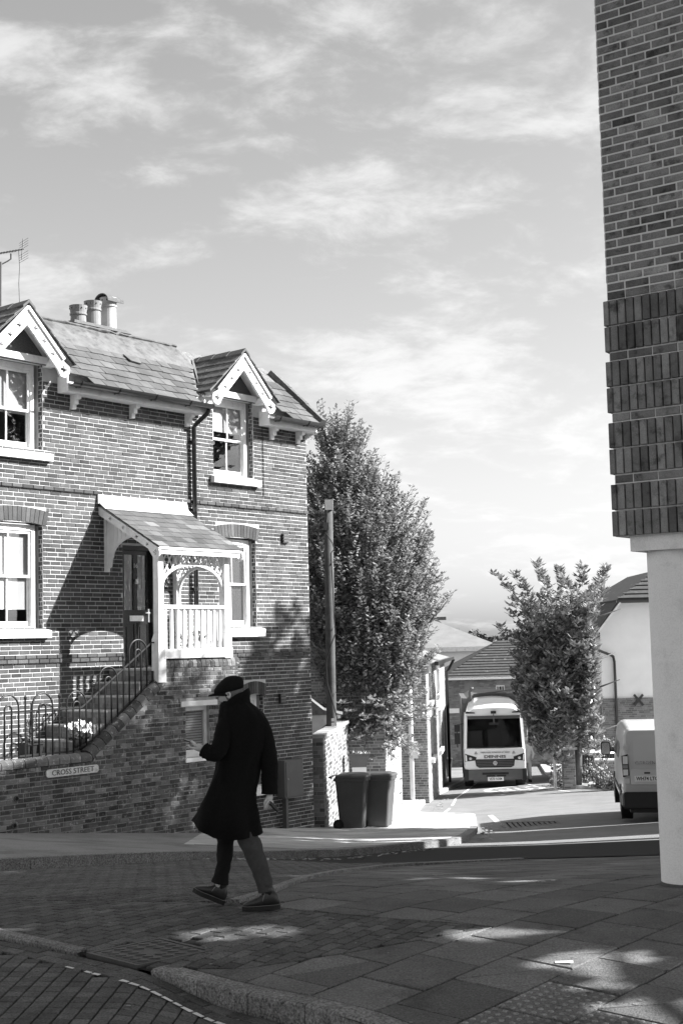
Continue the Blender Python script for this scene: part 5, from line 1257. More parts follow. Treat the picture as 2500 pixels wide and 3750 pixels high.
# ------------------------------------------------------------ terrace on the left of the side street
def row_house(label, x0, Y0, Y1, zb, ze, D, wins, door=None, nobj=0, gut=True):
    """side wall faces the street on the line X = x0 + .107 Y; local x runs up the street"""
    a = math.atan2(1, .107); o = V((x0+.107*Y0, Y0)); L = (Y1-Y0)/math.sin(a)
    t = thing('terraced_house', label, 'house', (o.x, o.y, zb), a, worldz=True); Wm = Matrix.Translation((o.x, o.y, 0)) @ Matrix.Rotation(a, 4, 'Z')
    sc_ = lambda Y: (Y-Y0)/math.sin(a)
    b = MB(); holes = [rectloop(sc_(w[0]), w[2], sc_(w[1]), w[3]) for w in wins]
    b.plate(rectloop(0, zb, L, ze), holes, lambda u, z, d: (u, d, z), .25); b.box(0, .2, .25, D, zb, ze); b.box(L-.2, L, .25, D, zb, ze); b.box(.2, L-.2, D-.2, D, zb, ze); b.build('wall', 'mortar', t)
    brick_run(t, (0, 0), (L, 0), zb, ze, 'brick_plain', nobj, [(h[0][0], h[0][1], h[1][0], h[2][1]) for h in holes], world=Wm, tones=[-.25, -.05, .1, .3, .45])
    brick_run(t, (0, D), (0, 0), zb, ze, 'brick_plain', 0, world=Wm, tones=[-.4, -.2, 0, .2])
    for w in wins:
        u0, u1, z0, z1 = sc_(w[0]), sc_(w[1]), w[2], w[3]
        f = MB(); f.box(u0, u0+.08, .12, .2, z0, z1); f.box(u1-.08, u1, .12, .2, z0, z1); f.box(u0+.08, u1-.08, .12, .2, z1-.08, z1); f.box(u0+.08, u1-.08, .12, .2, z0, z0+.08); f.box(u0+.08, u1-.08, .13, .19, (z0+z1)/2-.03, (z0+z1)/2+.03); wn_ = f.build('window', 'white_paint', t)
        b = MB(); b.box(u0+.08, u1-.08, .155, .165, z0+.08, z1-.08); b.build('pane', 'pane_dark', wn_); b = MB(); b.box(u0, u1, .21, .23, z0, z1); b.build('curtain', 'truck_grey', wn_)
        b = MB(); b.box(u0-.1, u1+.1, -.12, .12, z0-.14, z0); b.build('sill', 'white_sill', wn_)
        b = MB(); b.hexa([(u0-.05, -.03, z1), (u1+.05, -.03, z1), (u1+.05, .1, z1), (u0-.05, .1, z1), (u0-.18, -.03, z1+.28), (u1+.18, -.03, z1+.28), (u1+.18, .1, z1+.28), (u0-.18, .1, z1+.28)]); b.build('lintel', 'white_sill', wn_)
    r = MB(); zr = ze+.95
    r.hexa([(-.3, -.35, ze), (L+.2, -.35, ze), (L+.2, D+.3, ze), (-.3, D+.3, ze), (.9, D*.45, zr), (L-.9, D*.45, zr), (L-.9, D*.55, zr), (.9, D*.55, zr)]); rf = r.build('roof', 'roof_pale', t)
    r = MB(); r.box(-.32, L+.22, -.42, -.30, ze-.06, ze+.06); r.build('gutter', 'black_metal', rf)
    if door:
        u0, u1, z1 = sc_(door[0]), sc_(door[1]), door[2]
        P = [(u0, zb), (u1, zb), (u1, z1)] + [((u0+u1)/2+(u1-u0)/2*math.cos(k*math.pi/8), z1+(u1-u0)/2*math.sin(k*math.pi/8)) for k in range(1, 8)] + [(u0, z1)]
        b = MB(); b.plate(P, [], lambda u, z, d: (u, -.03+d, z), .02); dd = b.build('door', 'white_paint', t, fix=True)
        I = [((u0+u1)/2+(x-(u0+u1)/2)*.72, zb+(z-zb)*.94) for x, z in P]; b = MB(); b.plate(I, [], lambda u, z, d: (u, -.04+d, z), .008); b.build('door_leaf', 'door_paint', dd, fix=True)
    return t, L, sc_
row_house('pale brick house end half hidden by the tall tree, nearest along the side street', -2.9, 35.9, 41.6, -2.9, 2.6, 5, [(37.6, 39.9, -.85, .9)])
t2, L2, s2 = row_house('pale brick terraced house with slim sash windows and white lintels beside the lorry', -2.3, 45.0, 60.5, -3.6, 1.35, 6, [(46.6, 48.2, .10, 1.02), (52.6, 55.0, .10, 1.02), (46.8, 48.6, -1.75, -.42), (53.0, 55.2, -1.95, -.5)], (57.6, 59.2, -1.2))
b = MB(); b.tube([(L2-.1, -.42, 1.3), (L2-.1, -.2, .9), (L2-.1, -.1, .8), (L2-.1, -.1, -4)], .06, 8); b.build('downpipe', 'black_metal', t2)
# white pilaster strip, fence and grey lamp post before it
lpp = thing('lamp_post', 'grey steel lamp post standing between the two pale houses', 'lamp post', (2.22, 45.2, gz(2.22, 45.2)+.1))
b = MB(); b.tube([(0, 0, 0), (0, 0, 1.1)], .10, 12); b.tube([(0, 0, 1.1), (-.03, 0, 5.4)], [.065, .05], 12); b.build('shaft', 'utility_grey', lpp, smooth=True)
b = MB(); b.tube([(-.03, 0, 5.4), (.2, 0, 5.6), (.6, 0, 5.65)], .03, 8); b.build('arm', 'utility_grey', lpp); b = MB(); b.box(.5, 1.0, -.1, .1, 5.6, 5.7); b.build('lantern', 'utility_grey', lpp)
wp = thing('drain_stack', 'white painted drain stack with a box on the dark gable wall', 'pipe', (1.98, 44.6, gz(1.98, 44.6)+.05))
b = MB(); b.tube([(0, 0, 0), (0, 0, 5.2)], .075, 10); b.build('pipe', 'white_paint', wp, smooth=True)
b = MB(); b.box(.02, .2, -.09, .08, 1.35, 1.85); b.build('box', 'white_paint', wp)
wheelie_bin(3.72, 61.5, zp(3.72, 61.5), R_(80), 'distant dark wheelie bin against the pale terraced house', 1.12, 'wheelie bins')
wheelie_bin(4.55, 66.5, zp(4.55, 66.5), R_(10), 'small far bin at the end of the pale terrace', .8, 'wheelie bins')
# ------------------------------------------------------------ hipped brick building that closes the street
cb = thing('hipped_building', 'dark brick building with a mossy hipped roof behind the lorry', 'building', (5.2, 74, -5.2), worldz=True)
cbw = Matrix.Translation((5.2, 74, 0))
wl_ = [(2.54, -.95, 3.0, -.25), (4.05, -3.0, 4.6, -1.75), (5.2, -.95, 5.7, -.25), (1.0, -3.2, 1.6, -2.0)]
b = MB(); b.plate(rectloop(0, -5.2, 10, .15), [rectloop(*w) for w in wl_], lambda u, z, d: (u, d, z), .3); b.box(0, .3, .3, 9, -5.2, .15); b.box(9.7, 10, .3, 9, -5.2, .15); b.build('wall', 'brick_far', cb)
brick_run(cb, (0, 0), (10, 0), -5.2, .15, 'brick_far', 0, wl_, world=cbw, tones=[-.3, -.15, 0, .15], joint=.012)
for w in wl_:
    f = MB(); u0, z0, u1, z1 = w; f.box(u0, u0+.06, .04, .1, z0, z1); f.box(u1-.06, u1, .04, .1, z0, z1); f.box(u0+.06, u1-.06, .04, .1, z0, z0+.06); f.box(u0+.06, u1-.06, .04, .1, z1-.06, z1); m_ = (z0+z1)/2; f.box(u0+.06, u1-.06, .045, .095, m_-.03, m_+.03)
    for q in (1, 2): x = u0+(u1-u0)*q/3; f.box(x-.015, x+.015, .045, .095, z0+.06, z1-.06)
    wn_ = f.build('window', 'white_paint', cb); b = MB(); b.box(u0, u1, .12, .13, z0, z1); b.build('pane', 'pane_dark', wn_); b = MB(); b.box(u0, u1, .2, .21, z0, z1); b.build('curtain', 'dark_room', wn_)
b = MB(); b.box(-.04, 10.04, -.05, 0, -1.62, -1.38); b.build('stone_band', 'render_white', cb)
b = MB(); b.box(.9, 1.35, -.02, .02, -.75, .02); b.build('blocked_opening', 'brick_far', cb)
b = MB(); b.hexa([(-.35, -.35, .15), (10.35, -.35, .15), (10.35, 9.3, .15), (-.35, 9.3, .15), (3.2, 4.2, 2.05), (6.8, 4.2, 2.05), (6.8, 4.8, 2.05), (3.2, 4.8, 2.05)]); rf = b.build('roof', 'roof_tile', cb)
for k in range(14):      # courses of plain tiles standing proud
    q = k/14; b = MB(); z0 = .15+1.9*q; x0, x1 = -.37+3.55*q, 10.37-3.55*q; y0 = -.37+4.55*q
    b.box(x0, x1, y0-.012, y0+.1, z0+.01, z0+.035); b.build('tile_course', 'roof_tile', rf)
b = MB(); b.box(-.38, 10.38, -.45, -.33, .08, .18); b.build('gutter', 'render_white', cb)
# second building behind, pale with slate roof
c2 = thing('pale_building', 'pale building with a grey slate roof and white fascia rising behind the terrace', 'building', (1, 95, -5.2), worldz=True)
b = MB(); b.box(0, 9.2, 0, 10, -5.2, 1.45); b.build('wall', 'render_white', c2)
b = MB(); b.box(-.3, 9.4, -.4, -.2, 1.42, 1.72); b.build('fascia', 'white_paint', c2)
b = MB(); b.hexa([(-.4, -.35, 1.6), (9.6, -.35, 1.6), (9.6, 10.3, 1.6), (-.4, 10.3, 1.6), (2, 5, 4.05), (4.2, 5, 4.05), (4.2, 6, 4.05), (2, 6, 4.05)]); b.build('roof', 'roof_pale', c2)
for k in range(10): b = MB(); b.tone = rnd.uniform(.1, .5); b.box(.1, 9.1, -.02, 0, .2-k*.3, .22-k*.3); b.build('wall_board', 'render_white', c2)
c3 = thing('dark_roofed_building', 'steep dark roof with a small chimney showing above the slate roof', 'building', (2, 112, -5.2), worldz=True)
b = MB(); b.box(0, 6.5, 0, 8, -5.2, 2.2); b.build('wall', 'render_white', c3)
b = MB(); b.hexa([(-.3, -.3, 2.2), (7, -.3, 2.2), (7, 8.3, 2.2), (-.3, 8.3, 2.2), (2.5, 3.9, 6.2), (3.3, 3.9, 6.2), (3.3, 4.1, 6.2), (2.5, 4.1, 6.2)]); rf = b.build('roof', 'roof_tile', c3)
b = MB(); b.box(6.6, 7.2, 2, 2.6, 1.6, 3.2); b.build('chimney', 'render_white', rf)
# wooded hill on the skyline
hb = MB()
for k in range(150):
    x = rnd.uniform(5, 75); y = 330+rnd.uniform(-30, 50); r = rnd.uniform(1.2, 3.0); zc = gz(x, y)+r*.5+rnd.uniform(0, 1.4); 
    for q in range(70):
        d = V((rnd.gauss(0, 1), rnd.gauss(0, 1), rnd.gauss(0, 1))).normalized(); p = V((x, y, zc))+d*r*rnd.uniform(.8, 1.05); s = V((rnd.uniform(-1, 1), rnd.uniform(-1, 1), rnd.uniform(-1, 1)))*.5; s2_ = d.cross(s).normalized()*.5; hb.tone = rnd.uniform(-.4, .4); hb.quad(p-s, p+s2_, p+s, p-s2_)
o = hb.build('far_trees', 'far_wood', kind='stuff'); o['label'] = 'distant wooded skyline between the roofs and the evergreen tree'; o['category'] = 'woodland'

# ------------------------------------------------------------ white rendered house on the right
wh = thing('white_house', 'white rendered house with brick base and half-hipped gable behind the van', 'house', (10.0, 56, -3.4), worldz=True); whw = Matrix.Translation((10.0, 56, 0))
b = MB(); b.plate([(0, -3.4), (6.2, -3.4), (6.2, 2.3), (5.3, 3.42), (.75, 3.42), (0, 2.4)], [], lambda u, z, d: (u, d, z), .3); b.box(0, .3, .3, 9, -3.4, 2.3); b.build('wall', 'render_white', wh, fix=True)
b = MB(); b.box(-.03, 6.23, -.06, .0, -3.4, -.36); b.box(-.06, 0, -.06, 9, -3.4, -.36); b.build('base', 'mortar_wall', wh)
brick_run(wh, (-.03, -.06), (6.2, -.06), -3.4, -.36, 'brick_far', 60, world=whw, tones=[-.35, -.2, 0, .1])
brick_run(wh, (-.06, 9), (-.06, -.06), -3.4, -.36, 'brick_far', 0, world=whw, tones=[-.35, -.2, 0, .1])
b = MB()
b.hexa([(-.42, -.45, 2.02), (-.30, -.45, 1.98), (-.30, 9, 1.98), (-.42, 9, 2.02), (.68, -.45, 3.46), (.72, -.45, 3.38), (.72, 9, 3.38), (.68, 9, 3.46)])
b.hexa([(.66, -.48, 3.44), (5.4, -.48, 3.44), (3.1, 2.6, 4.7), (3.0, 2.6, 4.7), (.66, -.48, 3.52), (5.4, -.48, 3.52), (3.1, 2.6, 4.78), (3.0, 2.6, 4.78)])
b.hexa([(.66, -.45, 3.44), (3.0, 2.6, 4.7), (3.0, 9, 4.7), (.66, 9, 3.44), (.62, -.45, 3.5), (2.96, 2.6, 4.78), (2.96, 9, 4.78), (.62, 9, 3.5)]); rf = b.build('roof', 'roof_tile', wh, fix=True)
for k in range(6): q = k/7; b = MB(); b.hexa([(.66+2.3*q, -.5+3.1*q, 3.54+1.26*q), (5.4-2.3*q, -.5+3.1*q, 3.54+1.26*q), (5.4-2.3*q, -.4+3.1*q, 3.54+1.26*q), (.66+2.3*q, -.4+3.1*q, 3.54+1.26*q), (.66+2.3*q, -.5+3.1*q, 3.57+1.26*q), (5.4-2.3*q, -.5+3.1*q, 3.57+1.26*q), (5.4-2.3*q, -.4+3.1*q, 3.62+1.26*q), (.66+2.3*q, -.4+3.1*q, 3.62+1.26*q)]); b.build('tile_course', 'roof_tile', rf)
b = MB(); b.bar((-.32, -.47, 2.06), (.74, -.47, 3.38), .06, .24, up=(0, 1, 0)); b.build('bargeboard', 'white_paint', rf)
b = MB(); b.tube([(.6, -.52, 3.42), (5.4, -.52, 3.42)], .06, 8); b.build('gutter', 'black_metal', rf)
b = MB(); b.tube([(-.36, -.3, 2.0), (-.36, -.3, 1.72), (-.28, -.2, 1.62), (.35, -.1, 1.36), (.46, -.1, 1.3), (.5, -.1, 1.1), (.5, -.12, -3.4)], .055, 8); b.build('downpipe', 'black_metal', wh, smooth=True)
b = MB(); b.bar((1.2, -.12, -.62), (1.55, -.12, -.2), .09, .03, up=(0, 1, 0)); b.bar((1.55, -.125, -.62), (1.2, -.125, -.2), .09, .03, up=(0, 1, 0)); b.build('wall_tie', 'black_metal', wh)

# ------------------------------------------------------------ front garden opposite: pier, low wall, shrubs, birdbath table
zg = lambda x, y: gz(x, y)+.1
pr = thing('brick_pier', 'square brick gate pier under the evergreen tree', 'pier', (7.5, 49.0, zg(7.5, 49)-.2)); w0 = Matrix.Translation(pr.location)
b = MB(); b.box(-.2, .2, -.2, .2, 0, 1.45); b.build('core', 'mortar_wall', pr); brick_run(pr, (-.2, -.2), (.2, -.2), 0, 1.45, 'brick_far', 40, world=w0); brick_run(pr, (-.2, .2), (-.2, -.2), 0, 1.45, 'brick_far', 0, world=w0)
b = MB(); b.loft([[(-.27, -.27, 1.45), (.27, -.27, 1.45), (.27, .27, 1.45), (-.27, .27, 1.45)], [(-.27, -.27, 1.52), (.27, -.27, 1.52), (.27, .27, 1.52), (-.27, .27, 1.52)], [(-.05, -.05, 1.64), (.05, -.05, 1.64), (.05, .05, 1.64), (-.05, .05, 1.64)]]); b.build('cap', 'stone', pr)
bp2 = thing('bollard_post', 'thin pale post with a hood standing beside the brick gate pier', 'post', (7.05, 49.2, zg(7.05, 49.2)-.1))
b = MB(); b.tube([(0, 0, 0), (0, 0, 1.75)], .05, 8); b.build('shaft', 'white_paint', bp2); b = MB(); b.lathe([(.05, 1.6), (.2, 1.62), (.16, 1.72), (.04, 1.86)], (0.04, 0, 0), 12); b.build('hood', 'chrome', bp2)
gw, Lg, Wg = wall_thing((8.45, 49.4), (10.6, 49.0), zg(9.5, 49)-.3, zg(9.5, 49)+.72, 'low brick garden wall with a pale coping left of the van', 'brick_far', 'mortar_wall', 60)
for k in range(4): b = MB(); b.box(k*Lg/4+.004, (k+1)*Lg/4-.004, -.05, .28, 1.02, 1.08); b.build('coping_stone', 'render_white', gw)
hdg = thing('garden_fence', 'dark slatted garden fence between the pier and the white house', 'fence', (7.75, 52.0, zg(8, 52)))
for k in range(26): b = MB(); b.box(k*.1, k*.1+.085, 0, .02, 0, 1.25); b.build('slat', 'cloth_dark', hdg)
b = MB(); b.box(0, 2.6, .02, .06, .25, .32); b.box(0, 2.6, .02, .06, 1.0, 1.07); b.build('rail', 'cloth_dark', hdg)
tbl = thing('garden_table', 'pale pedestal garden table in front of the dark fence', 'table', (8.75, 50.6, zg(8.75, 50.6)))
b = MB(); b.lathe([(.2, 0), (.13, .08), (.11, .5), (.14, .95), (.2, 1.0)], (0, 0, 0), 14); b.build('pedestal', 'stone', tbl); b = MB(); b.lathe([(.35, 1.0), (.62, 1.04), (.62, 1.1), (.2, 1.14)], (0, 0, 0), 20); b.build('table_top', 'render_white', tbl)
def shrub(x, y, r, h, n, label, m='leaf_pale', L=.12, name='shrub', zoff=0):
    t = thing(name, label, 'shrub', (x, y, zg(x, y)-.05+zoff)); b = MB()
    for k in range(n):
        a = rnd.uniform(0, 6.283); q = math.sqrt(rnd.random()); z = rnd.uniform(0, h)*(1.1-q*.5); leaves(b, V((r*q*math.cos(a), r*q*math.sin(a), z)), 3, L, L*.25, .8, .6)
    b.build('foliage', m, t); b = MB()
    for k in range(6): a = k*1.05; b.tube([(0, 0, 0), (r*.5*math.cos(a), r*.5*math.sin(a), h*.7)], [.015, .006], 4)
    b.build('stems', 'bark', t); return t
shrub(8.05, 46.6, .45, 1.25, 190, 'tall pale flowering weed at the end of the low garden wall')
shrub(8.3, 46.2, .35, .6, 110, 'small pale weed clump at the foot of the tall weed')
shrub(8.75, 46.1, .4, .4, 120, 'low feathery grass tuft at the kerb near the van')
shrub(9.25, 46.4, .35, .8, 110, 'upright pale weeds against the low wall beside the van')
shrub(8.9, 53.5, 1.3, 1.5, 420, 'bright clipped hedge seen under the evergreen tree', 'leaf_pale', .13, 'hedge', .55)
shrub(7.35, 49.9, .4, .8, 120, 'dark bush at the foot of the gate pier', 'leaf_dark', .14)
shrub(.95, 40.2, .5, .9, 170, 'pale mounded bush behind the wheelie bins', 'leaf_pale', .1, 'shrub', 0.35)
# overhead of the side street: a small porch roof peeping by the house corner
po = thing('side_porch', 'small white bracketed porch roof at the back of the house corner', 'porch', (-.34, 33.9, .35))
b = MB(); b.hexa([(-.6, 0, .0), (.25, 0, .0), (.25, 1.6, 0), (-.6, 1.6, 0), (-.6, 0, .45), (-.2, 0, .12), (-.2, 1.6, .12), (-.6, 1.6, .45)]); b.build('roof', 'slate_mossy', po, fix=True)
b = MB(); b.plate([(-.5, 0), (.2, 0), (.2, -.08), (-.0, -.12), (-.25, -.3), (-.35, -.6), (-.5, -.6)], [], lambda a, z, d: (a, .05+d, z), .06); b.build('bracket', 'white_paint', po, fix=True)
# ------------------------------------------------------------ vehicles
def rrect(hw_, z0, z1, r, y, n=4, tum=0):
    """rounded rectangle ring in XZ; tum narrows the top"""
    P = []
    for (sx, zc, a0) in ((1, z1-r, 0), (-1, z1-r, 90), (-1, z0+r, 180), (1, z0+r, 270)):
        for k in range(n+1):
            a = R_(a0+k*90/n); z = zc+r*math.sin(a); h = hw_-tum*max(0, (z-z0)/(z1-z0)-.45)
            P.append((sx*(h-r)+r*math.cos(a), y, z))
    return P
def wheel(t, x0, x1, y, r, m='rubber', rim='utility_grey'):
    b = MB(); b.tube([(x0, y, r), (x1, y, r)], r, 24); w_ = b.build('wheel', m, t, smooth=False)
    xo = x0-.012 if abs(x0) > abs(x1) else x1+.012
    b = MB(); b.tube([(xo, y, r), (x0+.02 if xo < x0 else x1-.02, y, r)], r*.62, 20); b.build('rim', rim, w_)
# silver van, seen from its rear left
vr = -math.atan(.144); vz = gz(6.4, 30.2)
van = thing('parked_van', 'silver panel van seen from behind, partly hidden by the column', 'van', (5.62+.955, 29.55, vz), vr)
b = MB()
b.loft([rrect(.90, .42, 1.90, .10, .06, tum=.13), rrect(.945, .36, 1.93, .12, .0+.10, tum=.15), rrect(.955, .33, 1.955, .14, .35, tum=.15), rrect(.955, .33, 1.965, .15, 2.4, tum=.16), rrect(.955, .33, 1.94, .16, 3.5, tum=.18), rrect(.95, .33, 1.45, .14, 4.2, tum=.1), rrect(.93, .33, 1.15, .12, 4.55, tum=.05), rrect(.85, .36, .95, .12, 4.85)])
body = b.build('body', 'van_silver', van, smooth=True); 
for e in (body,):
    m_ = e.modifiers.new('bevel_normals', 'EDGE_SPLIT'); m_.split_angle = R_(38)
b = MB(); b.loft([rrect(.93, .34, .66, .05, -.055), rrect(.96, .30, .65, .08, .0), rrect(.965, .30, .62, .08, .5)]); b.build('rear_bumper', 'black_plastic', van)
for s in (-1, 1):      # raised panel of each rear door
    b = MB(); x0, x1 = sorted((s*.05, s*.70)); b.plate([(x0+.06, 1.22), (x1-.06, 1.22), (x1, 1.28), (x1-.03, 1.74), (x1-.10, 1.80), (x0+.06, 1.80), (x0, 1.74), (x0, 1.28)], [], lambda x, z, d: (x, .048+d+.02*(z-1.2), z), .02); b.build('door_panel', 'van_silver', van, fix=True)
    b = MB(); P = [(s*.80, .99), (s*.93, .95), (s*.945, 1.38), (s*.82, 1.42)]; P = P if s > 0 else P[::-1]
    b.plate(P, [], lambda x, z, d: (x, .02+d, z), .05); tl = b.build('tail_light', 'black_plastic', van, fix=True)
    for (z0, z1, mm) in ((1.22, 1.38, 'lamp_clear'), (1.13, 1.20, 'lamp_red'), (.99, 1.11, 'lamp_clear')):
        x0, x1 = sorted((s*.825, s*.925)); b = MB(); b.box(x0, x1, .005, .03, z0, z1); b.build('lens', mm, tl)
    for z in (.82, 1.50): x0, x1 = sorted((s*.80, s*.90)); b = MB(); b.box(x0, x1, .03, .09, z, z+.10); b.build('hinge', 'van_silver', van)
b = MB(); b.box(-.006, .006, .03, .10, .72, 1.86); b.build('door_gap', 'ink', van)
b = MB(); b.box(-.78, -.08, .03, .055, .80, 1.10); b.build('plate_recess', 'van_silver', van)
b = MB(); b.box(-.70, -.18, .018, .032, .86, .975); pl = b.build('number_plate', 'number_plate', van)
text('WH74 LTO', .105, 'ink', pl, frame((-.44, .016, .917), (1, 0, 0), (0, 0, 1)), 'lettering', .001, sx=.86, bold=.002)
b = MB(); b.box(-.50, -.38, .012, .03, 1.02, 1.05); b.build('plate_lamp', 'black_plastic', van)
text('CITRO\u00cbN', .085, 'chrome', van, frame((-.47, .026, 1.24), (1, 0, 0), (0, 0, 1)), 'badge', .006, sx=1.15)
b = MB(); b.box(-.06, .10, .0, .045, 1.16, 1.22); b.build('door_handle', 'black_plastic', van)
for (y0, y1) in ((.45, 1.5), (1.65, 2.7)):
    b = MB(); b.hexa([(-.945, y0, 1.22), (-.945, y1, 1.22), (-.93, y1, 1.22), (-.93, y0, 1.22), (-.865, y0+.06, 1.76), (-.865, y1-.03, 1.76), (-.85, y1-.03, 1.76), (-.85, y0+.06, 1.76)]); b.build('side_panel', 'van_silver' if y0 < 1 else 'black_plastic', van, fix=True)
b = MB(); b.hexa([(-.945, 2.85, 1.22), (-.945, 3.75, 1.22), (-.93, 3.75, 1.22), (-.93, 2.85, 1.22), (-.86, 2.9, 1.74), (-.86, 3.4, 1.74), (-.85, 3.4, 1.74), (-.85, 2.9, 1.74)]); b.build('side_window', 'black_metal', van, fix=True)
for s in (-1, 1):
    b = MB(); b.bar((s*.93, 3.62, 1.22), (s*1.08, 3.60, 1.24), .06, .05); mr = b.build('mirror', 'black_plastic', van)
    b = MB(); x0, x1 = sorted((s*1.03, s*1.24)); b.loft([rrect(.11, 1.14, 1.44, .06, y) for y in (3.52, 3.64)]); b.v = [(v_[0]+s*1.14, v_[1], v_[2]) for v_ in b.v]; b.build('mirror_shell', 'black_plastic', mr)
    b = MB(); b.loft([rrect(.09, 1.16, 1.42, .05, y) for y in (3.508, 3.518)]); b.v = [(v_[0]+s*1.14, v_[1], v_[2]) for v_ in b.v]; b.build('mirror_glass', 'chrome', mr)
    b = MB(); b.box(*sorted((s*.955, s*.97)), .55, 4.3, .56, .62); b.build('rub_strip', 'black_plastic', van)
    for y in (.95, 4.0):
        wheel(van, *((s*.955, s*.72) if s < 0 else (s*.72, s*.955)), y, .33)
        b = MB(); P = [(y+.40*math.cos(R_(a)), .33+.40*math.sin(R_(a))) for a in range(0, 181, 15)] + [(y+.35*math.cos(R_(a)), .33+.35*math.sin(R_(a))) for a in range(180, -1, -15)]
        b.plate(P, [], lambda yy, z, d: (s*.962-s*d, yy, z), .03); b.build('wheel_arch', 'black_plastic', van, fix=True)
b = MB(); b.box(-.8, .8, .1, 4.6, .22, .4); b.build('underside', 'black_plastic', van)
# refuse lorry coming up the street
tz = gz(5.62, 55.4)
tk = thing('refuse_lorry', 'white refuse lorry facing the camera down the side street', 'lorry', (5.62, 55.0, tz), -math.atan(.06))
def xrow(pts, y): return [(x, y, z) for x, z in pts]
# cab shell: lower panel, pillars, roof cap
b = MB(); b.loft([rrect(1.13, .72, 1.50, .08, .0), rrect(1.17, .70, 1.52, .1, .10), rrect(1.17, .70, 1.52, .1, 1.6)]); cabp = b.build('front_panel', 'truck_white', tk, smooth=False)
for s in (-1, 1):
    b = MB(); b.hexa([(s*1.17, .06, 1.50), (s*1.06, .03, 1.50), (s*1.06, .3, 1.50), (s*1.17, .3, 1.50), (s*1.10, .14, 2.82), (s*1.0, .12, 2.82), (s*1.0, .4, 2.82), (s*1.10, .4, 2.82)]); b.hexa([(s*1.17, .3, 1.5), (s*1.10, .3, 1.5), (s*1.10, 1.6, 1.5), (s*1.17, 1.6, 1.5), (s*1.10, .4, 2.82), (s*1.04, .4, 2.82), (s*1.04, 1.6, 2.82), (s*1.10, 1.6, 2.82)]); b.build('cab_side', 'truck_white', tk, fix=True)
def roofring(hw_, z0, z1, y, crown):
    P = [(-hw_, y, z0)]
    for k in range(9): q = -1+k/4; P.append((hw_*.90*q, y, z1+crown*(1-q*q)-(.10 if abs(q) == 1 else 0)))
    P.append((hw_, y, z0)); return P
b = MB(); b.loft([roofring(1.06, 2.78, 2.84, .06, .03), roofring(1.10, 2.76, 2.98, .04, .06), roofring(1.09, 2.76, 3.12, .3, .10), roofring(1.05, 2.76, 3.28, .8, .12), roofring(1.0, 2.76, 3.32, 1.6, .12)]); b.build('cab_roof', 'truck_white', tk, smooth=False)
b = MB(); b.hexa([(-1.07, .05, 1.50), (1.07, .05, 1.50), (1.07, .10, 1.50), (-1.07, .10, 1.50), (-1.0, .15, 2.80), (1.0, .15, 2.80), (1.0, .2, 2.80), (-1.0, .2, 2.80)]); ws = b.build('windscreen', 'screen_glass', tk)
b = MB(); b.box(-1.0, 1.0, .5, .55, 1.3, 2.78); b.box(-.9, -.3, .4, .6, 1.6, 2.2); b.box(.3, .9, .4, .6, 1.6, 2.2); b.build('cab_interior', 'cloth_dark', tk)
b = MB(); b.hexa([(-1.02, .125, 2.62), (1.02, .125, 2.62), (1.02, .13, 2.62), (-1.02, .13, 2.62), (-1.0, .14, 2.79), (1.0, .14, 2.79), (1.0, .145, 2.79), (-1.0, .145, 2.79)]); b.build('sun_visor', 'truck_grey', ws)
for (x0, x1) in ((-.75, .05), (.1, .85)): b = MB(); b.bar((x0, .04, 1.50), (x1, .05, 1.58), .025); b.build('wiper', 'black_plastic', ws)
for s in (-1, 1):
    b = MB(); P = [(s*1.15, 1.02), (s*.73, 1.06), (s*.70, 1.18), (s*1.13, 1.32)]; P = P if s < 0 else P[::-1]
    b.plate(P, [], lambda x, z, d: (x, -.012+d, z), .04); hl = b.build('headlight', 'black_plastic', tk, fix=True)
    b = MB(); b.tube([(s*.93, -.02, 1.13), (s*.93, -.01, 1.13)], .055, 12); b.build('lens', 'chrome', hl); b = MB(); b.hexa([(s*1.13, -.02, 1.04), (s*1.06, -.02, 1.04), (s*1.06, .0, 1.04), (s*1.13, .0, 1.04), (s*1.12, -.02, 1.29), (s*1.07, -.02, 1.25), (s*1.07, 0, 1.25), (s*1.12, 0, 1.29)]); b.build('running_light', 'lamp_clear', hl, fix=True)
    b = MB(); P = [(s*1.06, 2.84), (s*.70, 2.84), (s*.72, 2.88), (s*1.05, 2.92)]; b.plate(P if s < 0 else P[::-1], [], lambda x, z, d: (x, .015+d, z), .04); b.build('marker_lamp', 'black_plastic', tk, fix=True)
    b = MB(); b.tube([(s*1.15, .3, 2.45), (s*1.40, .2, 2.42), (s*1.40, .2, 1.55)], .02, 6); mr = b.build('mirror', 'black_plastic', tk)
    for (z0, z1) in ((2.15, 2.42), (1.68, 2.10)): b = MB(); b.box(s*1.40-.11, s*1.40+.11, .13, .24, z0, z1); b.build('mirror_shell', 'black_plastic', mr)
    b = MB(); b.box(s*1.02-.10, s*1.02+.10, .6, .8, 3.22, 3.40); b.tube([(s*1.02, .58, 3.34), (s*1.02, .55, 3.34)], .06, 10); b.build('work_light', 'lead', tk)
    wheel(tk, *((-1.14, -.82) if s < 0 else (.82, 1.14)), .95, .47, rim='cloth_dark'); wheel(tk, *((-1.14, -.6) if s < 0 else (.6, 1.14)), 4.6, .47, rim='cloth_dark')
    b = MB(); x0, x1 = sorted((s*1.02, s*1.19)); b.box(x0, x1, -.03, .5, .28, .72); b.build('bumper_corner', 'black_plastic', tk)
b = MB(); b.plate([(-.72, .84), (-.6, .78), (.6, .78), (.72, .84), (.76, 1.10), (-.76, 1.10)], [], lambda x, z, d: (x, -.014+d, z), .03); gr = b.build('grille', 'black_plastic', tk, fix=True)
for k in range(4): b = MB(); b.box(-.7, .7, -.03, -.015, .84+k*.06, .865+k*.06); b.build('grille_bar', 'truck_grey', gr)
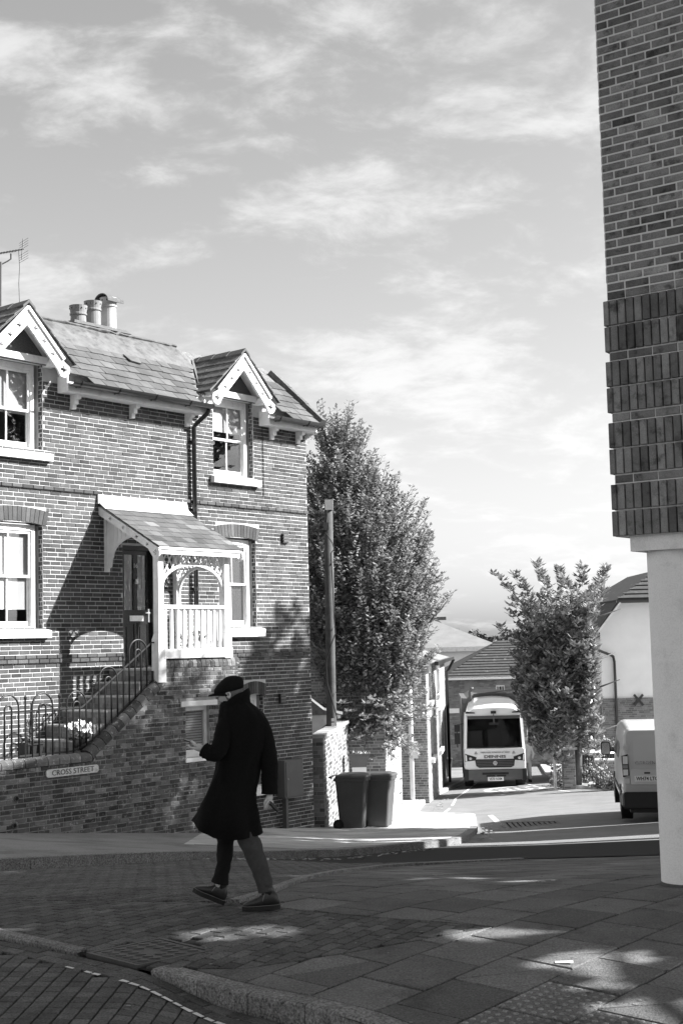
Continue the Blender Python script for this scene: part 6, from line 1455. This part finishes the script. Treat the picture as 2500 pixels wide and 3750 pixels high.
b = MB(); b.tube([(0, -.05, .95), (0, -.03, .95)], .085, 20); b.build('badge', 'chrome', gr)
text('DENNIS', .14, 'ink_soft', tk, frame((0, -.012, 1.19), (1, 0, 0), (0, 0, 1)), 'lettering', .004, sx=1.7, bold=.004)
text('OPERATIVES WORKING AT REAR', .075, 'ink_soft', tk, frame((0, -.012, 1.35), (1, 0, 0), (0, 0, 1)), 'lettering', .004, sx=1.0)
for x in (-.72, .72):
    b = MB(); b.plate([(x-.06, 1.30), (x+.06, 1.30), (x, 1.41)], [[(x-.03, 1.318), (x+.03, 1.318), (x, 1.375)]], lambda a, z, d: (a, -.013+d, z), .01); b.build('warning_triangle', 'ink_soft', tk)
b = MB(); b.box(-1.02, 1.02, -.05, .4, .32, .70); bu = b.build('bumper', 'truck_grey', tk)
b = MB(); b.box(-.5, .5, -.06, -.045, .52, .60); b.box(-.35, -.02, -.062, -.045, .44, .5); b.box(.05, .4, -.062, -.045, .44, .5); b.build('air_intake', 'ink', bu)
b = MB(); b.box(-.30, .30, -.075, -.05, .28, .43); np = b.build('number_plate', 'number_plate', tk)
text('VE70 NXM', .13, 'ink', np, frame((0, -.078, .355), (1, 0, 0), (0, 0, 1)), 'lettering', .001, sx=.80, bold=.003)
b = MB(); b.box(-.1, .1, -.02, .06, 2.82, 2.92); b.tube([(-.0, .02, 2.82), (.0, -.03, 2.48)], .012, 5); b.box(-.18, .18, -.06, -.02, 2.40, 2.48); b.build('front_mirror', 'black_plastic', tk)
b = MB(); b.tube([(-.82, 1.2, 3.2), (-.84, 1.2, 3.6), (-.78, 1.2, 3.75), (-.70, 1.2, 3.74)], .07, 10); b.build('exhaust_stack', 'lead', tk, smooth=True)
b = MB(); b.box(-1.16, 1.16, 1.9, 7.5, .75, 3.36); b.loft([roofring(1.14, 3.3, 3.42, y, .1) for y in (1.8, 7.5)]); b.build('refuse_body', 'utility_grey', tk)
b = MB(); b.box(-.65, .95, 1.7, 1.85, 3.38, 3.52); b.box(-.4, .6, 1.66, 1.8, 3.5, 3.56); b.bar((-.7, 1.7, 3.50), (.9, 1.7, 3.66), .05); b.build('body_front_frame', 'truck_grey', tk)
b = MB(); b.box(-.95, .95, .3, 7.4, .45, .75); b.build('chassis', 'black_plastic', tk)
# ------------------------------------------------------------ people
def skin_mesh(joints, edges, root, sub=2):
    me = bpy.data.meshes.new('body'); me.from_pydata([j[0] for j in joints], edges, []); o = bpy.data.objects.new('body', me); col.objects.link(o)
    m = o.modifiers.new('skin', 'SKIN'); m.use_smooth_shade = True; m.branch_smoothing = .4
    for i, j in enumerate(joints):
        r = j[1]; o.data.skin_vertices[0].data[i].radius = (r, r) if not isinstance(r, tuple) else r
        o.data.skin_vertices[0].data[i].use_root = (i == root)
    s = o.modifiers.new('subdiv', 'SUBSURF'); s.levels = sub; s.render_levels = sub
    dg = bpy.context.evaluated_depsgraph_get(); r = bpy.data.meshes.new_from_object(o.evaluated_get(dg)); bpy.data.objects.remove(o); return r
class Skel:
    def __init__(s): s.j = []; s.e = []; s.n = {}
    def add(s, name, p, r, prev=None):
        s.j.append((tuple(p), r)); s.n[name] = len(s.j)-1
        if prev is not None: s.e.append((s.n[prev], s.n[name]))
def head_mesh(b, c, f, up, s=1.0):
    """a head with brow, nose, lips, chin and ears; f is the way it looks"""
    f = V(f).normalized(); up = (V(up)-f*V(up).dot(f)).normalized(); rt = f.cross(up)
    n, m_ = 22, 18; rows = []
    for i in range(m_+1):
        th = math.pi*i/m_; row = []
        for k in range(n):
            ph = 2*math.pi*k/n; x = math.sin(th)*math.cos(ph); y = math.sin(th)*math.sin(ph); z = math.cos(th)
            X, Yy, Z = x*.098, y*.075, z*.122
            if z < -.1: X -= .012*(-z) if x < 0 else 0; Yy *= 1-.32*max(0, -z-.1)
            if x > .55:
                cen = max(0, 1-(y/.32)**2)
                X += .022*cen*max(0, 1-abs(z+.16)/.22)*(1 if z > -.34 else .3); X -= .010*max(0, 1-abs(z-.12)/.1)*(1 if abs(y) > .15 else .3); X += .006*max(0, 1-abs(z-.28)/.12); X += .008*cen*max(0, 1-abs(z+.52)/.1); X += .012*cen*max(0, 1-abs(z+.86)/.15)
            p = V(c)+(f*X+rt*Yy+up*Z)*s; row.append(p)
        rows.append(row)
    b.loft(rows, cap=False)
    for sd in (-1, 1):
        e = V(c)+(rt*sd*.074-f*.005-up*.005)*s; ring = []
        for k in range(10):
            t = 2*math.pi*k/10; ring.append([e+(f*.018*math.cos(t)*q+up*.032*math.sin(t)*q+rt*sd*h)*s for q, h in ((1, -.01), (1.1, .012), (.7, .016), (.35, .004))])
        b.loft([list(r) for r in zip(*ring)])
        ey = V(c)+(f*.086+rt*sd*.03+up*.012)*s; b.lathe([(.001, -.009), (.008, -.006), (.009, 0), (.008, .006), (.001, .009)], ey, 8)
def attach(mesh, b):
    """join extra geometry to the body mesh so that the body stays one mesh"""
    bm = bmesh.new(); bm.from_mesh(mesh); vs_ = [bm.verts.new(p) for p in b.v]
    for f in b.f:
        try: fa = bm.faces.new([vs_[i] for i in f]); fa.smooth = True
        except ValueError: pass
    bm.to_mesh(mesh); bm.free(); return mesh
PB = V((-.86, 11.25, gz(-.86, 11.25)))
man = thing('person', 'person in a long black overcoat and flat cap walking left looking at a phone', 'person', PB)
P_ = lambda x, y, z: V((x, y, z))-PB
sk = Skel()
sk.add('pel', P_(-.87, 11.27, .86), .10)
sk.add('wai', P_(-.84, 11.26, 1.02), .11, 'pel'); sk.add('che', P_(-.83, 11.26, 1.25), .13, 'wai'); sk.add('upc', P_(-.82, 11.26, 1.40), .11, 'che'); sk.add('nec', P_(-.84, 11.26, 1.50), .055, 'upc'); sk.add('hea', P_(-.885, 11.26, 1.60), .06, 'nec')
for s, nm, pts in ((1, 'r', [(-.70, 11.24, 1.41, .065), (-.62, 11.23, 1.28, .05), (-.608, 11.22, 1.10, .042), (-.610, 11.21, .86, .03), (-.612, 11.21, .80, .026)]), (-1, 'l', [(-.92, 11.20, 1.40, .045), (-.962, 11.13, 1.27, .034), (-1.005, 11.085, 1.158, .032), (-1.12, 11.10, 1.198, .03), (-1.158, 11.105, 1.212, .030)])):
    prev = 'upc'
    for i, (x, y, z, r) in enumerate(pts): sk.add('%s%d' % (nm, i), P_(x, y, z), r, prev); prev = '%s%d' % (nm, i)
# fingers: right hand hangs loosely curled, left hand closes round the phone
fr_ = [(-.632, -.03), (-.618, -.012), (-.604, .0), (-.592, .012)]
for i, (x, dy) in enumerate(fr_):
    L = (.9, 1, .97, .8)[i]
    sk.add('rf%da' % i, P_(x, 11.21+dy, .765), .0095, 'r4'); sk.add('rf%db' % i, P_(x-.012, 11.21+dy-.004, .765-.032*L), .0088, 'rf%da' % i); sk.add('rf%dc' % i, P_(x-.022, 11.21+dy+.012, .765-.055*L), .0078, 'rf%db' % i)
sk.add('rta', P_(-.640, 11.19, .79), .010, 'r4'); sk.add('rtb', P_(-.652, 11.185, .765), .0092, 'rta'); sk.add('rtc', P_(-.648, 11.185, .742), .0085, 'rtb')
for i in range(4):
    dy = -.055+i*.02; L = (.95, 1, .95, .8)[i]
    sk.add('lf%da' % i, P_(-1.182, 11.13+dy, 1.205), .0095, 'l4'); sk.add('lf%db' % i, P_(-1.182-.028*L, 11.13+dy, 1.212), .0088, 'lf%da' % i); sk.add('lf%dc' % i, P_(-1.19-.036*L, 11.13+dy-.004, 1.232), .0078, 'lf%db' % i)
sk.add('lta', P_(-1.166, 11.065, 1.230), .0115, 'l4'); sk.add('ltb', P_(-1.184, 11.075, 1.250), .0105, 'lta'); sk.add('ltc', P_(-1.203, 11.09, 1.260), .0095, 'ltb')
for nm, pts in (('fl', [(-.93, 11.32, .78, .06), (-.975, 11.36, .46, .045), (-.985, 11.38, .32, .04), (-1.03, 11.42, .16, .03), (-1.05, 11.445, .06, .02), (-1.13, 11.45, .04, .014)]), ('fr', [(-.84, 11.22, .78, .055), (-.775, 11.17, .44, .045), (-.71, 11.15, .30, .04), (-.645, 11.13, .15, .03), (-.62, 11.12, .05, .02), (-.70, 11.12, .02, .014)])):
    prev = 'pel'
    for i, (x, y, z, r) in enumerate(pts): sk.add('%s%d' % (nm, i), P_(x, y, z), r, prev); prev = '%s%d' % (nm, i)
bme_ = skin_mesh(sk.j, sk.e, 0); hb_ = MB(); FD = V((-.92, .22, -.34)); UP = V((-.3, 0, .95))
head_mesh(hb_, P_(-.905, 11.25, 1.615), FD, UP, .98); attach(bme_, hb_); bme_.materials.append(MATS['skin']); bme_.name = 'body'; body_ = obj('body', bme_, man)
hr = MB(); Rm = frame((0, 0, 0), FD, (0, 1, 0))
for q in range(1): pass
f = FD.normalized(); up = (UP-f*UP.dot(f)).normalized(); rt = f.cross(up); c = P_(-.905, 11.25, 1.615); rows = []
for i in range(9):
    th = math.pi*(.30+.38*i/8); row = []
    for k in range(15):
        ph = math.pi*(.42+1.16*k/14); p = c+(f*math.sin(th)*math.cos(ph)*.1+rt*math.sin(th)*math.sin(ph)*.0775+up*math.cos(th)*.124)*1.0; row.append(p)
    rows.append(row)
hr.loft(rows, cap=False, closed=False); hr.build('hair', 'hair_grey', man, smooth=True)
# overcoat
N_ = 40
def coat_ring(z, l, r, d, y, pw=2.3, hem=None):
    P = []
    for k in range(N_):
        t = 2*math.pi*k/N_; cx, sy = math.cos(t), math.sin(t)
        x = (l+r)/2+(r-l)/2*math.copysign(abs(cx)**(2/pw), cx); yy = y+d*math.copysign(abs(sy)**(2/pw), sy)
        fold = .016*math.sin(6*t+z*5)*sm(1.12-z, 0, .45)+.006*math.sin(11*t-z*9)+.006*noise.noise((cx*3, sy*3, z*6))
        zz = z if hem is None else interp(x, hem)
        P.append(P_(x+fold*cx, yy+fold*sy, zz))
    return P
HEM = [(-1.23, .635), (-1.133, .572), (-1.04, .515), (-.885, .50), (-.72, .515), (-.66, .535)]
co = MB()
co.loft([coat_ring(1.555, -.965, -.768, .085, 11.26), coat_ring(1.525, -.985, -.735, .105, 11.26), coat_ring(1.495, -.988, -.70, .13, 11.26), coat_ring(1.45, -1.0, -.652, .15, 11.26), coat_ring(1.39, -1.012, -.622, .16, 11.26), coat_ring(1.30, -1.02, -.612, .165, 11.26), coat_ring(1.20, -1.028, -.622, .175, 11.26), coat_ring(1.08, -1.022, -.668, .17, 11.26), coat_ring(1.00, -1.038, -.682, .17, 11.26), coat_ring(.92, -1.073, -.70, .175, 11.26), coat_ring(.84, -1.108, -.718, .18, 11.26), coat_ring(.76, -1.148, -.72, .188, 11.27), coat_ring(.69, -1.18, -.702, .195, 11.27), coat_ring(.60, -1.222, -.675, .205, 11.27, hem=HEM), coat_ring(.60, -1.20, -.695, .19, 11.27, hem=[(a, z+.004) for a, z in HEM]), coat_ring(.75, -1.10, -.75, .14, 11.27)], cap=False)
coat = co.build('overcoat', 'coat_wool', man, smooth=True)
def sleeve(pts, wr):
    b = MB(); n = len(pts); rings = []; path = [V(p[:3]) for p in pts]; fine = []
    for i in range(n-1):
        for q in range(5): s = q/5; fine.append((path[i].lerp(path[i+1], s), pts[i][3]*(1-s)+pts[i+1][3]*s))
    fine.append((path[-1], pts[-1][3]))
    cr = []; rr = []
    for i, (p, r) in enumerate(fine):
        a = fine[max(0, i-2)][0]; c_ = fine[min(len(fine)-1, i+2)][0]; cr.append(P_(*((p*2+a+c_)/4))); rr.append(r+wr*math.sin(i*2.1)*.5+wr*noise.noise((i*.9, r*40, 0)))
    b.tube(cr, rr, 18, cap=False)
    b.tube([cr[-1], cr[-1]+(cr[-2]-cr[-1])*.5], [rr[-1], rr[-1]*.82], 18, cap=False)
    b.build('sleeve', 'coat_wool', coat, smooth=True)
sleeve([(-.74, 11.25, 1.455, .06), (-.668, 11.235, 1.36, .070), (-.625, 11.22, 1.22, .068), (-.607, 11.21, 1.05, .068), (-.609, 11.21, .92, .064), (-.612, 11.21, .822, .063)], .002)
sleeve([(-.92, 11.23, 1.44, .06), (-.95, 11.16, 1.33, .074), (-.972, 11.11, 1.22, .070), (-1.015, 11.08, 1.150, .064), (-1.07, 11.085, 1.170, .060), (-1.108, 11.10, 1.193, .055)], .005)
cl = MB(); rings = []
for (q, zf, zb2, lx, rx, d) in ((0, 1.475, 1.515, -.985, -.745, .10), (1, 1.495, 1.575, -.995, -.752, .103), (2, 1.515, 1.622, -.985, -.748, .103), (3, 1.512, 1.648, -.972, -.762, .095), (4, 1.505, 1.640, -.962, -.775, .088), (5, 1.49, 1.56, -.95, -.79, .08)):
    ring = []
    for k in range(32):
        t = 2*math.pi*k/32; x = (lx+rx)/2+(rx-lx)/2*math.cos(t); s = (x-lx)/(rx-lx); z = zf+(zb2-zf)*(s**.75 if s > 0 else 0)
        ring.append(P_(x, 11.255+d*math.sin(t), z+.006*math.sin(3*t)))
    rings.append(ring)
cl.loft(rings, cap=False); cl.build('collar', 'coat_wool', coat, smooth=True)
b = MB(); b.hexa([P_(-1.005, 11.09, .93), P_(-1.0, 11.085, .93), P_(-.985, 11.085, 1.08), P_(-.99, 11.09, 1.08), P_(-.985, 11.075, .93), P_(-.98, 11.07, .93), P_(-.965, 11.075, 1.08), P_(-.97, 11.08, 1.08)]); b.build('pocket_flap', 'coat_wool', coat, fix=True)
# flat cap
cp = MB()
def cap_ring(cx, cz, a, bb, tilt, yo=0):
    return [P_(cx+a*math.cos(t), 11.25+bb*math.sin(t)+yo, cz+a*math.cos(t)*tilt) for t in [2*math.pi*k/28 for k in range(28)]]
cp.loft([cap_ring(-.912, 1.626, .098, .078, .24), cap_ring(-.912, 1.626, .108, .088, .24), cap_ring(-.917, 1.645, .118, .098, .26), cap_ring(-.917, 1.672, .117, .100, .30), cap_ring(-.908, 1.702, .101, .090, .26), cap_ring(-.898, 1.728, .075, .072, .16), cap_ring(-.895, 1.744, .042, .045, .08), cap_ring(-.893, 1.749, .008, .01, 0)])
cap_ = cp.build('flat_cap', 'cap_tweed', man, smooth=True)
pk_ = MB(); rings = []
for k in range(11):
    a = math.pi*(.5+.95*(k-5)/10)+math.pi/2; tx, ty = math.cos(a), math.sin(a)
    r0 = P_(-.915+.100*tx, 11.25+.085*ty, 1.608-.004*abs(ty)); r1 = P_(-.915+(.165*abs(tx)**.6*(-1 if tx < 0 else 1) if abs(tx) > .02 else 0), 11.25+.088*ty, 1.600+.02*ty*ty)
    rings.append([r0, r1, r1+V((0, 0, -.007)), r0+V((0, 0, -.010))])
pk_.loft(rings); pk_.build('peak', 'cap_tweed', cap_, fix=True)
# trousers
def leg(rows, y0, y1, name, m):
    b = MB(); rings = []
    n = len(rows); fine = []
    for i in range(n-1):
        for q in range(3): s = q/3; fine.append(tuple(rows[i][k]*(1-s)+rows[i+1][k]*s for k in range(4)))
    fine.append(rows[-1])
    for i, (lx, lz, rx, rz) in enumerate(fine):
        s = i/(len(fine)-1); y = y0+(y1-y0)*s; a = (rx-lx)/2; ring = []
        for k in range(20):
            t = 2*math.pi*k/20; cx = math.cos(t); x = (lx+rx)/2+a*cx; z = (lz+rz)/2+(rz-lz)/2*cx
            wv = .004*math.sin(4*t+i*1.3)+.003*noise.noise((i*.8, k*.6, y0))
            ring.append(P_(x+wv*cx, y+(a*.95+wv)*math.sin(t), z))
        rings.append(ring)
    b.loft(rings, cap=False); b.build(name, m, man, smooth=True)
leg([(-1.03, .80, -.86, .80), (-1.04, .62, -.885, .62), (-1.041, .497, -.896, .494), (-1.039, .431, -.91, .427), (-1.044, .31, -.927, .307), (-1.052, .255, -.942, .245), (-1.076, .19, -.954, .195), (-1.095, .138, -.966, .108)], 11.31, 11.43, 'trouser_leg', 'trouser_shaded')  # same cloth as the other leg, its shade put into a darker colour
leg([(-.92, .80, -.77, .80), (-.895, .62, -.745, .62), (-.878, .515, -.715, .52), (-.87, .49, -.69, .495), (-.843, .435, -.672, .431), (-.796, .334, -.645, .342), (-.756, .244, -.617, .252), (-.727, .172, -.600, .175), (-.708, .092, -.588, .116)], 11.22, 11.13, 'trouser_leg', 'trouser')
def boot(hx, hy, hz, tilt, L):
    """boot with the heel at (hx, hy, hz), toe pointing along -X"""
    ca, sa = math.cos(tilt), math.sin(tilt); T = lambda s, y, z: P_(hx-(s*ca-z*sa), hy+y, hz+s*sa+z*ca)
    prof = [(0, .045, .075, .024), (.012, .03, .115, .032), (.04, .028, .15, .036), (.085, .028, .16, .038), (.125, .028, .125, .043), (.165, .028, .10, .047), (.21, .028, .083, .048), (.245, .03, .068, .043), (.27, .034, .055, .030), (.282, .04, .046, .012)]
    k_ = L/.282; b = MB(); rings = []
    for (s, z0, z1, w2) in prof:
        rings.append([T(s*k_, w2*math.cos(t)*(1 if abs(math.cos(t)) < .99 else 1), (z0+z1)/2+(z1-z0)/2*math.copysign(abs(math.sin(t))**.8, math.sin(t))) for t in [2*math.pi*q/16 for q in range(16)]])
    b.loft(rings); sh_ = [(0.072, .11, .046, .036), (.082, .15, .046, .038), (.092, .185, .046, .040)]
    b.loft([[T(s*k_+a_*math.cos(t), w2*math.sin(t), z) for t in [2*math.pi*q/16 for q in range(16)]] for s, z, a_, w2 in sh_])
    bt = b.build('boot', 'boot_leather', man, smooth=True)
    b = MB(); out = []
    for q in range(28):
        t = 2*math.pi*q/28; s = L*.5+(L*.5+.006)*math.cos(t); w2 = interp(s/L, [(-.1, .02), (0, .034), (.3, .040), (.45, .040), (.72, .052), (.9, .046), (1.0, .02), (1.1, .01)]); out.append((s, math.copysign(w2*min(1, abs(math.sin(t))**.5+.02), math.sin(t))))
    b.loft([[T(s, y, z) for s, y in out] for z in (0, .034)]); b.build('sole', 'boot_sole', bt)
    b = MB(); b.tube([T(s, y*1.01, .036) for s, y in out]+[T(out[0][0], out[0][1], .036)], .0018, 4, cap=False); b.build('welt_stitching', 'thread', bt)
    b = MB()
    for q in range(4): s = .115+q*.018; b.tube([T(s, -.03, .125-q*.012), T(s+.006, 0, .135-q*.012), T(s, .03, .125-q*.012)], .0025, 4)
    b.tube([T(.105, -.03, .13), T(.12, -.052, .10), T(.125, -.055, .07), T(.115, -.05, .10), T(.105, -.03, .13)], .002, 4); b.build('lace', 'thread', bt)
boot(-1.005, 11.45, -.047, R_(24), .262)
boot(-.545, 11.12, -.041+.012, R_(-2), .283)
ph = thing('phone', 'flat mobile phone held in the left hand of the walking person', 'phone', (-1.19, 11.125, 1.243)); ph.rotation_euler = (R_(0), R_(20), R_(8))
b = MB(); b.loft([rrect(.074, -.034, .034, .008, y_) for y_ in (-.0045, .0045)]); b.v = [(x, z, y) for x, y, z in b.v]; b.build('case', 'black_plastic', ph, fix=True); b = MB(); b.box(-.068, .068, -.030, .030, .0046, .0052); b.build('screen', 'black_metal', ph)
sgl = thing('sunglasses', 'dark glasses with a thin cord dangling from the right hand of the walking person', 'glasses', (-.60, 11.2, .70))
b = MB(); b.tube([(-.03, -.01, .10), (-.01, -.01, .075), (.02, -.01, .05)], .004, 5); b.build('temple', 'black_plastic', sgl)
for (x, z) in ((.012, .045), (.035, .018)):
    b = MB(); b.tube([(x-.02, -.014, z+.018), (x+.02, -.014, z-.018)], [.016, .014], 10); b.build('lens', 'black_metal', sgl)
b = MB(); b.tube([(-.03, -.01, .10), (-.07, -.01, .06), (-.11, -.01, -.02), (-.1, -.01, -.10), (-.02, -.01, -.12), (.03, -.01, -.07), (.045, -.01, .01)], .0012, 4); b.build('cord', 'utility_grey', sgl)
# worker in pale hi-vis beside the lorry
WX, WY = 7.12, 57.6; wz = gz(WX, WY); wk = thing('person', 'person in bright work clothes standing at the side of the lorry', 'person', (WX, WY, wz))
sk = Skel(); sk.add('pel', (0, 0, .95), .13); sk.add('che', (0, 0, 1.28), .15, 'pel'); sk.add('sh', (0, 0, 1.42), .10, 'che'); sk.add('nec', (0, 0, 1.50), .055, 'sh'); sk.add('hea', (0, 0, 1.60), .07, 'nec')
for s in (-1, 1):
    p = 'l' if s < 0 else 'r'
    sk.add(p+'1', (s*.19, 0, 1.40), .06, 'sh'); sk.add(p+'2', (s*.27, .0, 1.12), .045, p+'1'); sk.add(p+'3', (s*.22, -.16, .95), .035, p+'2'); sk.add(p+'4', (s*.2, -.22, .93), .03, p+'3')
    for q in range(4): sk.add(p+'f%d' % q, (s*.2+(q-1.5)*.018, -.29, .93), .009, p+'4')
    sk.add(p+'t', (s*.16, -.25, .95), .010, p+'4')
    sk.add(p+'h', (s*.10, 0, .82), .09, 'pel'); sk.add(p+'k', (s*.12, -.02, .48), .065, p+'h'); sk.add(p+'a', (s*.13, .02, .10), .045, p+'k'); sk.add(p+'o', (s*.13, -.14, .05), .04, p+'a')
wme = skin_mesh(sk.j, sk.e, 0); hb_ = MB(); head_mesh(hb_, (0, 0, 1.65), (0, -1, -.1), (0, 0, 1)); attach(wme, hb_); wme.materials.append(MATS['skin']); obj('body', wme, wk)
b = MB(); b.loft([[(a*math.cos(t), d*math.sin(t), z) for t in [2*math.pi*k/16 for k in range(16)]] for a, d, z in ((.19, .15, .78), (.19, .15, 1.0), (.21, .17, 1.28), (.22, .15, 1.40), (.12, .10, 1.49), (.07, .07, 1.53))], cap=False)
for s in (-1, 1): b.tube([(s*.17, 0, 1.41), (s*.285, 0, 1.12), (s*.23, -.15, .96)], [.085, .07, .055], 12)
b.build('jacket', 'hi_vis', wk, smooth=True); b = MB()
for s in (-1, 1): b.tube([(s*.09, 0, .95), (s*.12, -.02, .5), (s*.13, .02, .1)], [.12, .09, .08], 12)
b.build('trousers', 'hi_vis', wk, smooth=True); b = MB()
for s in (-1, 1): b.box(s*.13-.055, s*.13+.055, -.2, .08, 0, .13)
b.build('boots', 'boot_sole', wk); b = MB(); b.lathe([(.115, 0), (.118, .03), (.1, .09), (.06, .12), (.01, .13)], (0, 0, 1.67), 16); b.build('cap', 'hi_vis', wk, smooth=True)
